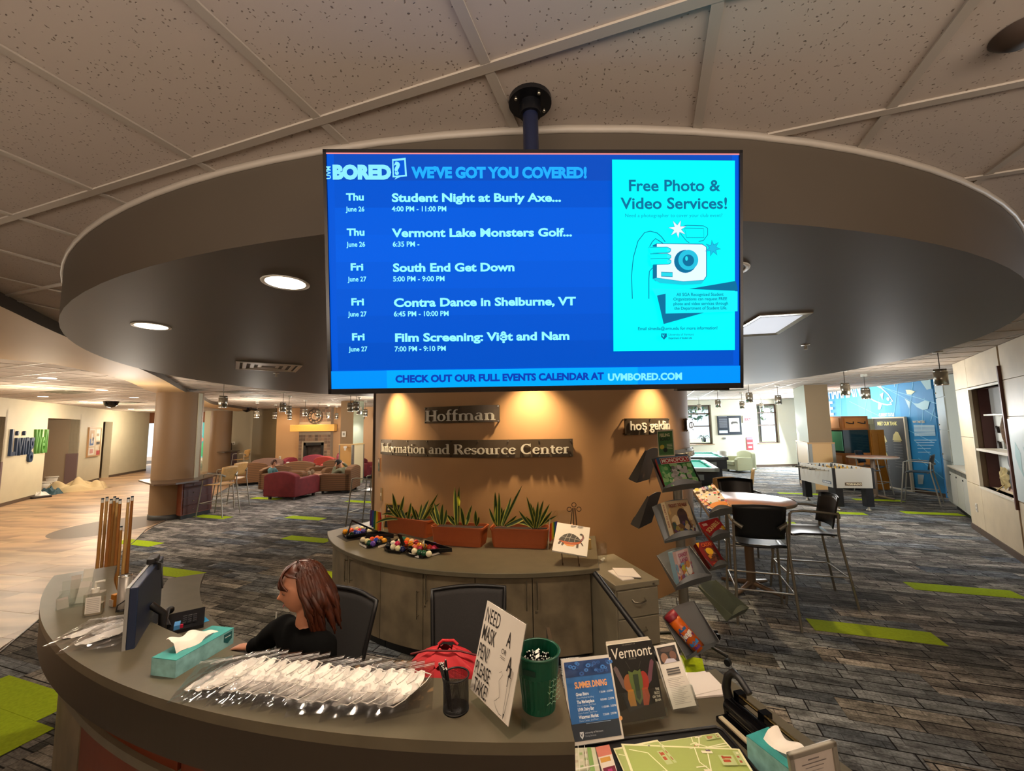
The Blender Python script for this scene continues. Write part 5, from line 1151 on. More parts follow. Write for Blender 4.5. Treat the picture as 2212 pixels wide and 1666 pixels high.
# armchair in the sun by the window wall
AC = armchair('pale green armchair in the sun beside the pool tables', (LX(1592, 16.8), 16.8, 0), R(-80), mat('fabric_sage', 'a3a684', .8), .85, .85, .86, group=None);
if 'group' in AC: del AC['group']
p = atY(1560, 985, 17.2); t = thing('waste_bin', 'grey cylinder waste bin behind the pool tables', 'bin', (LX(1558, 17.4), 17.4, 0)); B().lathe([(0, 0), (.18, 0), (.2, .8), (.18, .8), (.16, .02)], 20).build('bin', mat('bin_grey', '9b9a8c', .5), t)
# sunlit trees and ground outside
struct(B().add([(2, 19, -.3), (40, 19, -.3), (40, 60, -.3), (2, 60, -.3)], [(0, 1, 2, 3)]).build('ground_outside', mat('grass', '7d9a55', .9)))
def tree(label, x, y, h, r, seed, col):
    t = thing('tree', label, 'tree', (x, y, -.3), group='trees outside the far windows'); B().tube([(0, 0, 0), (.1, 0, h*.5), (0, 0, h*.8)], [.22, .15, .08], 10).build('trunk', mat('bark', '5a4a3a', .9), t)
    rr = random.Random(seed); b = B()
    for k in range(800):
        d = Vector((rr.gauss(0, 1), rr.gauss(0, 1), rr.gauss(0, 1))).normalized()*r*rr.uniform(.55, 1); c = Vector((d.x, d.y, h*.62+d.z*.85)); s_ = rr.uniform(.09, .2); a, bb = rr.uniform(0, 6), rr.uniform(0, 6); u = Vector((math.cos(a)*math.cos(bb), math.sin(a)*math.cos(bb), math.sin(bb)))*s_; v = u.orthogonal().normalized()*s_*.6
        b.add([tuple(c-u), tuple(c-v), tuple(c+u), tuple(c+v)], [(0, 1, 2, 3)])
    o = b.build('foliage', mat('leaves_'+col, {'6f9a4a': 'b8dc98', '5f8f4a': 'a8d48c'}.get(col, 'c6e4a8'), .7), t, fix=False); o['kind'] = 'stuff'
tree('leafy tree outside the left far window', 10.6, 26, 7, 2.6, 1, '6f9a4a'); tree('leafy tree outside the right far window', 16.4, 27.5, 7.5, 2.7, 2, '5f8f4a'); tree('bushy tree farther out between the far windows', 13.5, 36, 9, 4.0, 3, '86a85a')
light('window_daylight', 'AREA', ((w3+w4)/2, WINY-.15, 1.9), 160, (.88, .95, 1), 1.3, target=((w3+w4)/2-1.5, 8, .4), sizey=1.7)
light('window_daylight', 'AREA', ((w1+w2)/2, WINY-.15, 1.9), 160, (.88, .95, 1), 1.3, target=((w1+w2)/2-1, 8, .4), sizey=1.7)
light('side_window_daylight', 'AREA', (12.9, 16.9, 1.8), 420, (.88, .95, 1), 2.4, target=(7, 14, .3), sizey=1.8)
# glazed opening further along the right side, out of the picture, that throws the bright patches on the carpet
light('right_daylight', 'AREA', (9.2, 4.2, 2.4), 260, (.85, .93, 1), 2.0, target=(5.5, 7.5, 0), sizey=1.2)
for x, y, w in ((6.2, 11.2, 80), (9.3, 13.5, 110), (7.4, 7.9, 50), (4.8, 14, 60)): light('game_room_fill', 'POINT', (x, y, 2.05), w, (.98, .95, .9), .25)  # added fill points without fixtures, to lift the game room and its ceiling

# ================================================================ MURAL WALL
mv = lambda px, py: wall_pt(G2, G1, px, py)
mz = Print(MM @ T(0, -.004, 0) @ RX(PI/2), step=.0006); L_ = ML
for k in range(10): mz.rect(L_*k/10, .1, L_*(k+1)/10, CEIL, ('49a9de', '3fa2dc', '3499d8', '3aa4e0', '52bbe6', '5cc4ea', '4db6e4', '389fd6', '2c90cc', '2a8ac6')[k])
def ml(P, w=.025, c='d9f0f6', closed=False): mz.line([mv(*p) for p in P], w, c, closed)
def mp_(P, c): mz.poly([mv(*p) for p in P], c)
LN = '7cc8ea'
for P in ([(1835, 867), (2015, 955)], [(1900, 835), (2025, 872)], [(1880, 822), (1960, 862), (2030, 905)], [(1975, 950), (2030, 1000)], [(1985, 990), (2040, 1035)], [(1875, 850), (1868, 895)], [(1905, 820), (1898, 885)], [(1942, 815), (1932, 905)], [(1975, 810), (1965, 905)], [(1998, 860), (1992, 930)], [(2020, 880), (2012, 910)], [(1815, 820), (1818, 900)]): ml(P, .018, LN)
ml([(1874, 826), (1885, 829), (1905, 838), (1920, 852), (1930, 867), (1924, 870), (1928, 873), (1918, 875), (1905, 872), (1890, 866), (1880, 860)], .035, 'e6f5f2'); mp_([(1893, 824), (1900, 828), (1907, 838), (1897, 832)], 'cfe3dc'); mp_([(1899, 870), (1907, 873), (1903, 885), (1898, 884)], 'dcefe6'); mp_([(1902, 852), (1910, 848), (1908, 864)], 'bfe0e6')
x, z = mv(1920, 862); mz.ell(x, z, .06, .05, 'dff2f4', 14); ml([(1934, 836), (1934, 830), (1945, 818), (1960, 812), (1980, 814)], .02, 'bfe4ee')
mp_([(1958, 842), (1968, 842), (1979, 846), (1970, 853), (1961, 852)], 'dbe8c8'); mp_([(1956, 861), (1968, 868), (1966, 883)], 'b4d8e2'); mp_([(1974, 871), (1985, 872), (2000, 865), (2010, 868), (2006, 884), (1995, 886), (1983, 880)], 'a9d6e4'); mp_([(1976, 813), (2012, 820), (2014, 840), (2004, 842), (1990, 822)], 'a9cfd8'); mp_([(1984, 1025), (1998, 1026), (1996, 1046), (1986, 1046)], 'b8cdd4')
def mt(body, x0, y0, x1, h_px, c='eef6f6', bold=.03):
    t0, z0 = mv(x0, y0); t1, _ = mv(x1, y0); _, z1 = mv(x0, y0-h_px); hh = z1-z0; vs, fs = text_geo(body, hh/.72, bold*hh, 0); w0 = max(v[0] for v in vs); mz.txt(body, t0, z0, hh/.72, c, bold*.72, xs=(t1-t0)/w0)
mt('CHAMPLAIN', 1783, 863, 1862, 31); mt('LIFE', 1769, 898, 1803, 29); mt('CURRENT STATUS', 1901, 900, 1934, 7); mt('WHY IT MATTERS', 1974, 914, 2000, 5, 'e8d9b0')
for k in range(9): ml([(1976+k*.3, 919+k*2.8), (2021+k*.35, 919.5+k*2.6)], .022, 'bfe0ee')
for a, b_, y in ((1978, 2026, 951), (1982, 2022, 956), (1984, 2020, 962), (1985, 2014, 969), (1986, 2013, 977)): ml([(a, y), (b_, y)], .02, 'a9d3e8')
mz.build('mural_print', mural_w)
light('mural_wash', 'AREA', (10.2, 13.0, CEIL-.05), 150, (1, .96, .88), 1.0, target=(11.5, 13.2, 1.6), sizey=4.0)
# blackboard
(t0, _), (t1, _), (_, z1), (_, z0) = mv(1900, 960), mv(1967, 960), mv(1930, 904), mv(1960, 1060)
bbd = thing('chalkboard', 'tall chalkboard with yellow turtle drawings leaning on the blue mural', 'chalkboard', MM @ Vector(((t0+t1)/2, -.08, 0))); bbd.rotation_euler = MM.to_euler(); hw = (t1-t0)/2; z0 = max(z0, .02)
B().box(-hw, -.02, .04, hw, .02, z1).build('board', mat('slate', '2b2a24', .6), bbd)
fo_ = B().box(-hw-.04, -.035, 0, -hw, .03, z1+.04).box(hw, -.035, 0, hw+.04, .03, z1+.04).box(-hw, -.035, z1, hw, .03, z1+.04).box(-hw, -.035, 0, hw, .03, .04).build('frame', mat('frame_pale', 'c8bda2', .5), bbd)
pp = Print(T(0, -.021, 0) @ RX(PI/2)); pp.txt('MEET OUR TANK', -hw*.75, z1-.2, .15, 'd9d07a', .03, xs=hw*1.5/1.35)
for cx, cz in ((-.5, z1-.55), (.45, z1-.5), (-.5, z1-1.05)):
    x = cx*hw; pp.poly([(x-.28*hw, cz-.13), (x+.3*hw, cz-.14), (x+.22*hw, cz-.02), (x+.12*hw, cz+.1), (x-.02*hw, cz+.12), (x-.2*hw, cz+.02)], 'c9bb6a').poly([(x-.25*hw, cz-.18), (x+.25*hw, cz-.18), (x+.2*hw, cz-.13), (x-.2*hw, cz-.13)], 'a89a58')
for k in range(9): pp.line([(-.8*hw, z1-.8-.05*k if k < 4 else z1-1.2-.05*k), (-.2*hw, z1-.8-.05*k if k < 4 else z1-1.2-.05*k)], .012, '77746a').line([(.2*hw, z1-.75-.08*k), (.75*hw, z1-.75-.08*k)], .012, '77746a')
pp.build('drawing', bbd)
# fish tank in its orange cabinet
OR = mat('oak_orange', 'a8601c', .4, noise=.1, nscale=5); ORL = mat('oak_pink', 'c88a5a', .45)
Pf = at(1830, 1050, 0); xa, xb = LX(1820, 12.0), LX(1877, 12.0)
zt1, zt0 = atY(1845, 899, 12).z, atY(1845, 929, 12).z; zk = atY(1845, 979, 12).z
t = thing('fish_tank', 'dark glass fish tank in an orange wooden cabinet before the mural', 'fish tank', ((xa+xb)/2, 12.6, 0)); hw = (xb-xa)/2; D = .62
B().box(-hw, -.6, .06, hw, 1.0, zk).build('base_cabinet', OR, t); B().box(-hw, -.6, zt0, hw, 1.0, zt1).build('canopy', OR, t)
B().box(-hw+.02, -.58, zk, hw-.02, .98, zt0).build('tank', mat('tank_dark', '10201c', .08), t)
B().box(-hw-.004, -.56, zk+.06, -hw+.01, .9, zt0-.04).build('tank_side', mat('tank_green', '5fa07a', .15), t)
for z0_, z1_, ex in ((zt0+.06, zt1-.06, 1), (.16, zk-.08, 0)):
    d = B().box(-hw+.07, -.615, z0_, hw-.07, -.6, z1_).build('door', mat('oak_orange_light', 'c07424', .4), t)
    if ex:
        for s_ in (-.22, .22): B().tube([(s_*hw*2-.11, -.62, (z0_+z1_)/2+.02), (s_*hw*2-.02, -.66, (z0_+z1_)/2-.01), (s_*hw*2+.09, -.64, (z0_+z1_)/2-.02), (s_*hw*2+.11, -.62, (z0_+z1_)/2+.04)], .014, 6).build('handle', mat('iron_black', '0d0c0c'), d)
B().box(-hw-.012, -.5, zt0+.05, -hw, .85, zt1-.05).box(-hw-.012, -.5, .15, -hw, .85, zk-.08).build('side_panel', ORL, t)
xa2, xb2 = LX(1879, 12.0), LX(1909, 12.0); t = thing('storage_cupboard', 'plain orange wooden cupboard between fish tank and chalkboard', 'cupboard', ((xa2+xb2)/2, 12.1, 0)); B().box(-(xb2-xa2)/2, -.1, 0, (xb2-xa2)/2, .25, atY(1890, 929, 12.0).z).build('body', mat('oak_panel', 'b8741e', .45, noise=.05), t)
B().box(-(xb2-xa2)/2+.03, -.112, .12, -.01, -.1, 1.6).build('door', mat('oak_panel', 'b8741e'), t); B().box(.01, -.112, .12, (xb2-xa2)/2-.03, -.1, 1.6).build('door', mat('oak_panel', 'b8741e'), t)
for a, b_, zz, c in ((1875, 1891, 1.78, 'd8cda0'), (1876, 1886, 1.70, 'b9b08a')):
    x0_, x1_ = LX(a, 12.1), LX(b_, 12.1); t = thing('storage_box', 'cream storage box on the orange cupboard, %s' % ('larger, at the back' if zz > 1.75 else 'smaller, in front'), 'box', ((x0_+x1_)/2, 12.1+(.1 if zz > 1.75 else -.02), atY(1890, 929, 12.0).z)); B().box(-(x1_-x0_)/2, -.05, 0, (x1_-x0_)/2, .08, .33 if zz > 1.75 else .17).build('box', mat('box_'+c, c, .6), t)

# ================================================================ MAPLE WALL with niche, low cabinet, lockers
pa = math.atan2(PW1.y-PW0.y, PW1.x-PW0.x); PM = T(PW0.x, PW0.y, 0) @ RZ(pa); pw = lambda px, py: wall_pt(PW0, PW1, px, py)
tA = (pw(2093, 845)[0]+pw(2119, 1052)[0])/2; tB = (pw(2160, 830)[0]+pw(2200, 1083)[0])/2
zn0 = (pw(2119, 1052)[1]+pw(2195, 1080)[1])/2; zn1 = (pw(2095, 843)[1]+pw(2160, 828)[1])/2; zmid = pw(2085, 944)[1]; ztop = (pw(2065, 843)[1]+pw(2100, 836)[1])/2
mw = B().box(-.02, .03, 0, tA-.02, .12, CEIL+.2, PM).box(tB+.02, .03, 0, 6, .12, CEIL+.2, PM).box(tA-.02, .03, 0, tB+.02, .12, zn0, PM).box(tA-.02, .03, zn1, tB+.02, .12, CEIL+.2, PM).build('wall_right', mat('maple_dark', '6a5238', .5)); struct(mw)
def panel(t0, z0, t1, z1, m=MAPLE): return B().box(t0+.004, 0, z0+.004, t1-.004, .03, z1-.004, PM).build('panel', m, mw, bevel=.002)
for t0, t1, zz in ((0, tA-.03, (.1, zn0, zmid, ztop, CEIL)), (tA-.03, tB, (.1, zn0-.03)), (tA-.03, tB, (ztop, CEIL)), (tB+.06, tB+1.0, (.1, zn0, zmid+.35, ztop, CEIL)), (tB+1.0, tB+2.0, (.1, zn0, zmid+.35, ztop, CEIL)), (tB+2.0, 6, (.1, zn0, zmid+.35, ztop, CEIL))):
    for a, b_ in zip(zz, zz[1:]): panel(t0, a, t1, b_)
B().box(-.01, -.012, 0, 6, .03, .1, PM).build('baseboard', BASEB, mw)
B().box(tB+.01, -.03, zn0-.12, tB+.05, .03, zn1+.25, PM).build('edge_strip', mat('strip_red', '6b3d2c', .5), mw)
nd = B(); DD = .24
nd.box(tA-.02, .1, zn0-.02, tA, DD, zn1+.02, PM, mat('niche_maroon', '4a2018', .5)).box(tB, .1, zn0-.02, tB+.02, DD, zn1+.02, PM, MAPLE).box(tA, DD, zn0, tB, DD+.02, zn1, PM, mat('niche_back', 'd3d6d0', .6)).box(tA, .03, zn0-.02, tB, DD, zn0, PM, MAPLE).box(tA, .03, zn1, tB, DD, zn1+.02, PM, mat('niche_maroon', '4a2018')).build('niche', None, mw)
fr = B().box(tA-.03, -.01, zn0-.03, tA, .03, zn1+.03, PM).box(tB, -.01, zn0-.03, tB+.02, .03, zn1+.03, PM).box(tA, -.01, zn0-.03, tB, .05, zn0, PM).box(tA, -.01, zn1, tB, .03, zn1+.03, PM).build('niche_frame', mat('maple_pale', 'e0d6c0', .4), mw)
zs1 = pw(2150, 978)[1]; zs2 = pw(2140, 896)[1]
B().box(tA, .0, zs1-.02, tB, DD, zs1+.02, PM).build('shelf', mat('maple_pale', 'e0d6c0'), mw); B().box(tA+.15, .1, zs2-.012, tB, DD, zs2+.012, PM).build('shelf', mat('maple_pale', 'e0d6c0'), mw)
B().box(tA+.12, .2, zs2+.02, tB, .22, zn1, PM).build('niche_screen', mat('screen_grey', '6b6a66', .4), mw)
for k, (dt, z_, lab_) in enumerate(((.35, zs1+.34, 'upper'), (.35, zs1+.1, 'lower'))):
    c = PM @ Vector((tA+(tB-tA)*.36, .16, z_)); t = thing('mounted_specimen', 'small dark mounted specimen in the wall niche, %s one' % lab_, 'display item', c); t.rotation_euler = (0, 0, pa); B().box(-.07, 0, -.06, .1, .06, .06).build('mount', mat('mount_grey', 'a9a89c', .5), t)
    b = B(); b.add([(-.12, -.02, -.04), (.02, -.03, -.05), (.0, -.03, .05), (-.06, -.02, .0), (-.1, -.02, .06), (-.12, .02, -.04), (.02, .03, -.05), (.0, .03, .05), (-.06, .02, 0), (-.1, .02, .06)], [(0, 1, 2, 3, 4), (9, 8, 7, 6, 5), (0, 5, 6, 1), (1, 6, 7, 2), (2, 7, 8, 3), (3, 8, 9, 4), (4, 9, 5, 0)]).build('specimen', mat('spec_dark', '3a332c', .7), t)
c = PM @ Vector((tA+(tB-tA)*.62, .15, zs1+.02)); t = thing('pelt_specimen', 'brown furry specimen at the right of the wall niche', 'display item', c); t.rotation_euler = (0, 0, pa)
def f(u, v): a = 2*PI*u; r = .13*math.sin(PI*v)**.6*(1+.18*math.sin(5*a+v*9)); return (r*math.cos(a)*.6, r*math.sin(a)*.5, .62*v)
B().grid(f, 16, 14).build('pelt', mat('pelt_brown', '6a4f33', .9, noise=.4, nscale=30), t)
c = PM @ Vector((tA+(tB-tA)*.33, .1, zn0)); t = thing('fungus_specimen', 'tan ruffled specimen on a board at the bottom of the wall niche', 'display item', c); t.rotation_euler = (0, 0, pa)
B().box(-.12, .1, 0, .2, .14, .42, RX(-.25)).build('board', mat('spec_board', 'b08f78', .6), t)
def f(u, v): a = 2*PI*u; r = .21*v*(1+.12*math.sin(7*a)); return (-.1+r*math.cos(a), .08-.05*(1-v)+.012*math.sin(9*a)*v, .20+r*math.sin(a)*.8)
B().grid(f, 36, 6).build('cap', mat('fungus', 'a8935c', .8, noise=.3, nscale=14), t); B().tube([(-.02, .05, .1), (0, -.06, -.02), (0, -.08, -.25)], .008, 6).build('stalk', mat('fungus', 'a8935c'), t)
for k, dz in enumerate((.38, .08)):
    c = PM @ Vector((tA+(tB-tA)*.66, .12, zn0+dz)); t = thing('dark_specimen', 'dark oval plate specimen at the lower right of the niche, %s one' % ('upper' if k == 0 else 'lower'), 'display item', c); t.rotation_euler = (0, 0, pa); B().cyl((0, 0, 0), .11 if k else .09, .03, 20, T(0, .02, .13) @ RX(PI/2) @ Matrix.Diagonal((1, 1.35, 1, 1))).build('plate', mat('spec_black', '1d1c1b', .5, noise=.3, nscale=30), t); B().box(-.04, .0, -.0, .04, .08, .02).build('stand', mat('mount_grey', 'a9a89c'), t)
a, z = pw(2111, 1097); c = PM @ Vector((a, -.004, z)); t = thing('wall_outlet', 'white outlet low on the maple panel wall', 'outlet', c); t.rotation_euler = (0, 0, pa); B().box(-.04, -.008, -.07, .04, .004, .07).build('plate', WHT, t); B().box(-.018, -.011, .015, .018, -.008, .045).build('socket', mat('socket', 'a8a498', .5), t); B().box(-.018, -.011, -.045, .018, -.008, -.015).build('socket', mat('socket', 'a8a498'), t)
# faint poster on the maple wall at the right edge
a0, z0 = pw(2186, 1075); z1 = pw(2186, 905)[1]; t = thing('wall_poster', 'pale blue poster on the maple wall at the right edge', 'poster', PM @ Vector((tB+.5, -.006, (z0+z1)/2))); t.rotation_euler = (0, 0, pa); B().box(-.42, -.004, -(z1-z0)/2, .42, .004, (z1-z0)/2).build('sheet', mat('poster_pale', 'ccd6cf', .4), t)
pp = Print(T(0, -.005, 0) @ RX(PI/2)); pp.poly([(-.25, .25), (-.1, .1), (-.12, -.1), (-.05, -.25), (-.22, -.1), (-.3, .05)], 'a3c4bd').poly([(0, .2), (.15, .12), (.2, -.1), (.05, .02)], 'b4cdc6'); pp.build('print', t)
# low white cabinet
cb = [at(2100, 1130, 0)*.985, at(2056, 1095, 0)*.985]; za = CAMH-1.0
l0 = Vector((PW0.x, PW0.y, 0)); e = (Vector((cb[1].x, cb[1].y, 0))-Vector((cb[0].x, cb[0].y, 0))); a = math.atan2(-e.y, -e.x); Lc = e.length
t = thing('low_cabinet', 'low white cabinet with a maple top beside the maple wall', 'cabinet', (cb[1].x, cb[1].y, 0)); t.rotation_euler = (0, 0, a)
zt = (atY(2052, 1001, cb[1].y).z+atY(2098, 1026, cb[0].y).z)/2
B().box(0, .05, .1, Lc, .6, zt-.03).build('body', mat('maple_side', 'b89874', .5), t); B().box(0, .08, 0, Lc, .55, .1).build('toe_kick', DARKB, t); B().box(-.02, 0, zt-.03, Lc+.02, .62, zt).build('top', mat('top_pale', 'cfc4ae', .4), t)
for k in range(3):
    d = B().box(Lc*k/3+.01, .03, .12, Lc*(k+1)/3-.01, .05, zt-.14).build('door', mat('door_pale', 'd2d0c2', .4), t); B().box(Lc*k/3+.04, .02, zt-.22, Lc*k/3+.1, .03, zt-.19).build('handle', mat('iron_black', '0d0c0c'), d)
    B().box(Lc*k/3+.01, .03, zt-.13, Lc*(k+1)/3-.01, .05, zt-.04).build('drawer', mat('drawer_dark', '6a6a62', .5), t)
# tall grey lockers behind it
ls = Vector((cb[1].x, cb[1].y, 0))+Vector((math.cos(a), math.sin(a), 0))*(-.05); le = ls-Vector((math.cos(a), math.sin(a), 0))*1.15
t = thing('locker', 'tall pale grey locker column between the mural and the maple wall', 'locker', le); t.rotation_euler = (0, 0, a); B().box(0, .12, 0, 1.1, .6, CEIL-.01).build('body', mat('locker_side', 'a3a598', .5), t)
for z0_, z1_ in ((.1, 1.0), (1.02, 1.72), (1.74, 2.5), (2.52, 2.98)):
    d = B().box(.03, .1, z0_, 1.07, .12, z1_).build('door', mat('locker_grey', 'a9ada2', .4), t); B().cyl((0, 0, 0), .018, .02, 12, T(.15, .1, z0_+.12) @ RX(PI/2)).build('lock', PULL, d)

# ================================================================ POOL TABLES AND FOOSBALL
CLOTH = mat('pool_cloth', '14b096', .75); PBL = mat('pool_black', '15171a', .3); RAIL = mat('pool_rail', '3a3f3c', .25)
def pool_table(label, corner, d, m_body):
    e = Vector((d[0], d[1], 0)).normalized(); s = Vector((-e.y, e.x, 0)); W, L = 1.45, 2.7; c = Vector(corner)+e*L/2+s*W/2; t = thing('pool_table', label, 'pool table', (c.x, c.y, 0), math.atan2(e.y, e.x), 'pool tables')
    B().box(-L/2+.12, -W/2+.12, .755, L/2-.12, W/2-.12, .775).build('cloth', CLOTH, t); r = B()
    for x0, y0, x1, y1 in ((-L/2, -W/2, L/2, -W/2+.12), (-L/2, W/2-.12, L/2, W/2), (-L/2, -W/2, -L/2+.12, W/2), (L/2-.12, -W/2, L/2, W/2)): B().box(x0, y0, .72, x1, y1, .82).build('rail', RAIL if m_body else mat('rail_grey', '8a8c80', .3), t, bevel=.01)
    for x0, y0, x1, y1 in ((-L/2+.12, -W/2+.12, L/2-.12, -W/2+.17), (-L/2+.12, W/2-.17, L/2-.12, W/2-.12), (-L/2+.12, -W/2+.12, -L/2+.17, W/2-.12), (L/2-.17, -W/2+.12, L/2-.12, W/2-.12)): B().box(x0, y0, .77, x1, y1, .81).build('cushion', CLOTH, t)
    B().box(-L/2+.05, -W/2+.05, .42, L/2-.05, W/2-.05, .72).build('cabinet', PBL, t)
    for a in (-1, 1):
        for b_ in (-1, 1): B().box(a*(L/2-.35)-.12, b_*(W/2-.3)-.12, 0, a*(L/2-.35)+.12, b_*(W/2-.3)+.12, .42).build('leg', PBL, t)
        B().box(a*(L/2-.06)-.02, -.35, .5, a*(L/2-.06)+.02, .35, .64).build('ball_return', mat('return_grey', '5b5d58', .5), t)
    for a in (-1, 0, 1):
        for b_ in (-1, 1): B().cyl((a*(L/2-.13), b_*(W/2-.13), .80), .055, .022, 16).build('pocket', mat('pocket', '050505', .6), t)
pool_table('rear pool table with bright green cloth near the far window', (7.35, 14.1, 0), (.3, .95), True)
pool_table('nearer pool table with green cloth and grey rails', (5.35, 10.75, 0), (.3, .95), False)
t = thing('foosball_table', 'white foosball table with black legs and TORNADO lettering', 'foosball table', (7.68, 9.95, 0), R(-9)); W, L = .80, 1.45; FWH = mat('foos_white', 'bdb9ad', .4);
for x0, y0, x1, y1 in ((-W/2, -L/2, W/2, -L/2+.03), (-W/2, L/2-.03, W/2, L/2)): B().box(x0, y0, .50, x1, y1, .93).build('end_panel', FWH, t)
for x0, x1 in ((-W/2, -W/2+.03), (W/2-.03, W/2)): B().box(x0, -L/2+.03, .50, x1, L/2-.03, .93).build('side_panel', FWH, t)
B().box(-W/2+.03, -L/2+.03, .76, W/2-.03, L/2-.03, .78).build('playfield', mat('field_grey', 'c9c6b8', .3), t)
for sx_ in (-1, 1):
    for sy in (-1, 1):
        B().box(sx_*W/2-.0225, sy*L/2-.0225, .49, sx_*W/2+.0225, sy*L/2+.0225, .94, T(-sx_*.015, -sy*.015, 0)).build('corner_post', BLK, t)
        l = B().box(sx_*(W/2-.1)-.075, sy*(L/2-.1)-.075, .09, sx_*(W/2-.1)+.075, sy*(L/2-.1)+.075, .50).build('leg', mat('foos_black', '121318', .35), t); B().lathe([(0, 0), (.055, 0), (.05, .02), (.02, .04), (.02, .09)], 16, T(sx_*(W/2-.1), sy*(L/2-.1), 0)).build('levelling_foot', PULL, l)
for k in range(8):
    y = -L/2+.17+k*(L-.34)/7; r = B().tube([(-W/2-.28, y, .865), (W/2+.22, y, .865)], .008, 8).build('rod', PULL, t); side = 1 if k in (0, 1, 3, 5) else -1
    B().tube([(side*(W/2+.12), y, .865), (side*(W/2+.24), y, .865)], [.014, .018], 10).build('handle', BLK, r); yc = 'c9951f' if k in (0, 1, 3, 5) else '1b1b1d'
    for j in range(3 if k != 3 else 5): n = 3 if k != 3 else 5; x = -W/2+.14+j*(W-.28)/(n-1); B().cbox((x, y, .85), (.028, .02, .11)).sphere((x, y, .92), .014, 8).build('player', mat('player_'+yc, yc, .4), r)
    for s_ in (-1, 1): B().cyl((0, 0, 0), .02, .02, 12, T(s_*(W/2+.0), y, .865) @ RY(PI/2)).build('bearing', BLK, t)
pp = Print(T(0, -L/2-.001, 0) @ RX(PI/2)); pp.rect(-.19, .555, .15, .625, '2a221c').rect(-.185, .56, .145, .62, 'a07850').rect(-.18, .565, .14, .615, '1d1a18').txt('TORNADO', -.17, .572, .05, 'e9dcb8', .05, xs=1.22, shear=.2); pp.build('lettering', t)
pp = Print(T(-W/2-.001, 0, 0) @ RZ(-PI/2) @ RX(PI/2)); pp.rect(.28, .57, .62, .63, '5a6470').txt('TORNADO', .29, .582, .045, 'e6e6e0', .05, xs=1.25, shear=.2); pp.build('lettering', t)
light('lamp', 'AREA', (4.6, 9.2, CEIL-.05), 60, (.8, .92, 1), .8, target=(7.3, 10, .6))
# ================================================================ helpers for thin boards fitted to their photographed corners
def pose(q, W, H, v0):
    global _v
    v = list(v0)
    def pts(v):
        M = T(v[0], v[1], v[2]) @ RZ(v[3]) @ RX(v[4]) @ RY(v[5]); return [M @ Vector((a*W/2, 0, b*H/2)) for a, b in ((-1, 1), (1, 1), (1, -1), (-1, -1))]
    def res(v):
        r = []
        for p, t in zip(pts(v), q): a = proj(p); r += [a[0]-t[0], a[1]-t[1]]
        return r
    lam = 1.0; r = res(v); e0 = sum(x*x for x in r)
    for it in range(150):
        J = []
        for k in range(6): w = list(v); w[k] += 1e-5; rr = res(w); J.append([(b-a)/1e-5 for a, b in zip(r, rr)])
        A = [[sum(x*y for x, y in zip(J[i], J[j]))*(1+lam*(i == j)) for j in range(6)] for i in range(6)]; g = [-sum(x*y for x, y in zip(J[i], r)) for i in range(6)]; n = 6
        for i in range(n):
            pv = max(range(i, n), key=lambda k: abs(A[k][i])); A[i], A[pv] = A[pv], A[i]; g[i], g[pv] = g[pv], g[i]
            for k in range(i+1, n): f = A[k][i]/A[i][i]; A[k] = [x-f*y for x, y in zip(A[k], A[i])]; g[k] -= f*g[i]
        d = [0]*n
        for i in range(n-1, -1, -1): d[i] = (g[i]-sum(A[i][k]*d[k] for k in range(i+1, n)))/A[i][i]
        nv = [a+b for a, b in zip(v, d)]
        if any(proj(p) is None for p in pts(nv)): lam *= 4; continue
        rr = res(nv); e = sum(x*x for x in rr)
        if e < e0: v, r, e0, lam = nv, rr, e, lam/3
        else: lam = min(lam*4, 1e8)
    print('pose', [round(x, 2) for x in v], 'rms', round((e0/8)**.5, 1)); return v, T(v[0], v[1], v[2]) @ RZ(v[3]) @ RX(v[4]) @ RY(v[5])
def placed(name, label, cat, M, group=None):
    t = thing(name, label, cat, M.translation, 0, group); t.rotation_euler = M.to_euler(); return t
ACR = glassy('acrylic', (.97, .99, .98), .12, .03)
def guess(q, Wm, yaw, tilt, Y=None):
    cx, cy = sum(p[0] for p in q)/4, sum(p[1] for p in q)/4; c = atY(cx, cy, Y); return [c.x, c.y, c.z, yaw, tilt, 0]
FACE = RX(PI/2)

# ================================================================ SIGNS ON THE DESK
q = [(1053.3, 1297.7), (1136.5, 1349.2), (1097.8, 1570), (1015.6, 1488)]; W, H = .216, .279
v, M = pose(q, W, H, guess(q, W, R(-55), R(-8), 1.45)); t = placed('sign_holder', 'handwritten sign in acrylic asking NEED A MASK OR A PEN', 'sign', M)
B().box(-W/2-.003, .0015, -H/2-.003, W/2+.003, .004, H/2+.003).build('acrylic_back', ACR, t); B().box(-W/2, -.001, -H/2, W/2, .0012, H/2).build('paper', mat('paper_white', 'd6cfc4', .5), t)
Mi = M.inverted(); zb_ = min((M @ Vector((s_*W/2, 0, -H/2))).z for s_ in (-1, 1))
fv = [M @ Vector((-W/2, .002, -H/2)), M @ Vector((W/2, .002, -H/2)), M @ Vector((W/2, .09, -H/2+.01)), M @ Vector((-W/2, .09, -H/2+.01))]
for p in fv: p.z = 1.0725
B().add([tuple(Mi @ p) for p in fv]+[tuple(Mi @ (p+Vector((0, 0, .0025)))) for p in fv], [(0, 1, 2, 3), (7, 6, 5, 4), (0, 1, 5, 4), (1, 2, 6, 5), (2, 3, 7, 6), (3, 0, 4, 7)]).build('acrylic_foot', ACR, t)
pp = Print(T(0, -.001, 0) @ FACE); K = '26211e'
pp.txt('NEED', -.1, .078, .066, K, .004, xs=.50, spacing=1.05).txt('A', .035, .050, .062, K, .014, xs=.5).txt('MASK', -.1, .022, .066, K, .004, xs=.46).txt('OR', .018, .022, .022, K, .002, xs=.8).txt('A', .058, -.012, .062, K, .014, xs=.5)
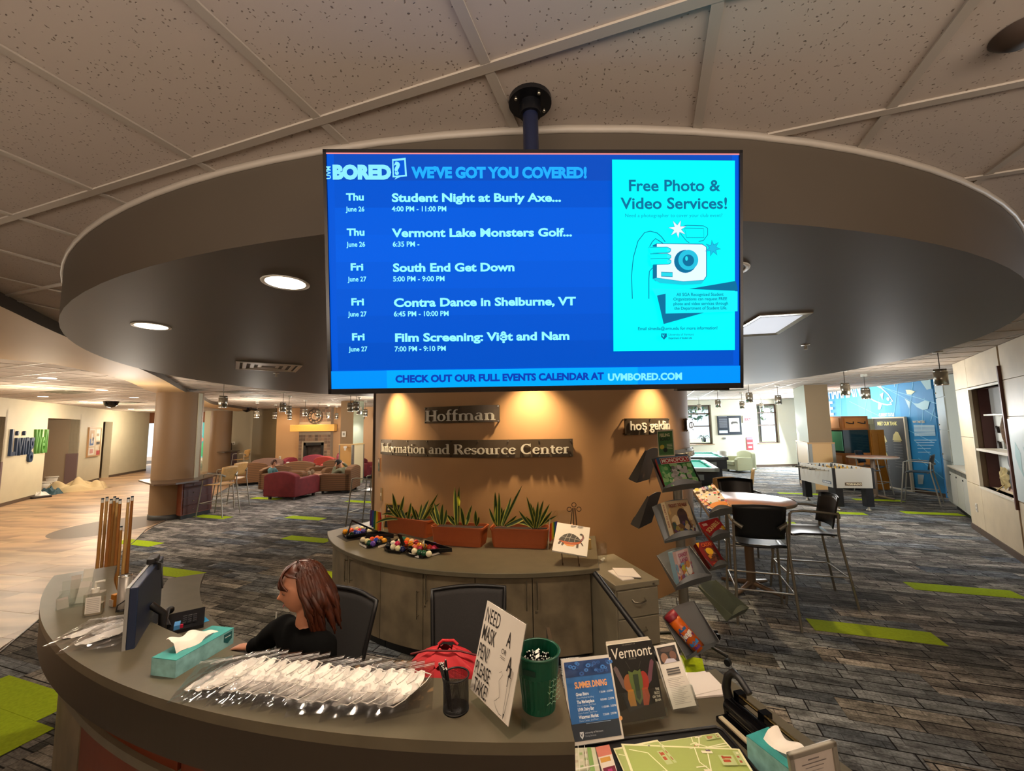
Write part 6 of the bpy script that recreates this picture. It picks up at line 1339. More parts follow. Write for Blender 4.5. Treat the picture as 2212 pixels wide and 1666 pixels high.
pp.line([(.015, .015), (.042, .015)], .0012, K).line([(.017, .010), (.044, .010)], .0012, K).txt('PEN?', -.1, -.034, .064, K, .004, xs=.46).txt('PLEASE', -.1, -.084, .058, K, .004, xs=.48).txt('TAKE!', -.09, -.132, .058, K, .004, xs=.52)
pp.line([(.03, -.03), (.04, -.022), (.047, -.03), (.035, -.05), (.045, -.075), (.05, -.09), (.03, -.11), (.04, -.12), (.06, -.13), (.075, -.128)], .0012, K)
pp.line([(.074, -.02), (.078, -.05), (.08, -.118)], .0012, K).line([(.09, -.02), (.092, -.05), (.086, -.118)], .0012, K).poly([(.08, -.118), (.087, -.118), (.083, -.134)], K).rect(.0755, -.048, .0785, -.015, K).rect(.078, -.02, .086, .005, K).line([(.074, -.02), (.09, -.02)], .002, K).build('lettering', t)
q = [(1211.4, 1427.5), (1318.2, 1410.2), (1345.6, 1599.4), (1237.8, 1610.6)]; v, M = pose(q, W, H, guess(q, W, R(10), R(-25), 1.8)); t = placed('sign_holder', 'blue SUMMER DINING notice in a clear sign holder on the lower desk', 'sign', M)
B().box(-W/2-.003, .001, -H/2-.003, W/2+.003, .0035, H/2+.003).build('acrylic_back', ACR, t); B().box(-W/2, -.001, -H/2, W/2, .001, H/2).build('paper', mat('paper_white', 'd6cfc4'), t)
pp = Print(T(0, -.001, 0) @ FACE); pp.rect(-.100, -.128, .100, .128, '2a6bb0').rect(-.1, -.128, .1, -.075, '26303c').rect(-.1, .075, .1, .128, '1f3f73')
rr = random.Random(3)
for k in range(24):
    x, y, r_ = rr.uniform(-.092, .092), rr.uniform(.085, .122), rr.uniform(.005, .010)
    for j in range(8): a = j*PI/4; pp.ell(x+r_*math.cos(a)*.8, y+min(.0, .0)+r_*math.sin(a)*.5, r_*.42, r_*.3, '3f7cc8' if k % 2 else '2b5aa0', 6)
    pp.ell(x, y, r_*.3, r_*.25, '1a2f5a', 8)
pp.txt('SUMMER DINING', -.085, .044, .0285, 'f0a860', .03, xs=.62)
for (a, b_), y in ((('Given Bistro', '7:30AM - 2:00PM'), .02), (('The Marketplace', '8:00AM - 2:30PM'), -.004), (('UVM Dairy Bar', '11:00AM - 3:00PM'), -.027), (('Waterman Market', '7:30AM - 2:00PM'), -.05)):
    pp.txt(a, -.085, y, .0145, 'e6eef8', .03, xs=.72).txt(b_, .012, y+.001, .0095, 'd5e2f2', .01, xs=.85).txt('Given Medical Building' if 'Given' in a else ('Davis Center, 2nd Floor' if 'UVM' in a or 'Mark' in a else 'Waterman Building'), -.085, y-.009, .0078, 'b3cbe6')
pp.ell(.082, -.064, .007, .007, 'e0a060', 10).line([(-.06, -.066), (.04, -.066)], .0012, '9dbbe0').poly([(-.09, -.088), (-.075, -.088), (-.075, -.1), (-.0825, -.11), (-.09, -.1)], 'd8dde2').txt('V', -.0875, -.102, .014, '26303c', .04).txt('University of Vermont', -.07, -.095, .008, 'b8bfc8').txt('Dining Services', -.07, -.104, .007, '9aa2ad').build('print', t)
# magazine in a clear stand
q = [(1310, 1396), (1408.7, 1380.7), (1435, 1547.5), (1339, 1562)]; W, H = .21, .27; v, M = pose(q, W, H, guess(q, W, R(10), R(-25), 2.0)); t = placed('magazine', 'black Vermont magazine with an insect head on the cover in a stand', 'magazine', M)
B().box(-W/2, -.0005, -H/2, W/2, .012, H/2).build('pages', mat('pages', 'cfc6b4', .6), t)
for k in range(4): B().box(-W/2+.002*k, .013+.004*k, -H/2, W/2-.001, .016+.004*k, H/2+.004+.002*k).build('page', mat('pages', 'cfc6b4'), t)
pp = Print(T(0, -.0006, 0) @ FACE); pp.rect(-W/2, -H/2, W/2, H/2, '16130f').txt('Vermont', -.092, .082, .056, 'e8e2d4', .006, xs=.92).txt('THE UNIVERSITY OF', -.04, .127, .007, '8a857a').txt('MAGAZINE', -.018, .074, .007, '8a857a')
pp.poly([(-.095, .05), (-.085, .058), (-.075, .05), (-.045, -.02), (-.052, -.03), (-.065, -.02)], '6a5858').poly([(.095, .055), (.088, .066), (.078, .06), (.05, -.005), (.056, -.02), (.07, -.01)], '6d4452').ell(-.035, -.008, .022, .032, '9a5a30').ell(.035, -.006, .022, .034, 'a03024').poly([(-.03, .035), (-.012, .028), (0, .036), (.014, .03), (.026, .036), (.03, .0), (.022, -.06), (0, -.085), (-.02, -.06), (-.03, .0)], '5a6a34').poly([(-.045, -.03), (-.02, -.03), (-.015, -.09), (-.04, -.1), (-.05, -.06)], 'b07a28').poly([(.045, -.03), (.02, -.03), (.015, -.09), (.035, -.098), (.05, -.06)], 'a84a2c').poly([(-.012, .02), (.012, .02), (.01, -.06), (0, -.07), (-.01, -.06)], '2f3d28').line([(-.02, .04), (-.035, .07)], .0015, '4a4440').line([(.02, .04), (.035, .065)], .0015, '4a4440')
for k, s_ in enumerate(('THE', 'BUZZ', 'ON THE', 'BRAIN')): pp.txt(s_, .096, -.045-.0125*k, .012, 'd6cfc0', .03, align='RIGHT', xs=.8)
pp.poly([(-W/2, -.1), (-.04, -.085), (.04, -.09), (W/2, -.08), (W/2, -H/2), (-W/2, -H/2)], '35302a').build('cover', t)
t2 = placed('magazine_stand', 'clear acrylic stand that holds the Vermont magazine', 'display stand', M)
B().box(-W/2-.006, -.012, -H/2-.004, W/2+.006, -.010, -H/2+.10).build('front_lip', ACR, t2); B().box(-W/2-.006, .030, -H/2-.02, W/2+.006, .033, H/2-.04).build('back_plate', ACR, t2); B().box(-W/2-.006, -.012, -H/2-.006, W/2+.006, .07, -H/2-.003).build('foot', ACR, t2)
q = [(1423, 1387.8), (1453.4, 1373.6), (1491, 1529), (1462.6, 1548.5)]; W, H = .10, .235; v, M = pose(q, W, H, guess(q, W, R(-40), R(-22), 1.95)); t = placed('pamphlet', 'narrow white leaflet with a photograph in a clear holder', 'leaflet', M)
B().box(-W/2, 0, -H/2, W/2, .006, H/2).build('paper', mat('paper_white', 'd6cfc4'), t); pp = Print(T(0, -.0005, 0) @ FACE); pp.rect(-.042, .045, .042, .108, '2a2422').ell(-.02, .065, .016, .02, '8a6450', 12).ell(.02, .07, .015, .018, '6d4a3c', 12).poly([(-.03, .045), (-.01, .062), (.02, .058), (.03, .045)], 'b8b4c0').ell(0, .095, .03, .01, '4a3a34', 12)
for k in range(3): pp.line([(-.028, .022-.009*k), (.03, .022-.009*k)], .005, '4a4846')
for k in range(16): pp.line([(-.036, -.012-.006*k), (.034-.012*(k % 3), -.012-.006*k)], .0012, '8d8984')
pp.build('print', t)
t2 = placed('leaflet_holder', 'clear acrylic leaflet holder behind the paper stack', 'display stand', M); B().box(-W/2-.008, -.02, -H/2-.006, W/2+.008, -.018, -H/2+.075).box(-W/2-.008, -.02, -H/2-.006, -W/2-.006, .03, -H/2+.07).box(W/2+.006, -.02, -H/2-.006, W/2+.008, .03, -H/2+.07).build('pocket', ACR, t2); B().box(-W/2-.008, .03, -H/2-.02, W/2+.008, .033, H/2-.06).build('back_plate', ACR, t2)
q = [(1701.8, 1628), (1801, 1598), (1826, 1748), (1722, 1782)]; W, H = .155, .205; v, M = pose(q, W, H, guess(q, W, R(8), R(-25), 1.45)); t = placed('framed_notice', 'small silver framed notice at the bottom right of the desk', 'frame', M)
b = B(); w2, h2 = W/2, H/2
for x0, z0, x1, z1 in ((-w2, -h2, -w2+.014, h2), (w2-.014, -h2, w2, h2), (-w2, h2-.016, w2, h2), (-w2, -h2, w2, -h2+.016)): B().box(x0, -.008, z0, x1, .006, z1).build('frame_bar', mat('frame_silver2', '9b968a', .35, .5), t, bevel=.003)
B().box(-w2+.012, -.002, -h2+.012, w2-.012, .003, h2-.012).build('paper', mat('paper_grey', 'b5ada5', .6), t); pp = Print(T(0, -.0025, 0) @ FACE)
for k, (w, th_) in enumerate(((.018, .004), (.04, .003), (.03, .002), (.026, .0015), (.02, .0015), (.028, .002))): pp.line([(-w, .07-.011*k), (w, .07-.011*k)], th_, '6f6a68')
pp.build('print', t)

# ================================================================ PAPERS, MAPS, PUNCH, TISSUE BOXES
def sheet(name, label, cat, P, z, th, m, group=None):
    t = thing(name, label, cat, (sum(p.x for p in P)/len(P), sum(p.y for p in P)/len(P), z), group=group); o = t.location; B().prism([(p.x-o.x, p.y-o.y) for p in P], 0, th).build('sheet', m, t); return t
PW_ = mat('paper_bright', 'e6ddd4', .55)
for k, (P, l) in enumerate((([(1474, 1459), (1523, 1452), (1565, 1492), (1562, 1503), (1497, 1509)], 'stack of white paper on the lower desk behind the leaflet holder'), ([(1480, 1456), (1532, 1455), (1566, 1490), (1500, 1506)], 'top sheet of the white paper stack on the lower desk'))):
    sheet('paper_stack' if k == 0 else 'paper_sheet', l, 'paper', [at(x, y, .755) for x, y in P], .752+.0085*k, .008 if k == 0 else .001, PW_)
tray = [at(1345, 1600, .75), at(1546, 1575, .75), at(1563, 1583, .75), at(1600, 1626, .75), at(1650, 1690, .75), at(1240, 1740, .75), at(1237, 1617, .75)]
c = sum(tray, Vector())/7; t = thing('tray', 'black shallow tray under the green maps at the bottom edge', 'tray', (c.x, c.y, .7505)); P2 = [(p.x-c.x, p.y-c.y) for p in tray]; B().prism(P2, 0, .004).build('base', BLK, t); B().tube([(x, y, .007) for x, y in P2], .006, 6, closed=True).build('rim', BLK, t)
MG = mat('map_paper', 'e4e0b4', .6)
def campus_map(label, P, z, seed, colr='a9b56a'):
    P = [at(x, y, z) for x, y in P]; c = sum(P, Vector())/4; t = thing('campus_map', label, 'map', (c.x, c.y, z), group='green folded maps in the tray'); L_ = [p-c for p in P]
    for q in L_: q.z = 0
    B().prism([(q.x, q.y) for q in L_], 0, .003).build('sheet', MG, t)
    uv = lambda u, v: tuple(((L_[3]*(1-u)+L_[2]*u)*(1-v)+(L_[0]*(1-u)+L_[1]*u)*v).to_2d())
    pp = Print(T(0, 0, .003)); r_ = random.Random(seed); A = lambda L: [uv(*p) for p in L]
    pp.poly(A([(.02, .03), (.98, .03), (.98, .97), (.02, .97)]), colr)
    for L in ([(.05, .9), (.2, .85), (.3, .55), (.45, .3), (.6, .05)], [(.05, .5), (.3, .55)], [(.25, .1), (.4, .42), (.55, .35), (.6, .05)], [(.62, .97), (.6, .7), (.75, .3), (.98, .2)], [(.72, .95), (.66, .55), (.52, .03)], [(.02, .2), (.3, .25), (.45, .3), (.98, .35)], [(.45, .3), (.48, .5)], [(.35, .22), (.36, .4)], [(.55, .6), (.64, .62)]): pp.line(A(L), .004, 'ece8c4')
    for u, v, w, h, cc in ((.66, .86, .09, .05, 'e9e2c4'), (.70, .9, .04, .03, '6d5a6a'), (.6, .48, .06, .08, 'e6dcc0'), (.58, .45, .02, .05, 'b0502c'), (.62, .42, .02, .03, 'b0502c'), (.40, .3, .02, .02, 'e9e2c4'), (.28, .14, .02, .03, '3f8f8c'), (.78, .62, .12, .2, 'b9c48a'), (.80, .68, .06, .05, 'b0502c'), (.82, .75, .06, .04, 'b0502c'), (.80, .74, .02, .06, 'b0502c'), (.92, .62, .05, .28, 'b9c48a'), (.93, .66, .02, .05, 'a85030'), (.93, .76, .02, .04, 'a85030'), (.94, .84, .02, .03, 'e9e2c4'), (.5, .33, .05, .015, 'e9e2c4'), (.5, .38, .04, .015, 'e9e2c4')):
        pp.poly(A([(u, v), (u+w, v), (u+w, v+h), (u, v+h)]), cc)
    pp.build('print', t); return t
campus_map('green map at the back of the tray, partly covered', [(1394, 1609.5), (1551, 1585), (1583, 1621), (1410, 1660)], .7555, 1)
campus_map('green map turned to the left under the front map', [(1325, 1619), (1420, 1600), (1560, 1760), (1400, 1790)], .7590, 2)
campus_map('green map on top in front, largest in view', [(1341.6, 1608.5), (1597, 1619.7), (1668, 1735), (1395, 1760)], .7625, 3, 'a3b05f')
def folder(label, P, z, th, cols, seed):
    P = [at(x, y, z) for x, y in P]; c = sum(P, Vector())/4; t = thing('brochure', label, 'brochure', (c.x, c.y, z-th), group='brochures in the tray'); L_ = [p-c for p in P]
    for q in L_: q.z = 0
    B().prism([(q.x, q.y) for q in L_], 0, th).build('pages', PW_, t); uv = lambda u, v: tuple(((L_[3]*(1-u)+L_[2]*u)*(1-v)+(L_[0]*(1-u)+L_[1]*u)*v).to_2d()); pp = Print(T(0, 0, th))
    for (u0, v0, u1, v1, cc) in cols: pp.poly([uv(u0, v0), uv(u1, v0), uv(u1, v1), uv(u0, v1)], cc)
    pp.build('print', t)
r_ = random.Random(4)
folder('street map brochure at the left of the tray', [(1239, 1617), (1285, 1615), (1304, 1700), (1242, 1720)], .772, .012, [(0, 0, 1, 1, 'dcd8b8')]+[(r_.random()*.8, r_.random()*.9, 0, 0, '9cb868') for _ in range(0)]+[(u, v, u+.13, v+.06, ('a9c07a', 'c9b89a', 'e8e0c8')[int(u*50+v*30) % 3]) for u in (.05, .25, .45, .65) for v in (.05, .2, .35, .5, .65, .8)]+[(.62, .1, .8, .95, '8fb35f'), (.2, 0, .23, 1, 'f0ecd8'), (.5, 0, .53, 1, 'f0ecd8'), (0, .45, 1, .48, 'f0ecd8')], 1)
folder('narrow brochure with a maroon logo beside the street map', [(1286, 1615), (1316, 1609), (1340, 1690), (1310, 1700)], .780, .02, [(0, 0, 1, 1, 'e8dcc8'), (0, .72, 1, 1, 'd8806a'), (.1, .56, .8, .68, 'd8a040'), (.1, .1, .95, .42, '7a1f34'), (.4, .26, .7, .36, 'c03a78')], 2)
# heavy three-hole punch
pa_, pb_ = at(1578, 1548, .76), at(1690, 1648, .76); e = (pb_-pa_); L = e.length; a = math.atan2(e.y, e.x)
t = thing('hole_punch', 'heavy black three hole punch with a curved handle on the lower desk', 'hole punch', (pa_.x, pa_.y, .7505), a)
GLB = mat('gloss_black', '08080a', .12)
B().rbox(-.01, -.07, 0, L+.02, .05, .018, .01).build('base', GLB, t, bevel=.002); B().box(.005, -.064, .018, L, -.045, .024).build('ruler_plate', mat('plate_cream', 'b5a88c', .4), t)
B().cyl((0, 0, 0), .034, L+.01, 24, T(0, 0, .055) @ RY(PI/2)).build('body', GLB, t); B().box(.0, -.03, .018, L, .03, .055).build('body_block', GLB, t)
B().tube([(-.0, .045, .088), (L+.03, .045, .088)], .008, 8).build('rail', mat('brass', 'b09a68', .25, 1), t)
for x in (.01, L*.55): B().box(x-.014, .025, .06, x+.016, .065, .105).build('bracket', GLB, t)
B().tube([(0, 0, .06), (-.015, .0, .12), (-.0, .0, .17), (.035, -.0, .205), (.07, -.0, .195), (.115, -.0, .165)], [.02, .018, .016, .015, .014, .013], 12).build('handle', BLK, t)
BXT = mat('tissue_teal', '2f8f8c', .5, noise=.22, nscale=14); BXS = mat('tissue_sky', '7fb0b0', .5, noise=.35, nscale=18); TIS = mat('tissue_paper', 'e4dccf', .85)
def tissue_box(label, P, z0, z1, seed, logo=True, th=.07):
    c = sum(P, Vector())/4; t = thing('tissue_box', label, 'tissue box', (c.x, c.y, z0)); h = z1-z0; L_ = [(p.x-c.x, p.y-c.y) for p in P]; e = Vector(L_[1])-Vector(L_[0]); a = math.atan2(e.y, e.x); Lg = e.length; Wd = (Vector(L_[2])-Vector(L_[1])).length
    t.rotation_euler = (0, 0, a)
    B().box(-Lg/2, -Wd/2, 0, Lg/2, Wd/2, h-.002).build('box', BXS, t); B().box(-Lg/2, -Wd/2, h-.002, Lg/2, Wd/2, h).build('top_panel', BXT, t); B().prism([(.42*Lg*math.cos(2*PI*i/20)*.8, .2*Wd*math.sin(2*PI*i/20)) for i in range(20)], h, h+.0006).build('slot', mat('slot_dark', '2c4a4a', .6), t)
    def f(u, v):
        x = (u-.5)*Lg*.72; y = .012*math.sin(9*u+seed)+.016*math.sin(4*u)*v+(.015*v if v > .5 else 0); z = h-.012+(th*(.55+.30*math.sin(2.2*u+.5+seed)+.12*math.sin(11*u+seed)))*math.sin(v*PI*.62); y += (v-.5)*Wd*.5; return (x*(1-.15*v), y, z)
    o = B().grid(f, 36, 16).build('tissue', TIS, t, fix=False)
    if logo: pp = Print(T(Lg/2-.0, 0, 0) @ RZ(PI/2) @ RX(PI/2)) ; pp2 = Print(T(0, -Wd/2-.0004, 0) @ RX(PI/2)); pp2.poly([(Lg/2-.05, h*.88), (Lg/2-.01, h*.88), (Lg/2-.01, h*.42), (Lg/2-.03, h*.22), (Lg/2-.05, h*.42)], '1d5a5c').line([(Lg/2-.045, h*.66), (Lg/2-.015, h*.66)], .004, 'c9dcd8'); pp2.build('logo', t)
    return t
p0, p1 = at(378, 1466, 1.07), at(512, 1385, 1.07); e = (p1-p0).normalized(); nrm = Vector((-e.y, e.x, 0)); p1 = p0+e*.255
tissue_box('long teal tissue box on the raised counter, left', [p0, p1, p1+nrm*.115, p0+nrm*.115], 1.0705, 1.135, 1, th=.06)
P4 = [at(1688, 1652, .855), at(1768, 1603, .855), at(1719, 1566, .855), at(1612, 1589, .855)]
a0 = at(1612, 1589, .84); b0 = at(1692, 1652, .84); e = (b0-a0).normalized(); n2 = Vector((-e.y, e.x, 0)); b0 = a0+e*.24
tissue_box('teal tissue box on the lower desk beside the hole punch', [a0, b0, b0+n2*.115, a0+n2*.115], .7505, .84, 2.5, False, th=.075)

# ================================================================ CUPS, BIN, PENS
def pen_geo(m, r=.0038, L=.145): return B().tube([(0, 0, 0), (0, 0, L)], r, 6)
p = at(985, 1532, 1.07); t = thing('pen_cup', 'black wire mesh pen cup on the raised counter', 'pen cup', (p.x, p.y, 1.0705))
def mesh_mat(key, col, scale):
    m = bpy.data.materials.new(key); m.use_nodes = True; MATS[key] = m; nt = m.node_tree; b = nt.nodes['Principled BSDF']; b.inputs['Base Color'].default_value = lin(col); b.inputs['Roughness'].default_value = .5
    N = nt.nodes.new; tc = N('ShaderNodeTexCoord'); se = N('ShaderNodeSeparateXYZ'); nt.links.new(tc.outputs['Object'], se.inputs[0]); at2 = N('ShaderNodeMath'); at2.operation = 'ARCTAN2'; nt.links.new(se.outputs[1], at2.inputs[0]); nt.links.new(se.outputs[0], at2.inputs[1])
    outs = []
    for src, k in ((at2.outputs[0], scale*.042), (se.outputs[2], scale)):
        mu = N('ShaderNodeMath'); mu.operation = 'MULTIPLY'; mu.inputs[1].default_value = k; nt.links.new(src, mu.inputs[0]); fr_ = N('ShaderNodeMath'); fr_.operation = 'FRACT'; nt.links.new(mu.outputs[0], fr_.inputs[0]); g = N('ShaderNodeMath'); g.operation = 'LESS_THAN'; g.inputs[1].default_value = .38; nt.links.new(fr_.outputs[0], g.inputs[0]); outs.append(g)
    mx = N('ShaderNodeMath'); mx.operation = 'MAXIMUM'; nt.links.new(outs[0].outputs[0], mx.inputs[0]); nt.links.new(outs[1].outputs[0], mx.inputs[1]); nt.links.new(mx.outputs[0], b.inputs['Alpha']); return m
B().lathe([(.042, 0), (.042, .105)], 32).build('mesh_wall', mesh_mat('wire_mesh', '121014', 420), t, fix=False); B().tube([(.043*math.cos(2*PI*i/28), .043*math.sin(2*PI*i/28), .106) for i in range(28)], .0028, 6, closed=True).build('rim', BLK, t); B().lathe([(0, 0), (.043, 0), (.043, .006), (0, .006)], 28).build('base', BLK, t)
pk = None
def make_pen():
    t = thing('pen', 'x', 'pen'); B().tube([(0, 0, 0), (0, 0, .135)], .0038, 6).build('barrel', mat('pen_black', '0c0c0e', .3), t); B().tube([(0, 0, .135), (0, 0, .137)], .0021, 6).build('end_plug', mat('pen_white', 'd9d9d4', .4), t); return t
pen = make_pen(); rr = random.Random(11); pc = [0]
def put_pen(loc, rot, label, group):
    global pen
    if pc[0] == 0: t = pen; t.location = loc; t['label'] = label; t['group'] = group
    else: t = dup(pen, loc, 0, label, group)
    t.rotation_euler = rot; pc[0] += 1; return t
for k in range(14):
    a, r_ = rr.uniform(2.4, 4.4), rr.uniform(.012, .028); put_pen((p.x+r_*math.cos(a), p.y+r_*math.sin(a), 1.08), (rr.uniform(-.12, .12), rr.uniform(-.28, -.05), 0), 'black pen with a white end in the mesh pen cup', 'pens in the mesh cup')
g = at(1166, 1545, 1.07); g.y += .045; t = thing('waste_bin', 'small dark green ribbed tumbler bin full of black pens', 'bin', (g.x, g.y, 1.0705)); t.scale = (1.18, 1.18, 1); GR = mat('green_plastic', '0a4630', .3)
GH = .175; n = 48; b = B(); prof = [(.047, 0), (.0475, .02), (.056, .11), (.0575, .112), (.060, GH-.004), (.064, GH-.004), (.064, GH), (.058, GH), (.055, .11), (.045, .006), (0, .006)]
vs = []; fs = []
for j, (r_, z) in enumerate(prof):
    for i in range(n): q = r_*(1-(.035 if i % 2 and .01 < z < .112 else 0)); vs.append((q*math.cos(2*PI*i/n), q*math.sin(2*PI*i/n), z))
for j in range(len(prof)-1):
    for i in range(n): fs.append((j*n+i, j*n+(i+1) % n, (j+1)*n+(i+1) % n, (j+1)*n+i))
b.add(vs, fs).build('bin_body', GR, t, fix=False); B().tube([(.0615*math.cos(2*PI*i/40), .0615*math.sin(2*PI*i/40), GH) for i in range(40)], .004, 8, closed=True).build('rim', GR, t)
pp = Print(None, fmap=lambda x, y, h: ((.0585+h+(y/.165)*.004)*math.cos(x), (.0585+h+(y/.165)*.004)*math.sin(x), y))
for k, (a0, a1) in enumerate(((-1.0, -.3), (-1.15, -.25), (-1.2, -.35), (-1.1, -.2), (-1.25, -.3))):
    z = .11-.016*k; pp.line([(a0+(a1-a0)*i/12, z+.004*math.sin(i*2.3+k)) for i in range(13)], .0022, '8fbfa5')
pp.rect(-2.35, .128, -1.75, .146, '0c2f24'); pp.build('handwriting', t)
for k in range(96):
    a = 2.399*k; r_ = .0063*math.sqrt(k)+.001; put_pen((g.x+r_*.8*math.cos(a), g.y+r_*.8*math.sin(a), 1.078+rr.uniform(0, .012)), (rr.uniform(-.05, .05), rr.uniform(-.05, .05), 0), 'black pen with a white end in the green bin', 'pens in the green bin')
for k in range(2): t = thing('paper_slip', 'small crumpled paper slip among the pens, %s' % ('upper' if k else 'lower'), 'paper', (g.x-.003, g.y-.02+.03*k, 1.228)); B().add([(-.006, 0, 0), (.006, .002, .004), (.009, .012, .012), (-.004, .012, .004)], [(0, 1, 2, 3)]).build('slip', PW_, t, fix=False)
# yellow jar with black lid and a tumbler with a straw on the work surface
j = at(625, 1405, .80); j.y += .0; t = thing('food_jar', 'yellow jar with a black lid beside the seated woman', 'jar', (j.x, j.y, .7505)); MU = mat('mustard_glaze', 'c8860a', .25)
B().lathe([(0, 0), (.045, 0), (.055, .02), (.058, .09), (.05, .12), (.042, .125)], 28).build('body', MU, t); B().lathe([(.045, .123), (.046, .14), (.044, .142)], 28).build('steel_band', mat('steel_bright', 'd8d6cc', .2, 1), t); B().lathe([(.044, .14), (.05, .142), (.051, .175), (.045, .182), (0, .183)], 28).build('lid', mat('lid_black', '151317', .5), t); B().tube([(.05, 0, .165), (.085, .01, .16), (.09, .012, .135)], .003, 6).build('wire_loop', PULL, t)
j = at(585, 1405, .80); t = thing('tumbler', 'clear tumbler with a straw beside the yellow jar', 'cup', (j.x, j.y+.02, .7505)); B().lathe([(.03, 0), (.045, .12), (.048, .125)], 24).build('glass', glassy('cup_clear', (.9, .93, .95), .3), t); B().tube([(0, 0, .01), (.012, 0, .24)], .004, 8).build('straw', mat('straw', 'a9a9a0', .4), t)

# ================================================================ LEFT END OF THE DESK
def acrylic_item(name, label, cat, px, py, z): p = at(px, py, z); return thing(name, label, cat, (p.x, p.y, z+.0005)), p
t, p = acrylic_item('card_holder', 'clear acrylic brochure holder with cards at the left end of the counter', 'display stand', 160, 1308, 1.07); t.rotation_euler = (0, 0, R(35))
for (y0, h0) in ((-.04, .05), (.0, .085), (.04, .125)): B().box(-.06, y0, 0, .06, y0+.002, h0).build('pocket', ACR, t)
B().box(-.061, -.04, 0, -.059, .05, .06).box(.059, -.04, 0, .061, .05, .06).box(-.06, -.04, 0, .06, .05, .002).build('side_wall', ACR, t)
for k, (x, y, h_, w, cc) in enumerate(((-.035, -.034, .055, .045, 'b5ada4'), (.02, .008, .11, .04, 'ccc5bb'), (.035, .012, .10, .035, 'bdb5ad'), (.03, .044, .165, .04, 'd8d2c4'), (-.01, .046, .14, .04, 'c4bcb2'))):
    c_ = thing('card', 'small printed card in the brochure holder, %s' % ('front pocket', 'middle pocket', 'middle pocket right', 'rear pocket tallest', 'rear pocket')[k], 'card', t.matrix_basis @ Vector((x, y, .003)), R(35), group='cards in the brochure holder'); c_.rotation_euler = (R(-12), R((k*37 % 20)-10), R(35)); B().box(-w/2, 0, 0, w/2, .002, h_).build('card', mat('card_'+cc, cc, .6), c_)
t, p = acrylic_item('sanitizer_bottle', 'clear pump sanitizer bottle with a white label on the counter', 'bottle', 202, 1328, 1.07); t.rotation_euler = (0, 0, R(25))
B().rbox(-.04, -.025, 0, .04, .025, .11, .015).build('bottle', glassy('bottle_clear', (.93, .92, .88), .2), t); B().rbox(-.036, -.021, .004, .036, .021, .055, .012).build('gel', mat('gel', 'b9ae98', .1, trans=.6), t); B().box(-.026, -.0262, .015, .034, -.0256, .095).build('label', mat('label_white', 'd5cfc6', .6), t)
pp = Print(T(0, -.0263, 0) @ RX(PI/2)); [pp.line([(-.02, .085-.009*k), (.028, .085-.009*k)], .0018, '8f8a84') for k in range(8)]; pp.build('label_print', t)
B().cyl((0, 0, .11), .016, .02, 16).build('cap', WHT, t); B().tube([(0, 0, .13), (0, 0, .16), (.035, 0, .162)], .006, 8).build('pump', WHT, t)
t, p = acrylic_item('steel_cylinder', 'tall brushed grey cylinder between cue sticks and monitor', 'holder', 266, 1318, 1.07); p2 = p
B().lathe([(.028, 0), (.028, .175), (.024, .175), (.024, .01)], 28).build('body', mat('cyl_steel', '8e8780', .4, .4), t); B().lathe([(.028, .172), (.03, .175), (.024, .178)], 28).build('rim', mat('steel_bright', 'd8d6cc'), t); B().lathe([(.0295, 0), (.0295, .012), (0, .012)], 28).build('base', BLK, t)
t, p = acrylic_item('small_carton', 'small orange and white carton left of the grey cylinder', 'box', 248, 1309, 1.07); t.rotation_euler = (0, 0, R(-20)); B().box(-.015, -.012, 0, .018, .012, .06).build('carton', mat('carton_orange', 'c07a20', .5), t); B().box(-.022, -.016, 0, .008, -.012, .035).build('label', PW_, t)
t, p = acrylic_item('small_device', 'small white and black device behind the monitor edge', 'device', 283, 1300, 1.07); B().box(-.03, -.015, 0, .03, .02, .035).build('body', BLK, t); B().box(-.024, -.017, .008, -.005, -.015, .028).box(.004, -.017, .008, .022, -.015, .028).build('button', WHT, t)
t = thing('cable', 'thin black cable on the counter beside the grey cylinder', 'cable', p2); B().tube([(-.0, -.04, .006), (.01, -.045, .04), (.05, -.03, .07), (.1, .0, .06)], .003, 6).build('cord', BLK, t)
# monitor seen from behind
zt = 1.19
for _ in range(40):
    P1, P2 = at(300, 1268, zt), at(354, 1201, zt); d = (P1-P2).length; zt += (.0 if abs(d-.52) < .002 else (-.004 if d < .52 else .004))
e = (P2-P1).normalized(); mh = .33; t = thing('monitor', 'computer monitor seen from behind with a dark blue back', 'monitor', ((P1.x+P2.x)/2, (P1.y+P2.y)/2, zt-mh/2)); t.rotation_euler = (0, 0, math.atan2(e.y, e.x)); hw = d/2
B().box(-hw, 0, -mh/2, hw, .03, mh/2).build('back_cover', mat('monitor_navy', '1d2942', .35), t, bevel=.004); B().box(-hw-.002, .03, -mh/2-.002, hw+.002, .042, mh/2+.002).build('bezel', mat('monitor_grey', '8b8a86', .4), t); B().box(-hw+.02, .042, -mh/2+.02, hw-.02, .044, mh/2-.02).build('screen', GLB, t)
B().tube([(0, .0, 0), (0, -.05, -.05), (0, -.05, .752-zt+mh/2+.01)], .018, 8).build('stand', BLK, t); B().rbox(-.11, -.12, .752-zt+mh/2, .11, .08, .752-zt+mh/2+.012, .03).build('base', BLK, t)
wc = thing('webcam', 'small black webcam clipped on top of the monitor', 'webcam', T(*t.location) @ RZ(t.rotation_euler.z) @ Vector((.12, .02, mh/2))); wc.rotation_euler = t.rotation_euler; B().rbox(-.05, -.02, .008, .05, .02, .035, .012).build('camera_body', BLK, wc, bevel=.004); B().box(-.02, -.03, -.03, .02, -.005, .01).build('clip', BLK, wc); B().tube([(-.06, -.02, .02), (-.10, -.05, .02), (-.11, -.06, -.1)], .004, 6).build('cable', BLK, wc)
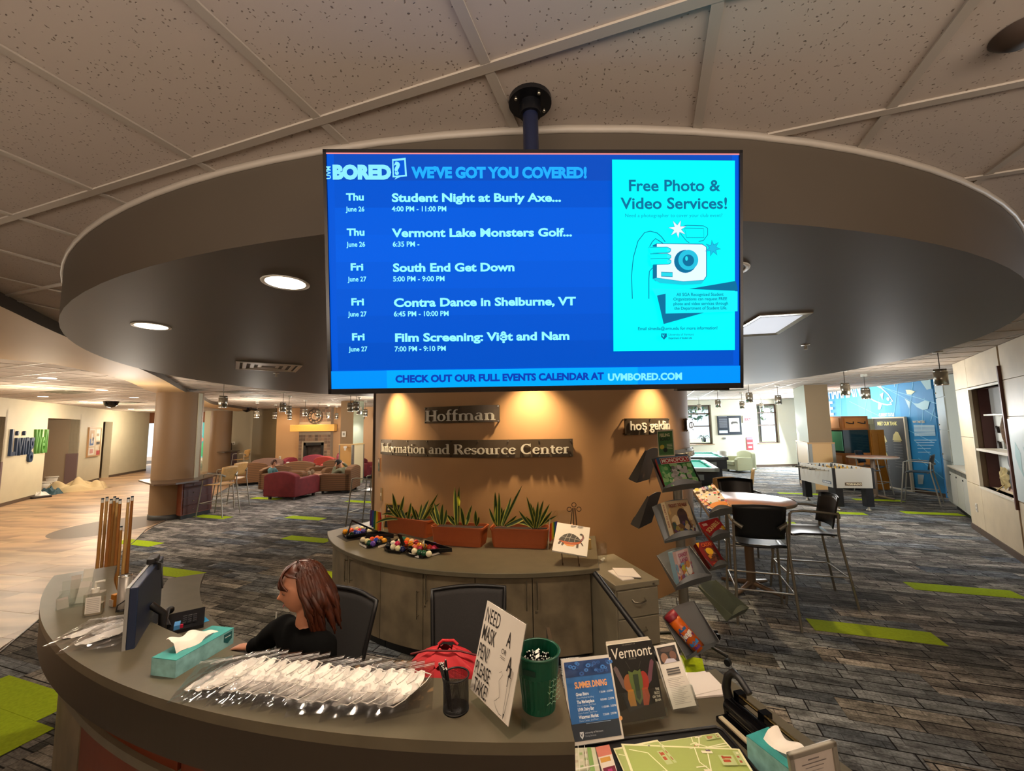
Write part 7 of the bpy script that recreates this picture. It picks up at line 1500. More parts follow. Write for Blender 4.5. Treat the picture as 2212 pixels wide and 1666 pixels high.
# desk phone and leaflet
p = at(395, 1352, .755); t = thing('desk_phone', 'black desk phone with a blue label on the work surface', 'phone', (p.x, p.y, .7505), R(35))
B().prism([(-.1, 0), (.1, 0), (.1, .06), (-.1, .02)], -.11, .11, Matrix(((0, 0, 1, 0), (1, 0, 0, 0), (0, 1, 0, 0), (0, 0, 0, 1)))).build('body', mat('phone_black', '141317', .35), t)
B().tube([(-.075, -.09, .05), (-.085, -.05, .085), (-.085, .05, .105), (-.075, .09, .09)], [.024, .014, .014, .024], 10).build('handset', BLK, t)
for i in range(3):
    for k in range(4): B().box(.0+i*.026, -.06+k*.024, .034+.004*k, .018+i*.026, -.044+k*.024, .043+.004*k).build('key', mat('key_grey', '2c2b30', .5), t)
B().box(-.04, -.095, .022, -.01, -.02, .046).build('label', mat('label_blue', '4a8ec8', .6), t); B().box(-.01, -.085, .02, .006, -.07, .042).build('lamp_red', mat('lamp_red', 'c01838', .4), t)
P = [at(395, 1335, .76), at(430, 1318, .76), at(452, 1338, .76), at(412, 1352, .76)]; t = sheet('leaflet', 'blue and white leaflet behind the desk phone', 'leaflet', P, .7505, .002, mat('leaflet_blue', '2c9fd8', .5));
# cue sticks standing in a floor rack behind the desk
tops = [(221.8, 1081, 0), (231, 1080, .04), (240.5, 1078, -.04), (247.6, 1078, .05), (254, 1076, .0), (260, 1078.5, -.05), (262, 1137, .03), (277.5, 1078.5, .0), (286, 1072, .04)]
cm = [mat('cue_maple', 'b07e42', .3), mat('cue_amber', '9c6430', .3), mat('cue_pale', 'c49a5c', .3)]; cc0 = at(252, 1080, 1.47)
def make_cue(k):
    t = thing('cue_stick', 'x', 'cue stick'); B().tube([(0, 0, .03), (0, 0, 1.42)], [.0145, .0095], 10).build('shaft', cm[k], t); B().tube([(0, 0, 1.42), (0, 0, 1.445)], .0098, 10).build('ferrule', mat('ferrule', 'e4e2da', .3), t); B().tube([(0, 0, 1.445), (0, 0, 1.455)], .009, 10).build('tip', mat('tip_blue', '2a3a4a', .7), t); B().tube([(0, 0, 0.0), (0, 0, .03)], .0155, 10).build('bumper', BLK, t); return t
cp = [make_cue(k) for k in range(3)]; seen = set(); nm = ['leftmost cue stick in the rack', 'second cue stick from the left', 'third cue stick from the left', 'fourth cue stick from the left', 'fifth cue stick, in the middle of the bunch', 'sixth cue stick, right end of the bunch', 'short cue stick, clearly lower than the others', 'second cue stick from the right, apart from the bunch', 'rightmost and tallest cue stick']
for k, (px, py, dy) in enumerate(tops):
    zt_ = 1.455 if k != 6 else 1.30; c = atY(px, py, cc0.y+dy*1.6); zz = c.z-1.455; j = (k*2) % 3
    if j in seen: t = dup(cp[j], (c.x, c.y, max(zz, .03) if k != 6 else .03), 0)
    else: t = cp[j]; t.location = (c.x, c.y, max(zz, .03)); seen.add(j)
    t['label'] = nm[k]; t['group'] = 'cue sticks in the floor rack'; t['category'] = 'cue stick'
    if k == 6: t.scale = (1, 1, (c.z-.03)/1.455)
t = thing('cue_rack', 'low round floor rack holding the cue sticks, behind the desk end', 'rack', (cc0.x+.02, cc0.y, 0)); B().cyl((0, 0, 0), .2, .03, 32).build('base', mat('rack_wood', '3d2718', .4), t); B().tube([(.16*math.cos(2*PI*i/32), .16*math.sin(2*PI*i/32), .62) for i in range(32)], .014, 8, closed=True).build('ring', mat('rack_wood', '3d2718'), t)
for k in range(3): a = k*2.1+.5; B().tube([(.17*math.cos(a), .17*math.sin(a), .03), (.16*math.cos(a), .16*math.sin(a), .62)], .011, 8).build('upright', mat('rack_wood', '3d2718'), t)

# ================================================================ MASKS IN CLEAR BAGS
BAG = glassy('bag_film', (.975, .975, .98), .22, .12); MSK = mat('mask_white', 'dcd6cc', .8);
def make_bag(seed):
    r_ = random.Random(seed); t = thing('bagged_mask', 'x', 'mask', (0, 0, 0)); W, H = .185, .25; ph = [r_.uniform(0, 6) for _ in range(6)]
    def f(u, v):
        x, y = (u-.5)*W, (v-.5)*H; edge = min(u, 1-u, v, 1-v)*6; edge = min(1, edge); return (x, y, .002+.010*edge*(.6+.5*math.sin(5*u+ph[0]+3*v))+.0022*math.sin(31*u+17*v+ph[1])*edge+.0018*math.sin(23*v-19*u+ph[2]))
    B().grid(f, 22, 30).build('bag_film', BAG, t, fix=False); B().add([(-W/2, -H/2, .0006), (W/2, -H/2, .0006), (W/2, H/2, .0006), (-W/2, H/2, .0006)], [(0, 1, 2, 3)]).build('bag_back', BAG, t, fix=False)
    o = B()
    for dz in (0, .004): o.tube([(-W/2, H/2-.016-dz*2, .003), (W/2, H/2-.016-dz*2, .003)], .0009, 5)
    o.build('zip_seal', mat('zip_white', 'e4e4e2', .4), t)
    # folded mask: a boat shaped pad with a rim and ear loops
    L = .19; n = 22; vs = []; Wm = .078
    def g(u, v):
        w = Wm*(math.sin(PI*min(max(u, .02), .98))**.55); y = (u-.5)*L; x = (v-.5)*w+.012*math.sin(PI*u)-.006; x, y = x*.77+y*.64, -x*.64+y*.77; return (x, y, .003+.0075*math.sin(PI*u)**.5*math.sin(PI*v)**.7+.0008*math.sin(40*u))
    B().grid(g, n, 10).build('mask', MSK, t, fix=False)
    for s_ in (-1, 1):
        B().tube([(.0, s_*.086, .006), (.035+.01*r_.random(), s_*.082, .009), (.052, s_*.045, .010), (.045+.01*r_.random(), s_*.02, .009), (.03, s_*.03, .009)], .0016, 5, RZ(-.693)).build('ear_loop', MSK, t)
    B().tube([(.006-.03, -.03, .0095), (-.028, .03, .0095)], .0012, 5, RZ(-.693)).build('nose_strip', mat('nose_strip', 'c9c4bb', .5), t)
    return t
bags = [make_bag(s_) for s_ in range(3)]; bi = [0]
def put_bag(x, y, z, a, tx, ty, label, group):
    k = bi[0] % 3; t = bags[k] if bi[0] < 3 else dup(bags[k]); bi[0] += 1
    t.location = (x, y, z); t.scale = (1.1, 1.1, 1); t.rotation_euler = (tx, ty, a); t['label'] = label; t['group'] = group; return t
rr = random.Random(5); NB = 18
# fanned row, each bag leaning on its left neighbour
c0, c1 = at(455, 1450, 1.075), at(880, 1505, 1.075)
for k in range(NB):
    f = k/(NB-1); ang = -118+f*38; px_ = 470+f*(872-470); py_ = 1453+f*50+rr.uniform(-4, 4); p = at(px_, py_, 1.085)
    lean = R(10) if 0 < k else 0
    put_bag(p.x, p.y, 1.0755+.0009*k+(.012 if k else 0), R(14-f*8+rr.uniform(-5, 5)), 0, R(-4.5 if k else 0)+rr.uniform(-.02, .02), '%s bagged white mask from the left in the long row' % ORD[k], 'masks in the long row')
for k, (px, py, a, l) in enumerate(((205, 1358, 62, 'bagged mask at the left end of the counter, rear one'), (262, 1352, 70, 'bagged mask at the left end of the counter, middle one'), (232, 1378, 66, 'bagged mask at the left end of the counter, front one'))):
    p = at(px, py, 1.075); put_bag(p.x, p.y, 1.072+.008*k, R(a-50), 0, 0, l, 'three bagged masks at the left end')

# ================================================================ RED BACKPACK
p = at(962, 1420, .9); bx = Vector((p.x, 1.93, .7505)); bx.x = atY(962, 1420, 1.93).x; t = thing('backpack', 'red backpack with a black label patch on the desk', 'backpack', bx, R(-4)); REDN = mat('nylon_red', 'b0101c', .65, noise=.06)
def shell(w, d, h, y0=0, top=.5):
    def f(u, v):
        a = 2*PI*u; ca, sa = math.cos(a), math.sin(a); sq = lambda c: math.copysign(abs(c)**.55, c); k = (1-max(0, (v-top)/(1-top))**2.6*.8)*(.93+.07*math.sin(PI*min(v*1.6, 1))); return (w/2*sq(ca)*k, y0+d/2*sq(sa)*k, h*v+.006*math.sin(7*a+9*v))
    return B().grid(f, 40, 18)
t.scale = (1.25, 1.1, 1.0)
o = shell(.30, .17, .27); o.build('main_pocket', REDN, t); shell(.25, .10, .235, -.09).build('front_pocket', REDN, t)
B().tube([(-.12, -.02, .25), (-.06, -.03, .272), (.06, -.03, .272), (.12, -.02, .25)], .004, 6).build('zipper', mat('zip_dark', '5a0c12', .6), t); B().tube([(-.035, .05, .255), (-.02, .05, .272), (.02, .05, .272), (.035, .05, .255)], .006, 8).build('carry_loop', REDN, t)
B().box(-.035, -.149, .15, .045, -.12, .195).build('label_patch', mat('patch_black', '14100f', .7), t); pp = Print(T(.005, -.150, .172) @ RX(PI/2)); pp.txt('JANSPORT', -.034, -.006, .015, 'a03038', .02, xs=.8); pp.build('lettering', t)
B().tube([(-.15, .0, .2), (-.19, -.04, .12), (-.17, -.06, .02)], .012, 8).build('strap', mat('strap_dark', '2c0d10', .7), t); B().box(-.13, -.09, .05, -.11, -.085, .085).build('buckle', BLK, t)
# ================================================================ GAME RACK
TRM = mat('rack_grey', '6f7274', .4, .3); TRD = mat('rack_grey_back', '45423f', .5, .2)
rk = thing('game_rack', 'grey metal display rack with tilted trays full of board games', 'display rack', (1.52, 3.86, 0)); RI = Matrix.Translation((-1.52, -3.86, 0))
B().tube([(1.52, 3.86, .12), (1.52, 3.86, 1.66)], .042, 16, RI).build('pole', mat('pole_silver', 'a5a298', .35, .7), rk)
for k in range(5):
    a = 2*PI*k/5+.35; x, y = 1.52+.36*math.cos(a), 3.86+.36*math.sin(a); l = B().tube([(1.52, 3.86, .14), (x, y, .075)], .014, 8, RI).build('leg', mat('rack_black', '17171a', .4), rk); B().cyl((0, 0, -.015), .027, .03, 14, RI @ T(x, y, .028) @ RZ(a) @ RX(PI/2)).build('caster', BLK, l)
def tray_geo(M, W=.31, H=.32, m=TRM):
    M = RI @ M; o = B(); o.box(-W/2, 0, -H/2, W/2, .004, H/2, M).build('tray', m, rk)
    t = rk.children[-1]
    t = [c for c in rk.children][-1]
    for s_ in (-1, 1): B().add([(s_*W/2, 0, -H/2), (s_*W/2, 0, H/2), (s_*W/2, -.012, H/2), (s_*W/2, -.085, -H/2), (s_*(W/2-.004), 0, -H/2), (s_*(W/2-.004), 0, H/2), (s_*(W/2-.004), -.012, H/2), (s_*(W/2-.004), -.085, -H/2)], [(0, 1, 2, 3), (7, 6, 5, 4), (0, 4, 5, 1), (1, 5, 6, 2), (2, 6, 7, 3), (3, 7, 4, 0)], M).build('tray_side', m, rk, fix=True)
    P = [(-W/2, 0)]+[(-W/2+W*i/12, -.07-.03*math.sin(PI*i/12)) for i in range(13)]+[(W/2, 0)]
    B().add([(x, y, -H/2-.002) for x, y in P]+[(x, y, -H/2+.002) for x, y in P], [tuple(range(15))[::-1], tuple(range(15, 30))]+[(i, (i+1) % 15, 15+(i+1) % 15, 15+i) for i in range(15)], M).build('tray_bottom', m, rk)
    Q = P[1:14]; B().add([(x, y, -H/2) for x, y in Q]+[(x, y-.012, -H/2+.035*math.sin(PI*i/12)+.003) for i, (x, y) in enumerate(Q)], [(i, i+1, 14+i, 13+i) for i in range(12)], M).build('tray_lip', m, rk, fix=False)
    P = [(-W/2, H/2)]+[(-W/2+W*i/10, H/2+.022*math.sin(PI*i/10)) for i in range(11)]+[(W/2, H/2)]
    B().prism(P, 0, .004, M @ Matrix(((1, 0, 0, 0), (0, 0, 1, 0), (0, 1, 0, 0), (0, 0, 0, 1)))).build('tray_crest', m, rk)
def vp(v): return T(v[0], v[1], v[2]) @ RZ(v[3]) @ RX(v[4]) @ RY(v[5])
_, T1 = pose([(1403, 991.7), (1486.3, 983), (1510, 1051), (1433, 1065.6)], .31, .32, [1.38, 3.55, 1.58, -.2, -.62, -.17])
_, T2 = pose([(1408.4, 1094.7), (1484, 1079), (1516, 1155.4), (1435.5, 1175)], .31, .32, [1.4, 3.64, 1.16, -.34, -.51, -.29])
_, T3 = pose([(1416, 1200), (1491.5, 1181), (1533.6, 1251.6), (1461.3, 1277.6)], .31, .32, [1.43, 3.62, .77, -.22, -.82, -.36])
_, T4 = pose([(1432, 1330), (1497.8, 1301.6), (1550.3, 1377.9), (1475, 1424.4)], .31, .32, [1.46, 3.63, .28, -.12, -.3, -.45])
for m_ in (T1, T2, T3, T4): tray_geo(m_)
for z in (1.60, 1.18):   # trays on the far side of the pole, seen from behind
    tray_geo(T(1.30, 4.0, z) @ RZ(R(-130)) @ RX(R(-20)), m=TRD)
tray_geo(T(1.93, 4.02, .34) @ RZ(R(32)) @ RX(R(-52)), .28, .34, mat('rack_green_grey', '6f7766', .45, .2))
for z in (1.5, 1.08, .7, .3): B().tube([(1.52, 3.86, z), (1.42, 3.68, z)], .012, 8, RI).build('bracket', TRM, rk)
def game(name, label, q, W, H, D, v0, side, top, draw, shift=.006):
    _, M = pose(q, W, H, v0); t = placed(name, label, 'board game', M, 'board games on the rack')
    if q[0][0] > 1490: tray_geo(M @ T(0, D+.004, -.01), W*.96, H*.96)
    B().box(-W/2, .0, -H/2, W/2, D, H/2).build('box', side, t, bevel=.0015)
    pp = Print(T(0, -.0002, 0) @ FACE, step=.0003); pp.rect(-W/2, -H/2, W/2, H/2, top); draw(pp, W/2, H/2); pp.build('cover', t)
    return t
def blobs(pp, w, h, n, cols, seed, r0=.01, r1=.03, y0=-1, y1=1, x0=-1, x1=1):
    r_ = random.Random(seed)
    for k in range(n):
        x, y = r_.uniform(x0, x1)*w, r_.uniform(y0, y1)*h; r = r_.uniform(r0, r1); a = r_.uniform(0, 3); pts = [(x+r*r_.uniform(.6, 1.1)*math.cos(a+PI*i/4), y+r*r_.uniform(.6, 1.1)*math.sin(a+PI*i/4)) for i in range(8)]
        pp.poly([(max(-w, min(w, p)), max(-h, min(h, s_))) for p, s_ in pts], r_.choice(cols))
def d1(pp, w, h):
    pp.rect(-w, h*.55, w, h, '4a7ab0').rect(-w, -h, w, h*.5, '4f9a52'); blobs(pp, w, h, 70, ['3c8a46', '6bb56a', 'a7cf8f', '2f7040', '8fc07a'], 1, .01, .028, -.95, .45)
    pp.poly([(-w*.45, -h*.55), (w*.85, -h*.75), (w*.9, -h*.95), (-w*.6, -h*.97)], 'ddd6b8').poly([(-w*.5, -h*.9), (-w*.2, -h*.78), (-w*.1, -h*.9)], '9c2a2a'); blobs(pp, w, h, 22, ['9a9690', 'c6c2bc', '6d6964', 'b0aca6'], 5, .012, .03, -.75, .2, -.35, .6)
    pp.ell(w*.55, -h*.5, .02, .02, 'a39a96', 14).rect(-w*.88, h*.42, w*.88, h*.84, 'e9e2d2').rect(-w*.85, h*.45, w*.85, h*.81, 'b5202a').txt('MONOPOLY', -w*.8, h*.52, .05, 'f4ecdc', .02, xs=.80)
game('board_game_box', 'Monopoly box at the top of the rack, red title band', [(1416.3, 989.7), (1486.3, 983), (1510, 1047), (1438, 1054.4)], .275, .275, .045, [1.4, 3.5, 1.6, -.08, -.57, -.1], mat('box_red', '8e1c26', .45), '4f9a52', d1)
def d2(pp, w, h):
    pp.rect(-w, h*.3, w, h, 'b5a07e').rect(-w, -h, w, h*.3, '8a6a48'); blobs(pp, w, h, 26, ['c9a46a', 'a88a60', 'cdb48a'], 2, .03, .06, -.2, .5); pp.ell(w*.1, h*.1, .05, .055, '4a3630').rect(w*.0, h*.28, w*.22, h*.5, '3e2d28').poly([(-w*.25, h*.1), (w*.45, h*.1), (w*.65, -h*.75), (-w*.35, -h*.75)], '3f2e33')
    blobs(pp, w, h, 26, ['2d3a5a', '6a4a2c', '8a7a3a', '3a4a3a', '5a3a56', 'b09a7a'], 3, .015, .03, -.95, -.35); pp.txt('TICKET TO RIDE', -w*.9, h*.62, .036, '7a2a1c', .025, xs=.72)
t = game('board_game_box', 'Ticket to Ride box on the second tray of the rack', [(1436, 1084), (1484, 1079), (1507, 1150), (1456.6, 1158)], .24, .277, .06, [1.5, 3.6, 1.14, .33, -.35, 0], mat('box_cream', 'b8a888', .5), '8a6a48', d2)
pp = Print(T(-.1202, 0, 0) @ RZ(-PI/2) @ RX(PI/2) @ T(-.03, 0, 0)); pp.rect(-.028, -.135, .028, .135, 'c4b596').txt('TICKET TO RIDE', -.008, .12, .026, '7a2a1c', .03, rot=-PI/2, xs=1.0); pp.build('spine_print', t)
def d3(pp, w, h):
    pp.rect(-w, -h, w, -h*.55, '3c6ab0'); blobs(pp, w, h, 60, ['e0b080', 'c05a4a', 'd8904a', 'e8d0a8', '6a8ac0', 'd05a6a', 'b0a0c8', 'e8e0d0'], 4, .01, .03, -.85, .5); pp.ell(0, -h*.1, .075, .075, 'e9e4dc').ell(0, -h*.1, .055, .055, 'd8cfc4')
    for k in range(8): pp.ell(.062*math.cos(k*PI/4), -h*.1+.062*math.sin(k*PI/4), .01, .01, ('c03a3a', '3a8a4a', '3a5ab0', 'd8a030')[k % 4], 8)
    pp.ell(w*.1, -h*.62, .09, .04, 'e08a2c')
    for k, (ch, cc) in enumerate(zip('LIFE', ('7a2a6a', '3a5a9a', '4a8a4a', 'd8803a'))): x = -w*.3+k*w*.3; pp.rect(x, h*.68, x+w*.26, h*.94, cc).txt(ch, x+w*.05, h*.73, .042, 'f0ece4', .03)
    pp.ell(-w*.75, h*.82, .025, .02, 'e0b830').txt('THE GAME OF', -w*.5, h*.58, .012, '5a5048', .02)
game('board_game_box', 'The Game of Life box, pale with coloured letter tiles', [(1496.2, 1057.7), (1543.7, 1049), (1582, 1098.6), (1531.9, 1111.2)], .235, .345, .055, [2.0, 4.2, 1.25, -.35, -.95, -.36], mat('box_pale', 'b8aea2', .5), 'd5c8b8', d3)
def d4(pp, w, h):
    pp.poly([(-w, -h), (w, -h), (w, -h*.2), (-w*.2, -h*.6)], '8a1418').txt('SCRABBLE', -w*.62, -h*.35, .062, 'e0b87a', .03, xs=.62, rot=.45).rect(-w*.75, h*.45, -w*.3, h*.75, 'd0a8a0').rect(w*.45, -h*.55, w*.68, -h*.2, 'd8d0c4').ell(w*.82, -h*.25, .018, .025, 'd8b030')
game('board_game_box', 'Scrabble box, plain red, on the right side of the rack', [(1508.7, 1127.7), (1547, 1120.4), (1580.7, 1150), (1530.5, 1168)], .215, .215, .045, [2.1, 4.3, .95, -.35, -.96, -.44], mat('box_red2', '8a1218', .35), 'a81a1e', d4)
def d5(pp, w, h):
    pp.rect(-w*.55, -h*.55, w*.7, h*.45, '5a2c1c').poly([(-w*.5, h*.4), (w*.2, h*.42), (w*.6, -h*.1), (-w*.1, h*.0)], '8a6a5a').ell(0, h*.22, .04, .035, 'd8a820').poly([(-w*.5, -h*.1), (0, h*.02), (w*.1, -h*.3), (-w*.4, -h*.35)], 'b8741e'); blobs(pp, w, h, 14, ['4a2a24', '6a3a2c', '3a201c'], 6, .01, .02, -.55, -.1, -.2, .6)
    pp.txt('CATAN', -w*.55, h*.6, .05, 'c05a28', .03, xs=.8).rect(-w*.5, -h*.82, w*.6, -h*.7, 'a84a24').poly([(-w, h), (-w*.6, h), (-w, h*.6)], 'e0a028').poly([(w, -h), (w*.6, -h), (w, -h*.6)], 'd88020')
game('board_game_box', 'Catan box, dark red with a yellow sun, below the Scrabble box', [(1503.3, 1171), (1536, 1171), (1572, 1216), (1534, 1231)], .20, .25, .05, [2.0, 4.1, .65, .26, -.75, 0], mat('box_maroon', '5c1014', .4), '7a161c', d5)
def d6(pp, w, h):
    pp.rect(-w, -h, w, h, 'c9a8a0').rect(-w*.6, h*.2, w*.5, h*.95, 'd8c4c4'); blobs(pp, w, h, 46, ['c8804a', '9a4a5a', '8a5a7a', 'e0d0b8', '7aa0b8', 'c05a3a', 'b8b040'], 7, .012, .03, -.95, .15); pp.ell(w*.45, -h*.2, .03, .05, 'e4ded4').ell(w*.4, h*.1, .025, .03, 'c88a50').poly([(-w*.3, -h*.4), (w*.0, -h*.45), (-w*.05, -h*.9), (-w*.25, -h*.85)], 'a8b8c0').poly([(w*.1, -h*.6), (w*.9, -h*.5), (w*.95, -h*.9), (w*.2, -h*.95)], 'b8452c')
    pp.txt('CANDY', -w*.55, h*.62, .04, 'a84a6a', .035, xs=.8).txt('LAND', -w*.45, h*.3, .04, 'a84a6a', .035, xs=.85)
game('board_game_box', 'Candy Land box on the third tray of the rack', [(1453.7, 1192), (1483, 1186), (1503.3, 1250.8), (1467, 1266.7)], .187, .252, .05, [1.45, 3.5, .8, .49, -.2, -.04], mat('box_blue', '7a9aaa', .5), 'c9a8a0', d6)
# Jenga tube
pt, pb = T4 @ Vector((-.10, -.062, .17)), T4 @ Vector((-.02, -.062, -.14)); d = (pb-pt); L = d.length; z = -d.normalized(); x = z.orthogonal().normalized();
view = (Vector((0, 0, CAMH))-pt).normalized(); y = (view-z*view.dot(z)).normalized(); x = y.cross(z)
Mj = Matrix(((x.x, y.x, z.x, pb.x), (x.y, y.y, z.y, pb.y), (x.z, y.z, z.z, pb.z), (0, 0, 0, 1))); t = placed('board_game_box', 'orange Jenga tube leaning in the lowest tray of the rack', 'board game', Mj, 'board games on the rack')
JO = mat('jenga_orange', 'd2621a', .35); B().lathe([(0, 0), (.053, 0), (.053, L*.86), (0, L*.86)], 32).build('tube', JO, t); B().lathe([(.0545, L*.86), (.0545, L), (.0, L)], 32).build('lid', mat('jenga_plum', '8a2436', .4), t)
pp = Print(None, fmap=lambda a, zz, h: ((.0532+h)*math.sin(-a), (.0532+h)*math.cos(a), zz))
pp.poly([(-1.0+.25*i, .17+.02*math.sin(i)) for i in range(9)]+[(1.0-.25*i, .11-.01*math.sin(i)) for i in range(9)], '5a2a78').poly([(-.6+.2*i, .20+.006*math.sin(i)) for i in range(7)]+[(.6-.2*i, .175) for i in range(7)], '2f6aa8').poly([(-.8+.2*i, .075+.008*math.sin(i*2)) for i in range(9)]+[(.8-.2*i, .05) for i in range(9)], '2f7ab8').poly([(-.5+.2*i, .04+.006*math.sin(i*2)) for i in range(6)]+[(.5-.2*i, .02) for i in range(6)], '5a2a78')
vs, fs = text_geo('Jenga', .058, .0025, 0); w_ = max(v[0] for v in vs); ww_ = [(-(v[0]/w_-.5)*1.9*-1, .118+v[1]+.012*(v[0]/w_)) for v in vs]; pp._put(ww_, fs, 'f4ece0'); pp.build('label_print', t)
# Feeling board sign
W, H = .127, .22; _, M = pose([(1419.5, 930), (1453, 928.5), (1458.5, 985), (1422, 988)], W, H, [1.24, 3.35, 1.84, -.57, -.29, -.08]); t = placed('sign_holder', 'green sign FEELING BOARD standing on top of the game rack', 'sign', M); B().box(-W/2-.003, .001, -H/2-.02, W/2+.003, .004, H/2+.003).build('acrylic_back', ACR, t); B().box(-W/2, -.001, -H/2, W/2, .001, H/2).build('paper', mat('paper_pink', 'cfc0a4', .5), t)
pp = Print(T(0, -.001, 0) @ FACE); pp.rect(-.057, -.1, .057, .1, '3f6a38').rect(-.057, -.1, .057, -.09, '57804a').txt('FEELING', -.044, .055, .036, 'ddd6a8', .02, xs=.60).txt('BOARD?', -.042, .022, .036, '15251a', .03, xs=.60).poly([(-.045, -.02), (-.025, -.012), (-.012, -.022), (-.016, -.045), (-.035, -.05), (-.048, -.04)], 'b8a838').poly([(-.02, -.045), (0, -.038), (.012, -.05), (.008, -.07), (-.008, -.078), (-.022, -.065)], '14281e')
[pp.line([(.008, -.012-.012*k), (.05, -.012-.012*k)], .004, 'c3cba0') for k in range(4)]; pp.build('print', t)

# ================================================================ ON THE CREDENZA
Z0 = CZ+.0005
TERRA = mat('terracotta', '9a4a20', .5, noise=.04); SOIL = mat('soil', '2e2019', .95, noise=.4, nscale=60)
LG = mat('leaf_green', '2f4a1e', .45, noise=.25, nscale=30); LY = mat('leaf_yellow', 'b5b552', .45)
def zz(x, y): return (790+x/4.384, 840+y/4.384)
def planter(label, FL, FR, leaves, depth=.21, h=.185):
    a, b_ = at(*FL, CZ), at(*FR, CZ); e = (b_-a).normalized(); L = (b_-a).length; an = math.atan2(e.y, e.x); nrm = Vector((-e.y, e.x, 0)); c = (a+b_)/2+nrm*depth/2; t = thing('planter', label, 'planter', (c.x, c.y, Z0), an, 'terracotta planters on the worktop'); b = B(); w, d = L/2, depth/2
    def rr_(w, d, r, n=5): return [(sx_*(w-r)+r*math.cos(R(a0+90*k/n)), sy*(d-r)+r*math.sin(R(a0+90*k/n))) for sx_, sy, a0 in ((1, 1, 0), (-1, 1, 90), (-1, -1, 180), (1, -1, 270)) for k in range(n+1)]
    rings = [(rr_(w*.98, d*.95, .03), 0), (rr_(w*1.0, d*.97, .03), .035), (rr_(w*1.01, d*.98, .03), .037), (rr_(w*1.06, d*1.04, .035), h-.02), (rr_(w*1.10, d*1.1, .04), h-.018), (rr_(w*1.10, d*1.1, .04), h), (rr_(w*1.04, d*1.0, .035), h), (rr_(w*1.02, d*.98, .035), h-.03)]
    n = len(rings[0][0]); vs = [(x, y, z) for P, z in rings for x, y in P]; fs = [tuple(range(n))[::-1]]+[(j*n+i, j*n+(i+1) % n, (j+1)*n+(i+1) % n, (j+1)*n+i) for j in range(len(rings)-1) for i in range(n)]
    b.add(vs, fs, None, None).build('pot', TERRA, t); P = rr_(w*1.02, d*.98, .035); B().add([(x, y, h-.028) for x, y in P], [tuple(range(n))]).build('soil', SOIL, t, fix=False)
    Mi = (T(c.x, c.y, Z0) @ RZ(an)).inverted(); yb = c.y; rl = random.Random(int(L*1000))
    for k, (bx, by, tx, ty, wd) in enumerate(leaves):
        p0 = atY(*zz(bx, by), yb+rl.uniform(-.04, .05)); tip = atY(*zz(tx, ty), yb+rl.uniform(-.10, .04)); z_s = Z0+h-.03; p0.z = max(p0.z, z_s-.0) if p0.z > z_s else z_s
        mid = (p0+tip)/2; droop = tip.z < p0.z+.06; mid.z += .05 if droop else .0; mid += Vector((.01*math.sin(k*2.7), .015*math.cos(k*1.9), 0)); side = (tip-p0).cross(Vector((math.sin(k*1.7)*.6, -1, 0))).normalized()
        nseg = 7; cols = 4; vs = [];
        for s_ in range(nseg+1):
            u = s_/nseg; q = p0*(1-u)**2+mid*2*u*(1-u)+tip*u*u; ww_ = wd*1.5*(math.sin(PI*min(1, .14+.86*u))**.8+.02)*(1-.0*u)
            for j, f in enumerate((-1, -.62, 0, .62, 1)): vs.append(tuple(Mi @ (q+side*ww_*f+Vector((0, abs(f)*-.006, 0)))))
        g_, y_ = [], []
        for s_ in range(nseg):
            for j in range(4): (y_ if j in (0, 3) else g_).append((s_*5+j, s_*5+j+1, (s_+1)*5+j+1, (s_+1)*5+j))
        B().add(vs, g_, None, LG, True).add(vs, y_, None, LY, True).build('leaf', None, t, fix=False)
    return t
l1 = [(300, 1240, 255, 985, .017), (310, 1240, 365, 1010, .015), (330, 1240, 200, 1090, .014), (340, 1240, 270, 1100, .014), (380, 1245, 330, 1120, .014), (400, 1250, 430, 1075, .014), (350, 1235, 150, 1190, .013), (300, 1235, 85, 1280, .012), (430, 1240, 480, 1190, .012), (480, 1250, 440, 1110, .014), (500, 1250, 530, 1090, .014), (520, 1250, 600, 1050, .016), (540, 1240, 687, 990, .012), (545, 1240, 705, 1080, .014), (500, 1250, 470, 1140, .013), (550, 1240, 640, 1090, .014), (360, 1240, 400, 1160, .013), (320, 1240, 240, 1190, .012)]
l2 = [(690, 1285, 600, 1165, .014), (700, 1285, 650, 1080, .016), (720, 1285, 730, 1090, .017), (740, 1285, 765, 1140, .016), (850, 1290, 770, 1190, .014), (858, 1290, 843, 930, .016), (868, 1290, 887, 930, .016), (880, 1290, 805, 1200, .012), (930, 1290, 900, 1120, .016), (950, 1290, 1007, 1100, .013), (955, 1285, 980, 1150, .016), (1050, 1300, 1042, 1150, .015), (1055, 1290, 1072, 1210, .012), (680, 1280, 620, 1120, .012)]
l3 = [(1240, 1300, 1225, 975, .015), (1260, 1300, 1262, 980, .014), (1235, 1290, 1170, 1130, .012), (1290, 1300, 1377, 1025, .015), (1300, 1300, 1482, 915, .011), (1320, 1300, 1430, 1200, .013), (1260, 1300, 1315, 1140, .014), (1330, 1300, 1535, 1210, .015), (1235, 1290, 1240, 1090, .014), (1280, 1300, 1290, 1120, .015),
      (1600, 1320, 1523, 1020, .013), (1580, 1320, 1450, 1155, .012), (1600, 1320, 1632, 1065, .016), (1620, 1320, 1682, 1055, .013), (1630, 1300, 1742, 1090, .013), (1640, 1310, 1762, 1160, .013), (1570, 1310, 1450, 1280, .013), (1600, 1320, 1560, 1080, .013), (1610, 1310, 1590, 1110, .013), (1620, 1310, 1700, 1190, .013), (1630, 1310, 1812, 1200, .011), (1620, 1320, 1600, 1200, .013), (1600, 1310, 1520, 1215, .013), (1610, 1310, 1650, 1190, .015)]
planter('terracotta planter at the left, behind the ball trays', (835, 1150), (919, 1164), l1);
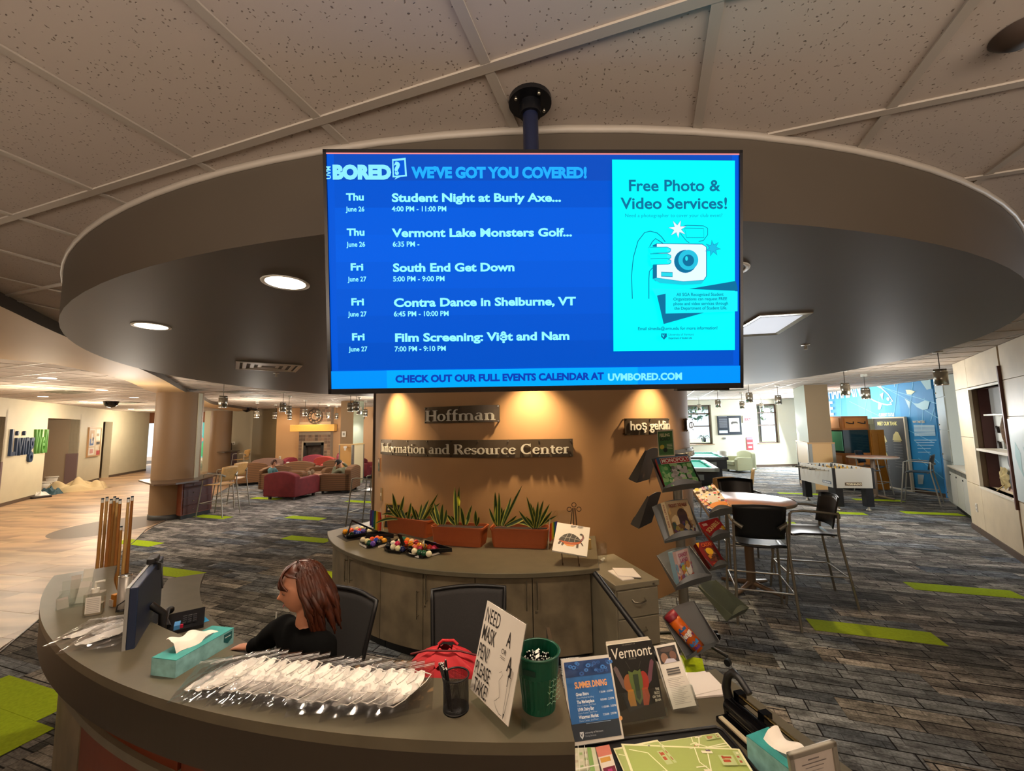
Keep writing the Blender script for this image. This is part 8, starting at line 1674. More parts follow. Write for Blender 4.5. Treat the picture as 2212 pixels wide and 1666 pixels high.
planter('terracotta planter in the middle, with two tall dark leaves', (934, 1177), (1038, 1184), l2)
planter('terracotta planter at the right, beside the turtle picture', (1063, 1183), (1180, 1187), l3)
p = atY(*zz(870, 1065), 4.37); t = thing('sticky_trap', 'yellow sticky insect card among the tall leaves', 'card', p); B().add([(-.028, 0, -.035), (.022, -.01, -.05), (.03, 0, .0), (.01, .004, .055), (-.02, 0, .02)], [(0, 1, 2, 3, 4)]).build('card', mat('trap_yellow', 'c9cc2c', .5), t, fix=False)
# turtle picture and easel
W, H = .30, .30; v, M = pose([(1204, 1128.6), (1274.7, 1140), (1267.9, 1202.7), (1192.6, 1189)], W, H, [.51, 3.75, .99, -.08, -.89, .2]); t = placed('turtle_picture', 'square white picture of a turtle on a dark metal easel', 'picture', M)
B().box(-W/2, 0, -H/2, W/2, .018, H/2).build('canvas', mat('canvas_white', 'dcd6cb', .6), t); pp = Print(T(0, -.0002, 0) @ FACE)
pp.poly([(-.11, -.03), (-.10, -.045), (-.06, -.06), (0, -.065), (.05, -.055), (.085, -.03), (.09, -.01), (0, -.04), (-.08, -.035)], 'b0501c').poly([(-.07, -.058), (0, -.068), (.04, -.06), (.02, -.078), (-.03, -.08)], 'd88a3a').poly([(-.112, -.03), (-.095, .0), (-.07, .03), (-.03, .052), (.01, .05), (.05, .03), (.075, .005), (.09, -.012), (.04, -.03), (-.02, -.038), (-.07, -.036)], '2a2622')
for L_ in ([(-.06, -.035), (-.05, .0), (-.035, .05)], [(-.02, -.037), (-.015, .005), (.0, .05)], [(.03, -.033), (.03, .0), (.045, .033)], [(-.09, .005), (-.05, .0), (-.015, .005), (.03, .0), (.08, -.005)]): pp.line(L_, .0025, 'cfc8b8')
pp.poly([(.08, -.02), (.098, .0), (.108, .03), (.1, .055), (.088, .062), (.08, .055), (.09, .045), (.092, .02), (.07, -.01)], '6a4a3a').ell(.08, .058, .013, .009, '3a3230', 12).line([(.085, -.012), (.1, .03)], .004, 'b0506a')
for q in ([(-.1, -.04), (-.085, -.045), (-.1, -.075), (-.112, -.07)], [(-.075, -.052), (-.06, -.058), (-.07, -.082), (-.082, -.078)], [(.05, -.05), (.068, -.045), (.068, -.08), (.05, -.085)], [(.08, -.025), (.095, -.03), (.11, -.055), (.095, -.05)]): pp.poly(q, '4a3a30')
pp.build('print', t)
ES = mat('wrought_iron', '3c2c20', .45, .6); t2 = thing('easel', 'dark scrolled metal easel that holds the turtle picture', 'easel', (M.translation.x, M.translation.y, Z0)); Ei = T(-M.translation.x, -M.translation.y, -Z0)
bl, br_ = M @ Vector((-.07, .02, -H/2+.02)), M @ Vector((.07, .02, -H/2+.02)); tp = atY(1240, 1098, (M @ Vector((0, .03, H/2))).y)
for s_, b0 in ((-1, bl), (1, br_)):
    f0 = Vector((b0.x, b0.y-.0, Z0+.004)); top_ = tp+Vector((s_*.012, .01, 0)); B().tube([Ei @ (f0+Vector((0, -.07, .03))), Ei @ (f0+Vector((0, -.075, .01))), Ei @ (f0+Vector((0, -.05, .003))), Ei @ b0, Ei @ (M @ Vector((s_*.03, .028, H/2+.005))), Ei @ top_], .004, 8).build('upright', ES, t2)
for dx, dz in ((0, .03), (-.045, -.01), (.045, -.01)): B().tube([Ei @ (tp+Vector((dx+.02*math.cos(2*PI*i/14), 0, dz+.02*math.sin(2*PI*i/14)))) for i in range(14)], .0035, 6, closed=True).build('scroll', ES, t2)
B().tube([Ei @ tp, Ei @ Vector((tp.x, tp.y+.16, Z0+.004))], .004, 8).build('rear_leg', ES, t2)
# frame behind the left planter, acrylic stand behind the turtle, glass, note papers
p = at(838, 1145, CZ); p.y = 5.02; p.x = atY(846, 1115, 5.0).x; t = thing('framed_notice', 'wooden framed black notice behind the left planter', 'frame', (p.x, p.y, Z0), R(-15)); t.rotation_euler = (R(-8), 0, R(-15)); B().box(-.12, 0, 0, .12, .015, .29).build('frame', mat('frame_gold', 'b08a4c', .45), t); pp = Print(T(0, -.001, 0) @ RX(PI/2)); pp.rect(-.105, .015, .105, .275, '211c17').txt('WELCOME', -.09, .21, .028, 'ddd6c2', .03, xs=1.1) if False else pp.rect(-.105, .015, .105, .275, '211c17').line([(-.08, .225), (.03, .225)], .022, 'c8c0aa').line([(-.08, .18), (.02, .18)], .008, 'a8a08c'); pp.build('print', t)
p = atY(1215, 1140, 4.25); t = thing('brochure_stand', 'clear brochure stand with leaflets behind the turtle picture', 'display stand', (p.x, p.y, Z0), R(8)); B().box(-.12, 0, 0, .12, .003, .34).build('acrylic_back', ACR, t); B().box(-.12, -.05, 0, .12, -.047, .1).box(-.12, -.05, 0, .12, .0, .004).build('pocket', ACR, t); B().box(-.11, -.04, .005, .11, -.006, .2).build('leaflet_bundle', mat('leaflet_tan', 'c49a78', .6), t)
t = thing('booklet', 'yellowish booklet lying behind the turtle picture', 'booklet', (p.x+.1, 4.16, Z0), R(10)); B().box(-.14, -.1, 0, .14, .08, .09).build('booklet', mat('booklet_yellow', 'cfae6a', .6), t)
p = at(1302, 1213, .78); t = thing('glass_vase', 'clear square glass with white pebbles on the filing cabinet', 'vase', (p.x, p.y, .7805), R(10)); B().rbox(-.032, -.032, 0, .032, .032, .165, .008).build('glass', glassy('vase_glass', (.97, .98, .97), .35), t);
for k in range(9): tag(B().sphere((0, 0, 0), (.009, .007, .006), 8).build('pebble', WHT, t, (.014*math.cos(k*2.4)*(k > 2), .014*math.sin(k*2.4)*(k > 2), .008+.008*(k % 3))))
for k, (P, l) in enumerate((([(1313, 1235), (1330, 1232), (1370, 1252), (1345, 1255)], 'lower note papers on the filing cabinet'), ([(1323, 1231), (1367, 1232), (1385, 1251), (1335, 1248)], 'upper note papers on the filing cabinet'))): sheet('note_papers', l, 'paper', [at(x, y, .78) for x, y in P], .7805+.008*k, .0075, PW_, 'note papers on the filing cabinet')
# little rainbow flags
def flag(label, px, py, Y, w, h, lean, flip=1):
    p = atY(px, py, Y); t = thing('small_flag', label, 'flag', p); B().tube([(0, 0, 0), (flip*lean, .0, -h*1.9)], .003, 6).build('stick', mat('stick_white', 'd8d4c8', .5), t); cols = ['c8281c', 'd86a1c', 'd8c020', '1f6a3a', '1f3a8a', '4a2a6a']
    for k, cc in enumerate(cols): B().grid(lambda u, v, k=k: (-flip*(.0+w*(k+v)/6*.9)+flip*lean*.2-.004*u, .006*math.sin(u*4+k*.5), -h*(.12*(5-k)/5+u*(1-.05*k))-.02), 6, 1).build('stripe', mat('flag_'+cc, cc, .8), t, fix=False)
    return t
flag('small rainbow flag at the left end of the worktop', 822, 1098, 4.95, .15, .24, .07); flag('small rainbow flag between right planter and turtle picture', 1188, 1122, 4.1, .09, .17, .03, -1)
# pool ball trays and racks
BK = mat('tray_black', '101013', .35)
def ball_tray(label, P):
    P = [at(x, y, CZ+.02) for x, y in P]; c = sum(P, Vector())/len(P); t = thing('ball_tray', label, 'ball tray', (c.x, c.y, Z0), group='pool ball trays'); Q = [((p.x-c.x), (p.y-c.y)) for p in P]; n = len(Q); B().prism([(x*.9, y*.9) for x, y in Q], .0, .006).build('tray_base', BK, t)
    vs = [(x*.9, y*.9, .004) for x, y in Q]+[(x, y, .026) for x, y in Q]+[(x*1.04, y*1.04, .027) for x, y in Q]+[(x*.94, y*.94, .0) for x, y in Q]; B().add(vs, [(j*n+i, j*n+(i+1) % n, ((j+1) % 4)*n+(i+1) % n, ((j+1) % 4)*n+i) for j in range(4) for i in range(n)]).build('tray_wall', BK, t)
    return t, Q
def z4(L): return [(700+x/7.373, 1100+y/7.373) for x, y in L]
ta_, qa = ball_tray('ball tray at the left end of the worktop', z4([(290, 390), (360, 450), (480, 440), (830, 365), (740, 320), (420, 350)]))
tb2, qb = ball_tray('second ball tray from the left, below the tilted black rack', z4([(575, 520), (620, 570), (705, 600), (1060, 520), (1050, 470), (700, 430)]))
tc2, qc = ball_tray('third ball tray from the left, with two cue balls', z4([(950, 620), (1010, 660), (1210, 685), (1400, 600), (1450, 540), (1180, 480), (1010, 560)]))
td2, qd = ball_tray('ball tray at the right, partly under a triangle rack', z4([(1300, 690), (1370, 725), (1580, 760), (1880, 670), (1850, 580), (1600, 540), (1350, 630)]))
for t, L_ in ((tb2, [((580, 545), (690, 600)), ((850, 600), (1020, 550))]), (td2, [((1365, 705), (1525, 755)), ((1700, 725), (1830, 685))])):
    for a, b_ in L_:
        A_, B_ = at(*z4([a])[0], CZ+.016), at(*z4([b_])[0], CZ+.016); an = math.atan2(B_.y-A_.y, B_.x-A_.x); B().box(0, -.012, .004, (B_-A_).length, -.010, .024, T(-t.location.x, -t.location.y, -t.location.z) @ T(A_.x, A_.y, Z0) @ RZ(an)).build('label_strip', mat('label_white', 'd5cfc6'), t)
def tri_rack(label, A):      # three top corners (px, py, z)
    P = [at(x, y, z) for (x, y), z in zip(z4([q[:2] for q in A]), [q[2] for q in A])]; c = sum(P, Vector())/3; t = thing('triangle_rack', label, 'ball rack', c, group='black triangle ball racks'); L_ = [p-c for p in P]; nrm = (L_[1]-L_[0]).cross(L_[2]-L_[0]).normalized(); nrm = nrm if nrm.z > 0 else -nrm
    for i in range(3):
        a, b_ = L_[i], L_[(i+1) % 3]; o_ = -nrm*.045; ai, bi = a*.93, b_*.93; B().add([tuple(v) for v in (a, b_, b_+o_, a+o_, ai, bi, bi+o_, ai+o_)], [(0, 1, 2, 3), (4, 7, 6, 5), (0, 4, 5, 1), (3, 2, 6, 7), (0, 3, 7, 4), (1, 5, 6, 2)]).build('side', BK, t)
    return t
tri_rack('black triangle rack standing tilted over the leftmost ball tray', [(440, 165, CZ+.20), (860, 350, CZ+.07), (350, 430, CZ+.05)])
tri_rack('black triangle rack lying level behind the second ball tray', [(670, 400, CZ+.06), (1110, 395, CZ+.06), (900, 350, CZ+.055)])
tri_rack('black triangle rack tilted over the third ball tray', [(1165, 395, CZ+.16), (1565, 495, CZ+.13), (1240, 590, CZ+.05)])
tri_rack('black triangle rack tilted at the right over the last ball tray', [(1590, 480, CZ+.11), (2035, 620, CZ+.06), (1600, 650, CZ+.05)])
BC = {'A': [(335, 360, 'e0981c'), (435, 340, 'd8502a'), (525, 320, 'e0b888'), (565, 345, 'c83048'), (610, 300, 'e6d8b8'), (440, 405, '1d4a30'), (500, 375, '23308a'), (545, 385, '2a3c9c'), (620, 352, '4a3a90'), (680, 335, '151515'), (720, 350, 'e6dcb8')],
 'B': [(620, 490, 'd6ccb0'), (690, 510, 'e0d8a0'), (765, 485, 'd85028'), (830, 500, '2a3fa0'), (780, 552, '5a3aa0'), (885, 525, '181818'), (845, 465, 'd8603a'), (955, 505, 'e0981c'), (905, 475, 'd88428'), (725, 540, '1f4a34')],
 'C': [(1025, 580, '14141a'), (1100, 545, 'ded6c8'), (1160, 555, 'c02850'), (1100, 605, 'e6dcb8'), (1180, 625, 'e0d8a8'), (1240, 635, '1b2350'), (1215, 505, 'dcd4b0'), (1265, 480, '2a6a58'), (1325, 500, 'd8842a'), (1395, 515, 'e0c098'), (1300, 548, 'd84424'), (1380, 555, 'e0901c'), (1465, 530, 'c84444')],
 'D': [(1375, 635, '141414'), (1445, 605, 'd8684c'), (1440, 668, 'e6dcb8'), (1520, 578, 'e0901c'), (1530, 628, 'b83444'), (1520, 685, '1d4a30'), (1570, 695, '1f5034'), (1625, 705, 'e0d8b8'), (1610, 548, 'd6ccac'), (1600, 598, 'd8982c'), (1680, 562, '5a3aa0'), (1745, 572, '2a3fa0'), (1680, 608, 'd4442c'), (1755, 622, 'c83054'), (1825, 602, 'b43c44')]}
cn = {'e': 'cream or orange', 'd': 'orange or tan', 'c': 'red', 'b': 'crimson', '1': 'dark', '2': 'blue or green', '4': 'violet', '5': 'purple'}
where = {'A': 'leftmost ball tray', 'B': 'second ball tray', 'C': 'third ball tray', 'D': 'rightmost ball tray'}; ball0 = None; bsph = B().sphere((0, 0, 0), .0286, 20).data('pool_ball')
trays = {'A': ta_, 'B': tb2, 'C': tc2, 'D': td2}
def cname(h):
    r, g, b = [int(h[i:i+2], 16) for i in (0, 2, 4)]
    if max(r, g, b) < 0x25: return 'black'
    if r > 200 and g > 180 and b > 140: return 'cream'
    if r > 200 and g > 120 and b < 60: return 'yellow orange'
    if r > 190 and g > 140: return 'tan'
    if r > 190 and g > 70: return 'orange'
    if r > 170: return 'red'
    if g > r and g > b: return 'green'
    if b > 120 and r > 70: return 'purple'
    return 'blue'
for key, L_ in BC.items():
    pos = []
    for k, (x, y, cc) in enumerate(L_):
        q = at(*z4([(x, y)])[0], CZ+.036);
        for it in range(12):
            for o_ in pos:
                dd = (q-o_).to_2d()
                if dd.length < .0574: dd = dd if dd.length > 1e-4 else Vector((.01, 0)); mv_ = dd.normalized()*(.0576-dd.length); q.x += mv_.x; q.y += mv_.y
        pos.append(q.copy()); me = bsph.copy(); me.materials.clear(); me.materials.append(mat('ball_'+cc, cc, .08, coat=.5)); o = bpy.data.objects.new('pool_ball', me); C.objects.link(o); o.location = (q.x, q.y, Z0+.0065+.0286)
        tag(o, '%s pool ball, %s from the left in the %s' % (cname(cc), ORD[sorted(range(len(L_)), key=lambda i: L_[i][0]).index(k)], where[key]), 'pool ball', 'pool balls in the trays')
P = [at(*p, CZ) for p in z4([(195, 435), (270, 405), (590, 470), (355, 525)])]; sheet('booklet', 'thin black and yellow booklet under the leftmost ball tray', 'booklet', P, CZ+.0002, .0003, mat('booklet_dark', '2c2620', .6))
# ================================================================ PEOPLE
SKIN = mat('skin', 'c08466', .5, noise=.04); SKIN2 = mat('skin_light', 'd09a7c', .5)
def skin_geo(V, E_, Rr, sub=2):
    me = bpy.data.meshes.new('s'); me.from_pydata([tuple(v) for v in V], E_, []); o = bpy.data.objects.new('s', me); C.objects.link(o)
    sk = o.modifiers.new('skin', 'SKIN'); sk.use_smooth_shade = True; sk.branch_smoothing = .6
    for i, sv in enumerate(me.skin_vertices[0].data): sv.radius = Rr[i] if isinstance(Rr[i], tuple) else (Rr[i], Rr[i]); sv.use_root = (i == 0)
    s_ = o.modifiers.new('sub', 'SUBSURF'); s_.levels = sub; s_.render_levels = sub
    dg = bpy.context.evaluated_depsgraph_get(); m2 = o.evaluated_get(dg).to_mesh(); vs = [tuple(v.co) for v in m2.vertices]; fs = [tuple(p.vertices) for p in m2.polygons]; o.evaluated_get(dg).to_mesh_clear(); bpy.data.objects.remove(o); bpy.data.meshes.remove(me); return vs, fs
def head_geo(female=True):
    """head about 0.22 m high, face to -y, centre at the origin"""
    n, k = 40, 34; vs = []; fs = []
    def g(x, y, s_): return math.exp(-((x*x+y*y)/(s_*s_)))
    for j in range(k+1):
        ph = PI*j/k
        for i in range(n):
            th = 2*PI*i/n; x = math.sin(ph)*math.sin(th); y = -math.sin(ph)*math.cos(th); z = math.cos(ph)
            X, Y, Z = x*.074, y*.094, z*.112
            if Z < 0: t_ = -Z/.112; X *= 1-.34*t_**1.6; Y *= 1-.20*t_**1.5; Y -= .012*t_
            if y < 0:
                f = min(1, -y*1.6); Y += f*.010*(abs(Z) < .07)*(1-abs(Z)/.07)       # flatter face
                Y -= f*(.026*g(X/.010, (Z+.012)/.016, 1)+.014*g(X/.008, (Z-.006)/.026, 1)+.007*g(X/.022, (Z+.048)/.009, 1)+.006*g(X/.02, (Z+.058)/.006, 1)+.012*g(X/.022, (Z+.088)/.018, 1)+.005*g(X/.05, (Z-.034)/.010, 1))
                Y += f*(.009*g((abs(X)-.030)/.014, (Z-.014)/.012, 1)+.004*g(X/.02, (Z+.053)/.003, 1)+.005*g(X/.02, (Z+.070)/.007, 1)); Y -= f*.004*g((abs(X)-.030)/.009, (Z-.013)/.008, 1)
            vs.append((X, Y, Z))
    for j in range(k):
        for i in range(n): fs.append((j*n+i, j*n+(i+1) % n, (j+1)*n+(i+1) % n, (j+1)*n+i))
    b = B().add(vs, fs)
    for s_ in (-1, 1): b.sphere((s_*.073, .008, -.004), (.008, .018, .030), 10)
    return b.v, b.f
def hand_edges(wrist, dirv, palm_n, thumb_side, L=.175, curl=.5):
    """palm and five fingers as separate chains; returns (V, E, R) chunks"""
    d = Vector(dirv).normalized(); nrm = Vector(palm_n).normalized(); s_ = d.cross(nrm).normalized()*thumb_side; w = Vector(wrist); out = []
    pc = w+d*.045; out.append(([w-d*.03, w, pc, w+d*.085], [(0, 1), (1, 2), (2, 3)], [(.022, .018), (.024, .018), (.036, .016), (.036, .013)]))
    for k, (off, ln) in enumerate(((.026, .068), (.009, .076), (-.009, .071), (-.026, .056))):
        b0 = w+d*.075+s_*off*.9; d1 = (d-nrm*curl*.35).normalized(); d2 = (d-nrm*curl*1.1).normalized(); d3 = (d-nrm*curl*2).normalized(); p1 = b0+d1*ln*.42; p2 = p1+d2*ln*.32; p3 = p2+d3*ln*.26; out.append(([b0-d*.02, b0, p1, p2, p3], [(0, 1), (1, 2), (2, 3), (3, 4)], [.009, .0095, .0085, .0078, .0065]))
    b0 = w+d*.02+s_*.022; d1 = (d*.6+s_*.75-nrm*.25).normalized(); p1 = b0+d1*.035; d2 = (d*.9+s_*.3-nrm*curl*.5).normalized(); p2 = p1+d2*.028; p3 = p2+d2*.022; out.append(([b0-d*.01, b0, p1, p2, p3], [(0, 1), (1, 2), (2, 3), (3, 4)], [.012, .012, .0105, .0095, .0075])); return out
def person(label, J, radii, edges, head, clothes, hands, skin, hairfn, root, remesh=.007):
    names = list(J); V = [Vector(J[n_]) for n_ in names]; E_ = [(names.index(a), names.index(b)) for a, b in edges]; t = thing('person', label, 'person', root); Ti = T(*root).inverted()
    b = B(); cl = set(sum([list(c[1]) for c in clothes], [])); sh = lambda q, n_: (q if isinstance(q, tuple) else (q, q)) if n_ not in cl else tuple(x*.80 for x in (q if isinstance(q, tuple) else (q, q))); vs, fs = skin_geo(V, E_, [sh(radii[n_], n_) for n_ in names], 2); b.add(vs, fs, Ti)
    HM_ = head; hv, hf = head_geo(); b.add(hv, hf, Ti @ HM_)
    nb = Vector(J['neck']); hb = HM_ @ Vector((0, .02, -.06)); vs, fs = skin_geo([nb-Vector((0, 0, .03)), nb, (nb+hb)/2, hb], [(0, 1), (1, 2), (2, 3)], [.06, .052, .05, .05], 1); b.add(vs, fs, Ti)
    for h in hands:
        for Vh, Eh, Rh in hand_edges(*h): vs, fs = skin_geo(Vh, Eh, Rh, 1); b.add(vs, fs, Ti)
    o = b.build('body', skin, t); m = o.modifiers.new('remesh', 'REMESH'); m.mode = 'VOXEL'; m.voxel_size = remesh; m.use_smooth_shade = True; m2 = o.modifiers.new('smooth', 'SMOOTH'); m2.iterations = 2; m2.factor = .4
    for nm_, keep, grow, mt_, extra in clothes:
        idx = [i for i, n_ in enumerate(names) if n_ in keep]; mp_ = {i: k for k, i in enumerate(idx)}; Vc = [V[i] for i in idx]; Ec = [(mp_[a], mp_[c]) for a, c in E_ if a in mp_ and c in mp_]; Rc = [tuple((q if isinstance(radii[names[i]], tuple) else radii[names[i]])+grow for q in (radii[names[i]] if isinstance(radii[names[i]], tuple) else (1, 1))) for i in idx]
        vs, fs = skin_geo(Vc, Ec, Rc, 2); o = B().add(vs, fs, Ti, mt_, True).build(nm_, None, t); d_ = o.modifiers.new('folds', 'DISPLACE'); tx = bpy.data.textures.new('folds', 'CLOUDS'); tx.noise_scale = .09; d_.texture = tx; d_.strength = .014; d_.mid_level = .5
    hairfn(t, Ti @ HM_)
    return t
def lash(t, M, hair_c='2a1812', closed=True):
    for s_ in (-1, 1):
        B().tube([M @ Vector((s_*(.018+.024*u), -.0835+.010*u*u+.002, .010-.003*math.sin(PI*u))) for u in (0, .25, .5, .75, 1)], .0016, 5).build('eyelashes', mat('lash', '1c100c', .6), t)
        B().tube([M @ Vector((s_*(.014+.030*u), -.0895+.014*u*u, .034+.004*math.sin(PI*u))) for u in (0, .25, .5, .75, 1)], .0026, 5).build('eyebrow', mat('brow_'+hair_c, hair_c, .8), t)
    B().tube([M @ Vector((.022*(u-.5)*2, -.0925+.008*abs(u-.5)**1.5, -.0525)) for u in (0, .2, .4, .6, .8, 1)], [.001, .003, .0042, .0042, .003, .001], 6).build('lips', mat('lips', '9c4a44', .45), t)
BLKC = mat('sweater_black', '050505', .95, spec=.1); DEN = mat('trousers_dark', '15161c', .8)
HAIR = mat('hair_auburn', '421d0c', .38, noise=.5, nscale=24)
def woman_hair(t, M):
    b = B(); rr = random.Random(2)
    def cap(u, v):       # crown to nape, open at the face
        W_ = .99 if v < .30 else max(.54, .99-(v-.30)*2.2); th = PI+(u-.5)*2*PI*W_; ph = PI*.02+PI*.60*v; k = 1.0+.03*math.sin(23*u+3*v)+.02*math.sin(51*u); x, y, z = math.sin(ph)*math.sin(th), -math.sin(ph)*math.cos(th), math.cos(ph); return tuple(M @ Vector((x*.090*k, y*.112*k+.010, z*.128*k+.004)))
    b.grid(cap, 44, 16)
    for k in range(150):
        f = k/149; th = PI+(f-.5)*2*PI*.53+rr.uniform(-.03, .03); ph = PI*rr.uniform(.12, .34); p = Vector((math.sin(ph)*math.sin(th)*.092, -math.sin(ph)*math.cos(th)*.112+.01, math.cos(ph)*.130))
        r1 = rr.uniform(.88, .98); q1 = Vector((math.sin(th)*.096*r1, -math.cos(th)*.112*r1+.012, -.0)); side = abs(math.sin(th)); ln = rr.uniform(.12, .19)+(.11 if rr.random() < .2 else 0); wv = rr.uniform(-.018, .018)
        q2 = q1+Vector((wv+.006*math.sin(th)*1, .006+rr.uniform(-.012, .016), -ln*.45)); q3 = q2+Vector((-wv*.6+math.sin(th)*.004, .004+rr.uniform(-.01, .01), -ln*.4)); P = smooth_path([tuple(p), tuple(q1), tuple(q2), tuple(q3)], 4)
        b.tube([M @ Vector(x) for x in P], [.010+.004*math.sin(PI*i/len(P)) if i < len(P)-2 else .004 for i in range(len(P))], 5)
    for k in range(46):      # fringe swept to the sides
        s_ = -1 if k % 2 else 1; u = rr.uniform(.0, 1); P = [(s_*.01*u, -.01, .128), (s_*(.012+.03*u), -.062, .104), (s_*(.030+.030*u), -.090+.022*u, .058+rr.uniform(-.010, .01)), (s_*(.046+.024*u), -.080+.030*u, .040-.012*u)]
        b.tube([M @ Vector(x) for x in smooth_path(P, 4)], .0048, 5)
    o = b.build('hair', HAIR, t); lash(t, M, '2a1510')
HC = Vector((-1.065, 2.12, 1.215)); hd = math.atan2(-1.0, -.10)      # facing direction angle
yaw = math.atan2(-.98, -(.18))     # rotate -y onto (fx, fy)
HMW = T(*HC) @ RZ(face(-.95, -.38)) @ RX(R(13))
PV = Vector((-1.04, 2.20, .56))
J = {'pelvis': PV, 'waist': (-1.055, 2.17, .74), 'chest': (-1.055, 2.14, .93), 'neck': (-1.045, 2.13, 1.06), 'shR': (-1.20, 2.24, .995), 'elR': (-1.385, 2.36, .845), 'wrR': (-1.50, 2.43, .785), 'shL': (-.90, 2.02, .995), 'elL': (-.885, 1.93, .755), 'wrL': (-1.07, 1.93, .775),
     'hipR': (-1.10, 2.22, .54), 'knR': (-1.33, 1.93, .54), 'anR': (-1.32, 1.98, .10), 'toR': (-1.38, 1.89, .04), 'hipL': (-.96, 2.12, .54), 'knL': (-1.16, 1.80, .54), 'anL': (-1.10, 2.0, .10), 'toL': (-1.16, 1.90, .04)}
J = {k: Vector(v) for k, v in J.items()}
RD = {'pelvis': (.15, .11), 'waist': (.125, .095), 'chest': (.135, .10), 'neck': .055, 'shR': .058, 'elR': .042, 'wrR': .027, 'shL': .058, 'elL': .042, 'wrL': .027, 'hipR': .085, 'knR': .058, 'anR': .036, 'toR': .03, 'hipL': .085, 'knL': .058, 'anL': .036, 'toL': .03}
EG = [('pelvis', 'waist'), ('waist', 'chest'), ('chest', 'neck'), ('chest', 'shR'), ('shR', 'elR'), ('elR', 'wrR'), ('chest', 'shL'), ('shL', 'elL'), ('elL', 'wrL'), ('pelvis', 'hipR'), ('hipR', 'knR'), ('knR', 'anR'), ('anR', 'toR'), ('pelvis', 'hipL'), ('hipL', 'knL'), ('knL', 'anL'), ('anL', 'toL')]
person('person with long auburn hair and a black sweater seated behind the desk', J, RD, EG, HMW,
       [('sweater', ('pelvis', 'waist', 'chest', 'neck', 'shR', 'elR', 'wrR', 'shL', 'elL', 'wrL'), .014, BLKC, 0), ('trousers', ('pelvis', 'hipR', 'knR', 'anR', 'hipL', 'knL', 'anL'), .010, DEN, 0)],
       [(J['wrR']+Vector((-.02, .012, -.006)), (-.80, .30, -.10), (0, 0, 1), 1, .17, .55), (J['wrL']+Vector((-.02, 0, 0)), (-1, -.1, 0), (0, 0, 1), -1, .17, .4)], SKIN, woman_hair, (-1.04, 2.2, .0))
def short_hair(colr):
    def f(t, M):
        rr = random.Random(6); b = B(); hm = mat('hair_'+colr, colr, .6, noise=.3, nscale=40)
        def cap(u, v): th = -PI*.75+2*PI*.75*u+PI; ph = PI*.56*v+.02; k = 1.06+.04*math.sin(17*u+5*v)+.03*math.sin(41*u+9*v); return tuple(M @ Vector((math.sin(ph)*math.sin(th)*.078*k, -math.sin(ph)*math.cos(th)*.100*k+.006, math.cos(ph)*.122*k)))
        b.grid(cap, 36, 12)
        for k in range(50): th = rr.uniform(0, 2*PI); ph = rr.uniform(.1, 1.1); p = Vector((math.sin(ph)*math.sin(th)*.08, -math.sin(ph)*math.cos(th)*.1, math.cos(ph)*.122)); b.tube([M @ p, M @ (p*1.12+Vector((.01*math.sin(k), -.012, .004)))], [.012, .004], 5)
        b.build('hair', hm, t); lash(t, M, colr)
    return f
# reader on the brown club chair, leaning his head on his hand, feet up on the red chair
def shift(Jx, o): return {k: Vector(v)+Vector(o) for k, v in Jx.items()}
hp = atY(733, 1001, 13.35)
Jr = {'pelvis': (.05, 0, -.62), 'waist': (.06, .02, -.44), 'chest': (.07, .02, -.28), 'neck': (.06, 0, -.14), 'shR': (.09, .19, -.21), 'elR': (.12, .38, -.20), 'wrR': (.06, .14, -.02), 'shL': (.05, -.19, -.22), 'elL': (-.12, -.24, -.36), 'wrL': (-.08, -.11, -.10), 'hipR': (.0, .10, -.62), 'knR': (-.50, .10, -.42), 'anR': (-.86, .06, -.36), 'toR': (-.90, .06, -.20), 'hipL': (.0, -.10, -.62), 'knL': (-.52, -.10, -.44), 'anL': (-.88, -.12, -.38), 'toL': (-.92, -.12, -.22)}
Jr = shift(Jr, (hp.x, hp.y, hp.z+.02))
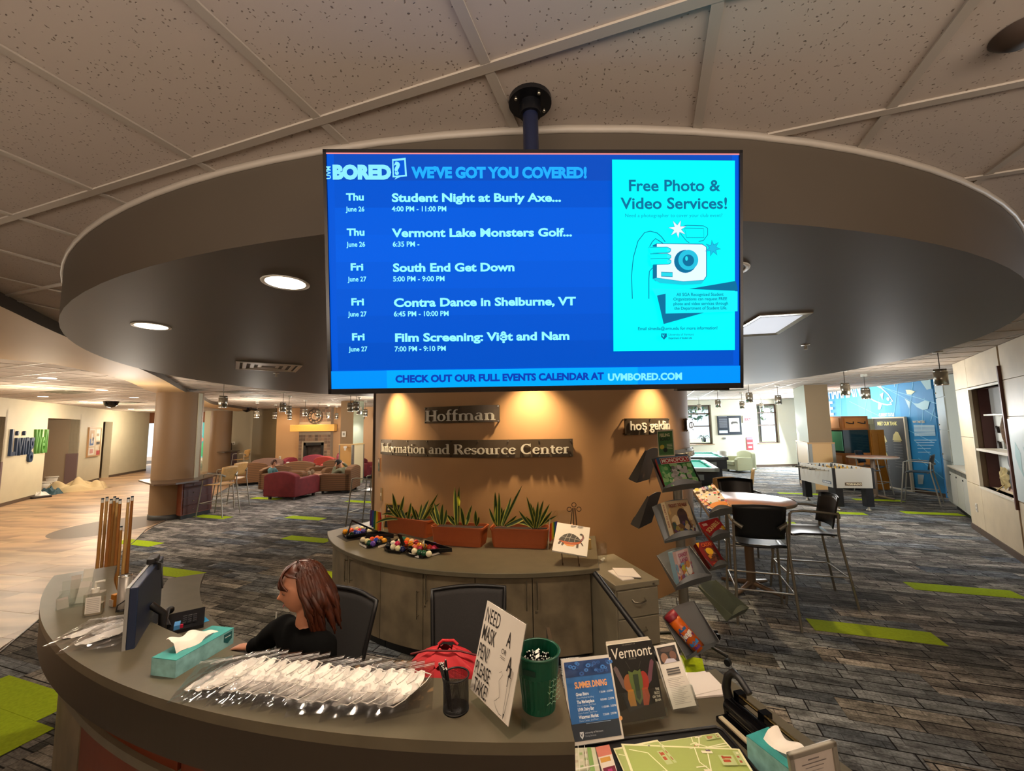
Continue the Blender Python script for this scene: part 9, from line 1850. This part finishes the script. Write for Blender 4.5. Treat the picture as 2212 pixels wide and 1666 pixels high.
person('person in a grey green shirt reading, head propped on a raised arm', Jr, dict(RD, pelvis=(.15, .12)), EG, T(hp.x-.01, hp.y, hp.z) @ RZ(face(-1, -.25)) @ RX(R(38)),
       [('shirt', ('pelvis', 'waist', 'chest', 'neck', 'shR', 'elR', 'wrR', 'shL', 'elL', 'wrL'), .014, mat('shirt_sage', '77785f', .85), 0), ('shorts', ('pelvis', 'hipR', 'hipL'), .02, mat('shorts_dark', '35342f', .8), 0), ('shoe', ('anR', 'toR'), .022, mat('shoe_sole', '9c8a70', .7), 0), ('shoe', ('anL', 'toL'), .022, mat('shoe_sole', '9c8a70'), 0)],
       [(Jr['wrR'], (-.3, -.9, .3), (1, 0, 0), 1, .17, .6), (Jr['wrL'], (.2, .3, .9), (1, 0, 0), 1, .17, .6)], SKIN2, short_hair('1a1210'), (hp.x, hp.y, 0), remesh=.014)
hp = atY(591, 1001, 13.6)
Jb = {'pelvis': (-.10, .06, -.58), 'waist': (-.09, .05, -.42), 'chest': (-.06, .03, -.26), 'neck': (-.02, .01, -.13), 'shR': (-.02, -.17, -.20), 'elR': (.06, -.24, -.42), 'wrR': (.24, -.14, -.44), 'shL': (-.08, .19, -.20), 'elL': (.02, .26, -.42), 'wrL': (.22, .12, -.44), 'hipR': (-.04, -.04, -.58), 'knR': (.36, -.16, -.56), 'anR': (.42, -.18, -.88), 'toR': (.54, -.22, -.92), 'hipL': (-.06, .14, -.58), 'knL': (.36, .08, -.56), 'anL': (.42, .06, -.88), 'toL': (.54, .04, -.92)}
Jb = shift(Jb, (hp.x, hp.y, hp.z+.01))
person('boy with brown hair in a teal shirt looking down in a brown chair', Jb, RD, EG, T(hp.x, hp.y, hp.z) @ RZ(face(.9, -.45)) @ RX(R(25)),
       [('shirt', ('pelvis', 'waist', 'chest', 'neck', 'shR', 'elR', 'shL', 'elL'), .014, mat('shirt_teal', '3c6466', .85), 0), ('trousers', ('pelvis', 'hipR', 'knR', 'anR', 'hipL', 'knL', 'anL'), .012, mat('shorts_dark', '35342f'), 0)],
       [(Jb['wrR'], (1, .2, 0), (0, 0, 1), 1, .17, .5), (Jb['wrL'], (1, -.1, 0), (0, 0, 1), -1, .17, .5)], SKIN2, short_hair('4a2616'), (hp.x, hp.y, 0), remesh=.014)
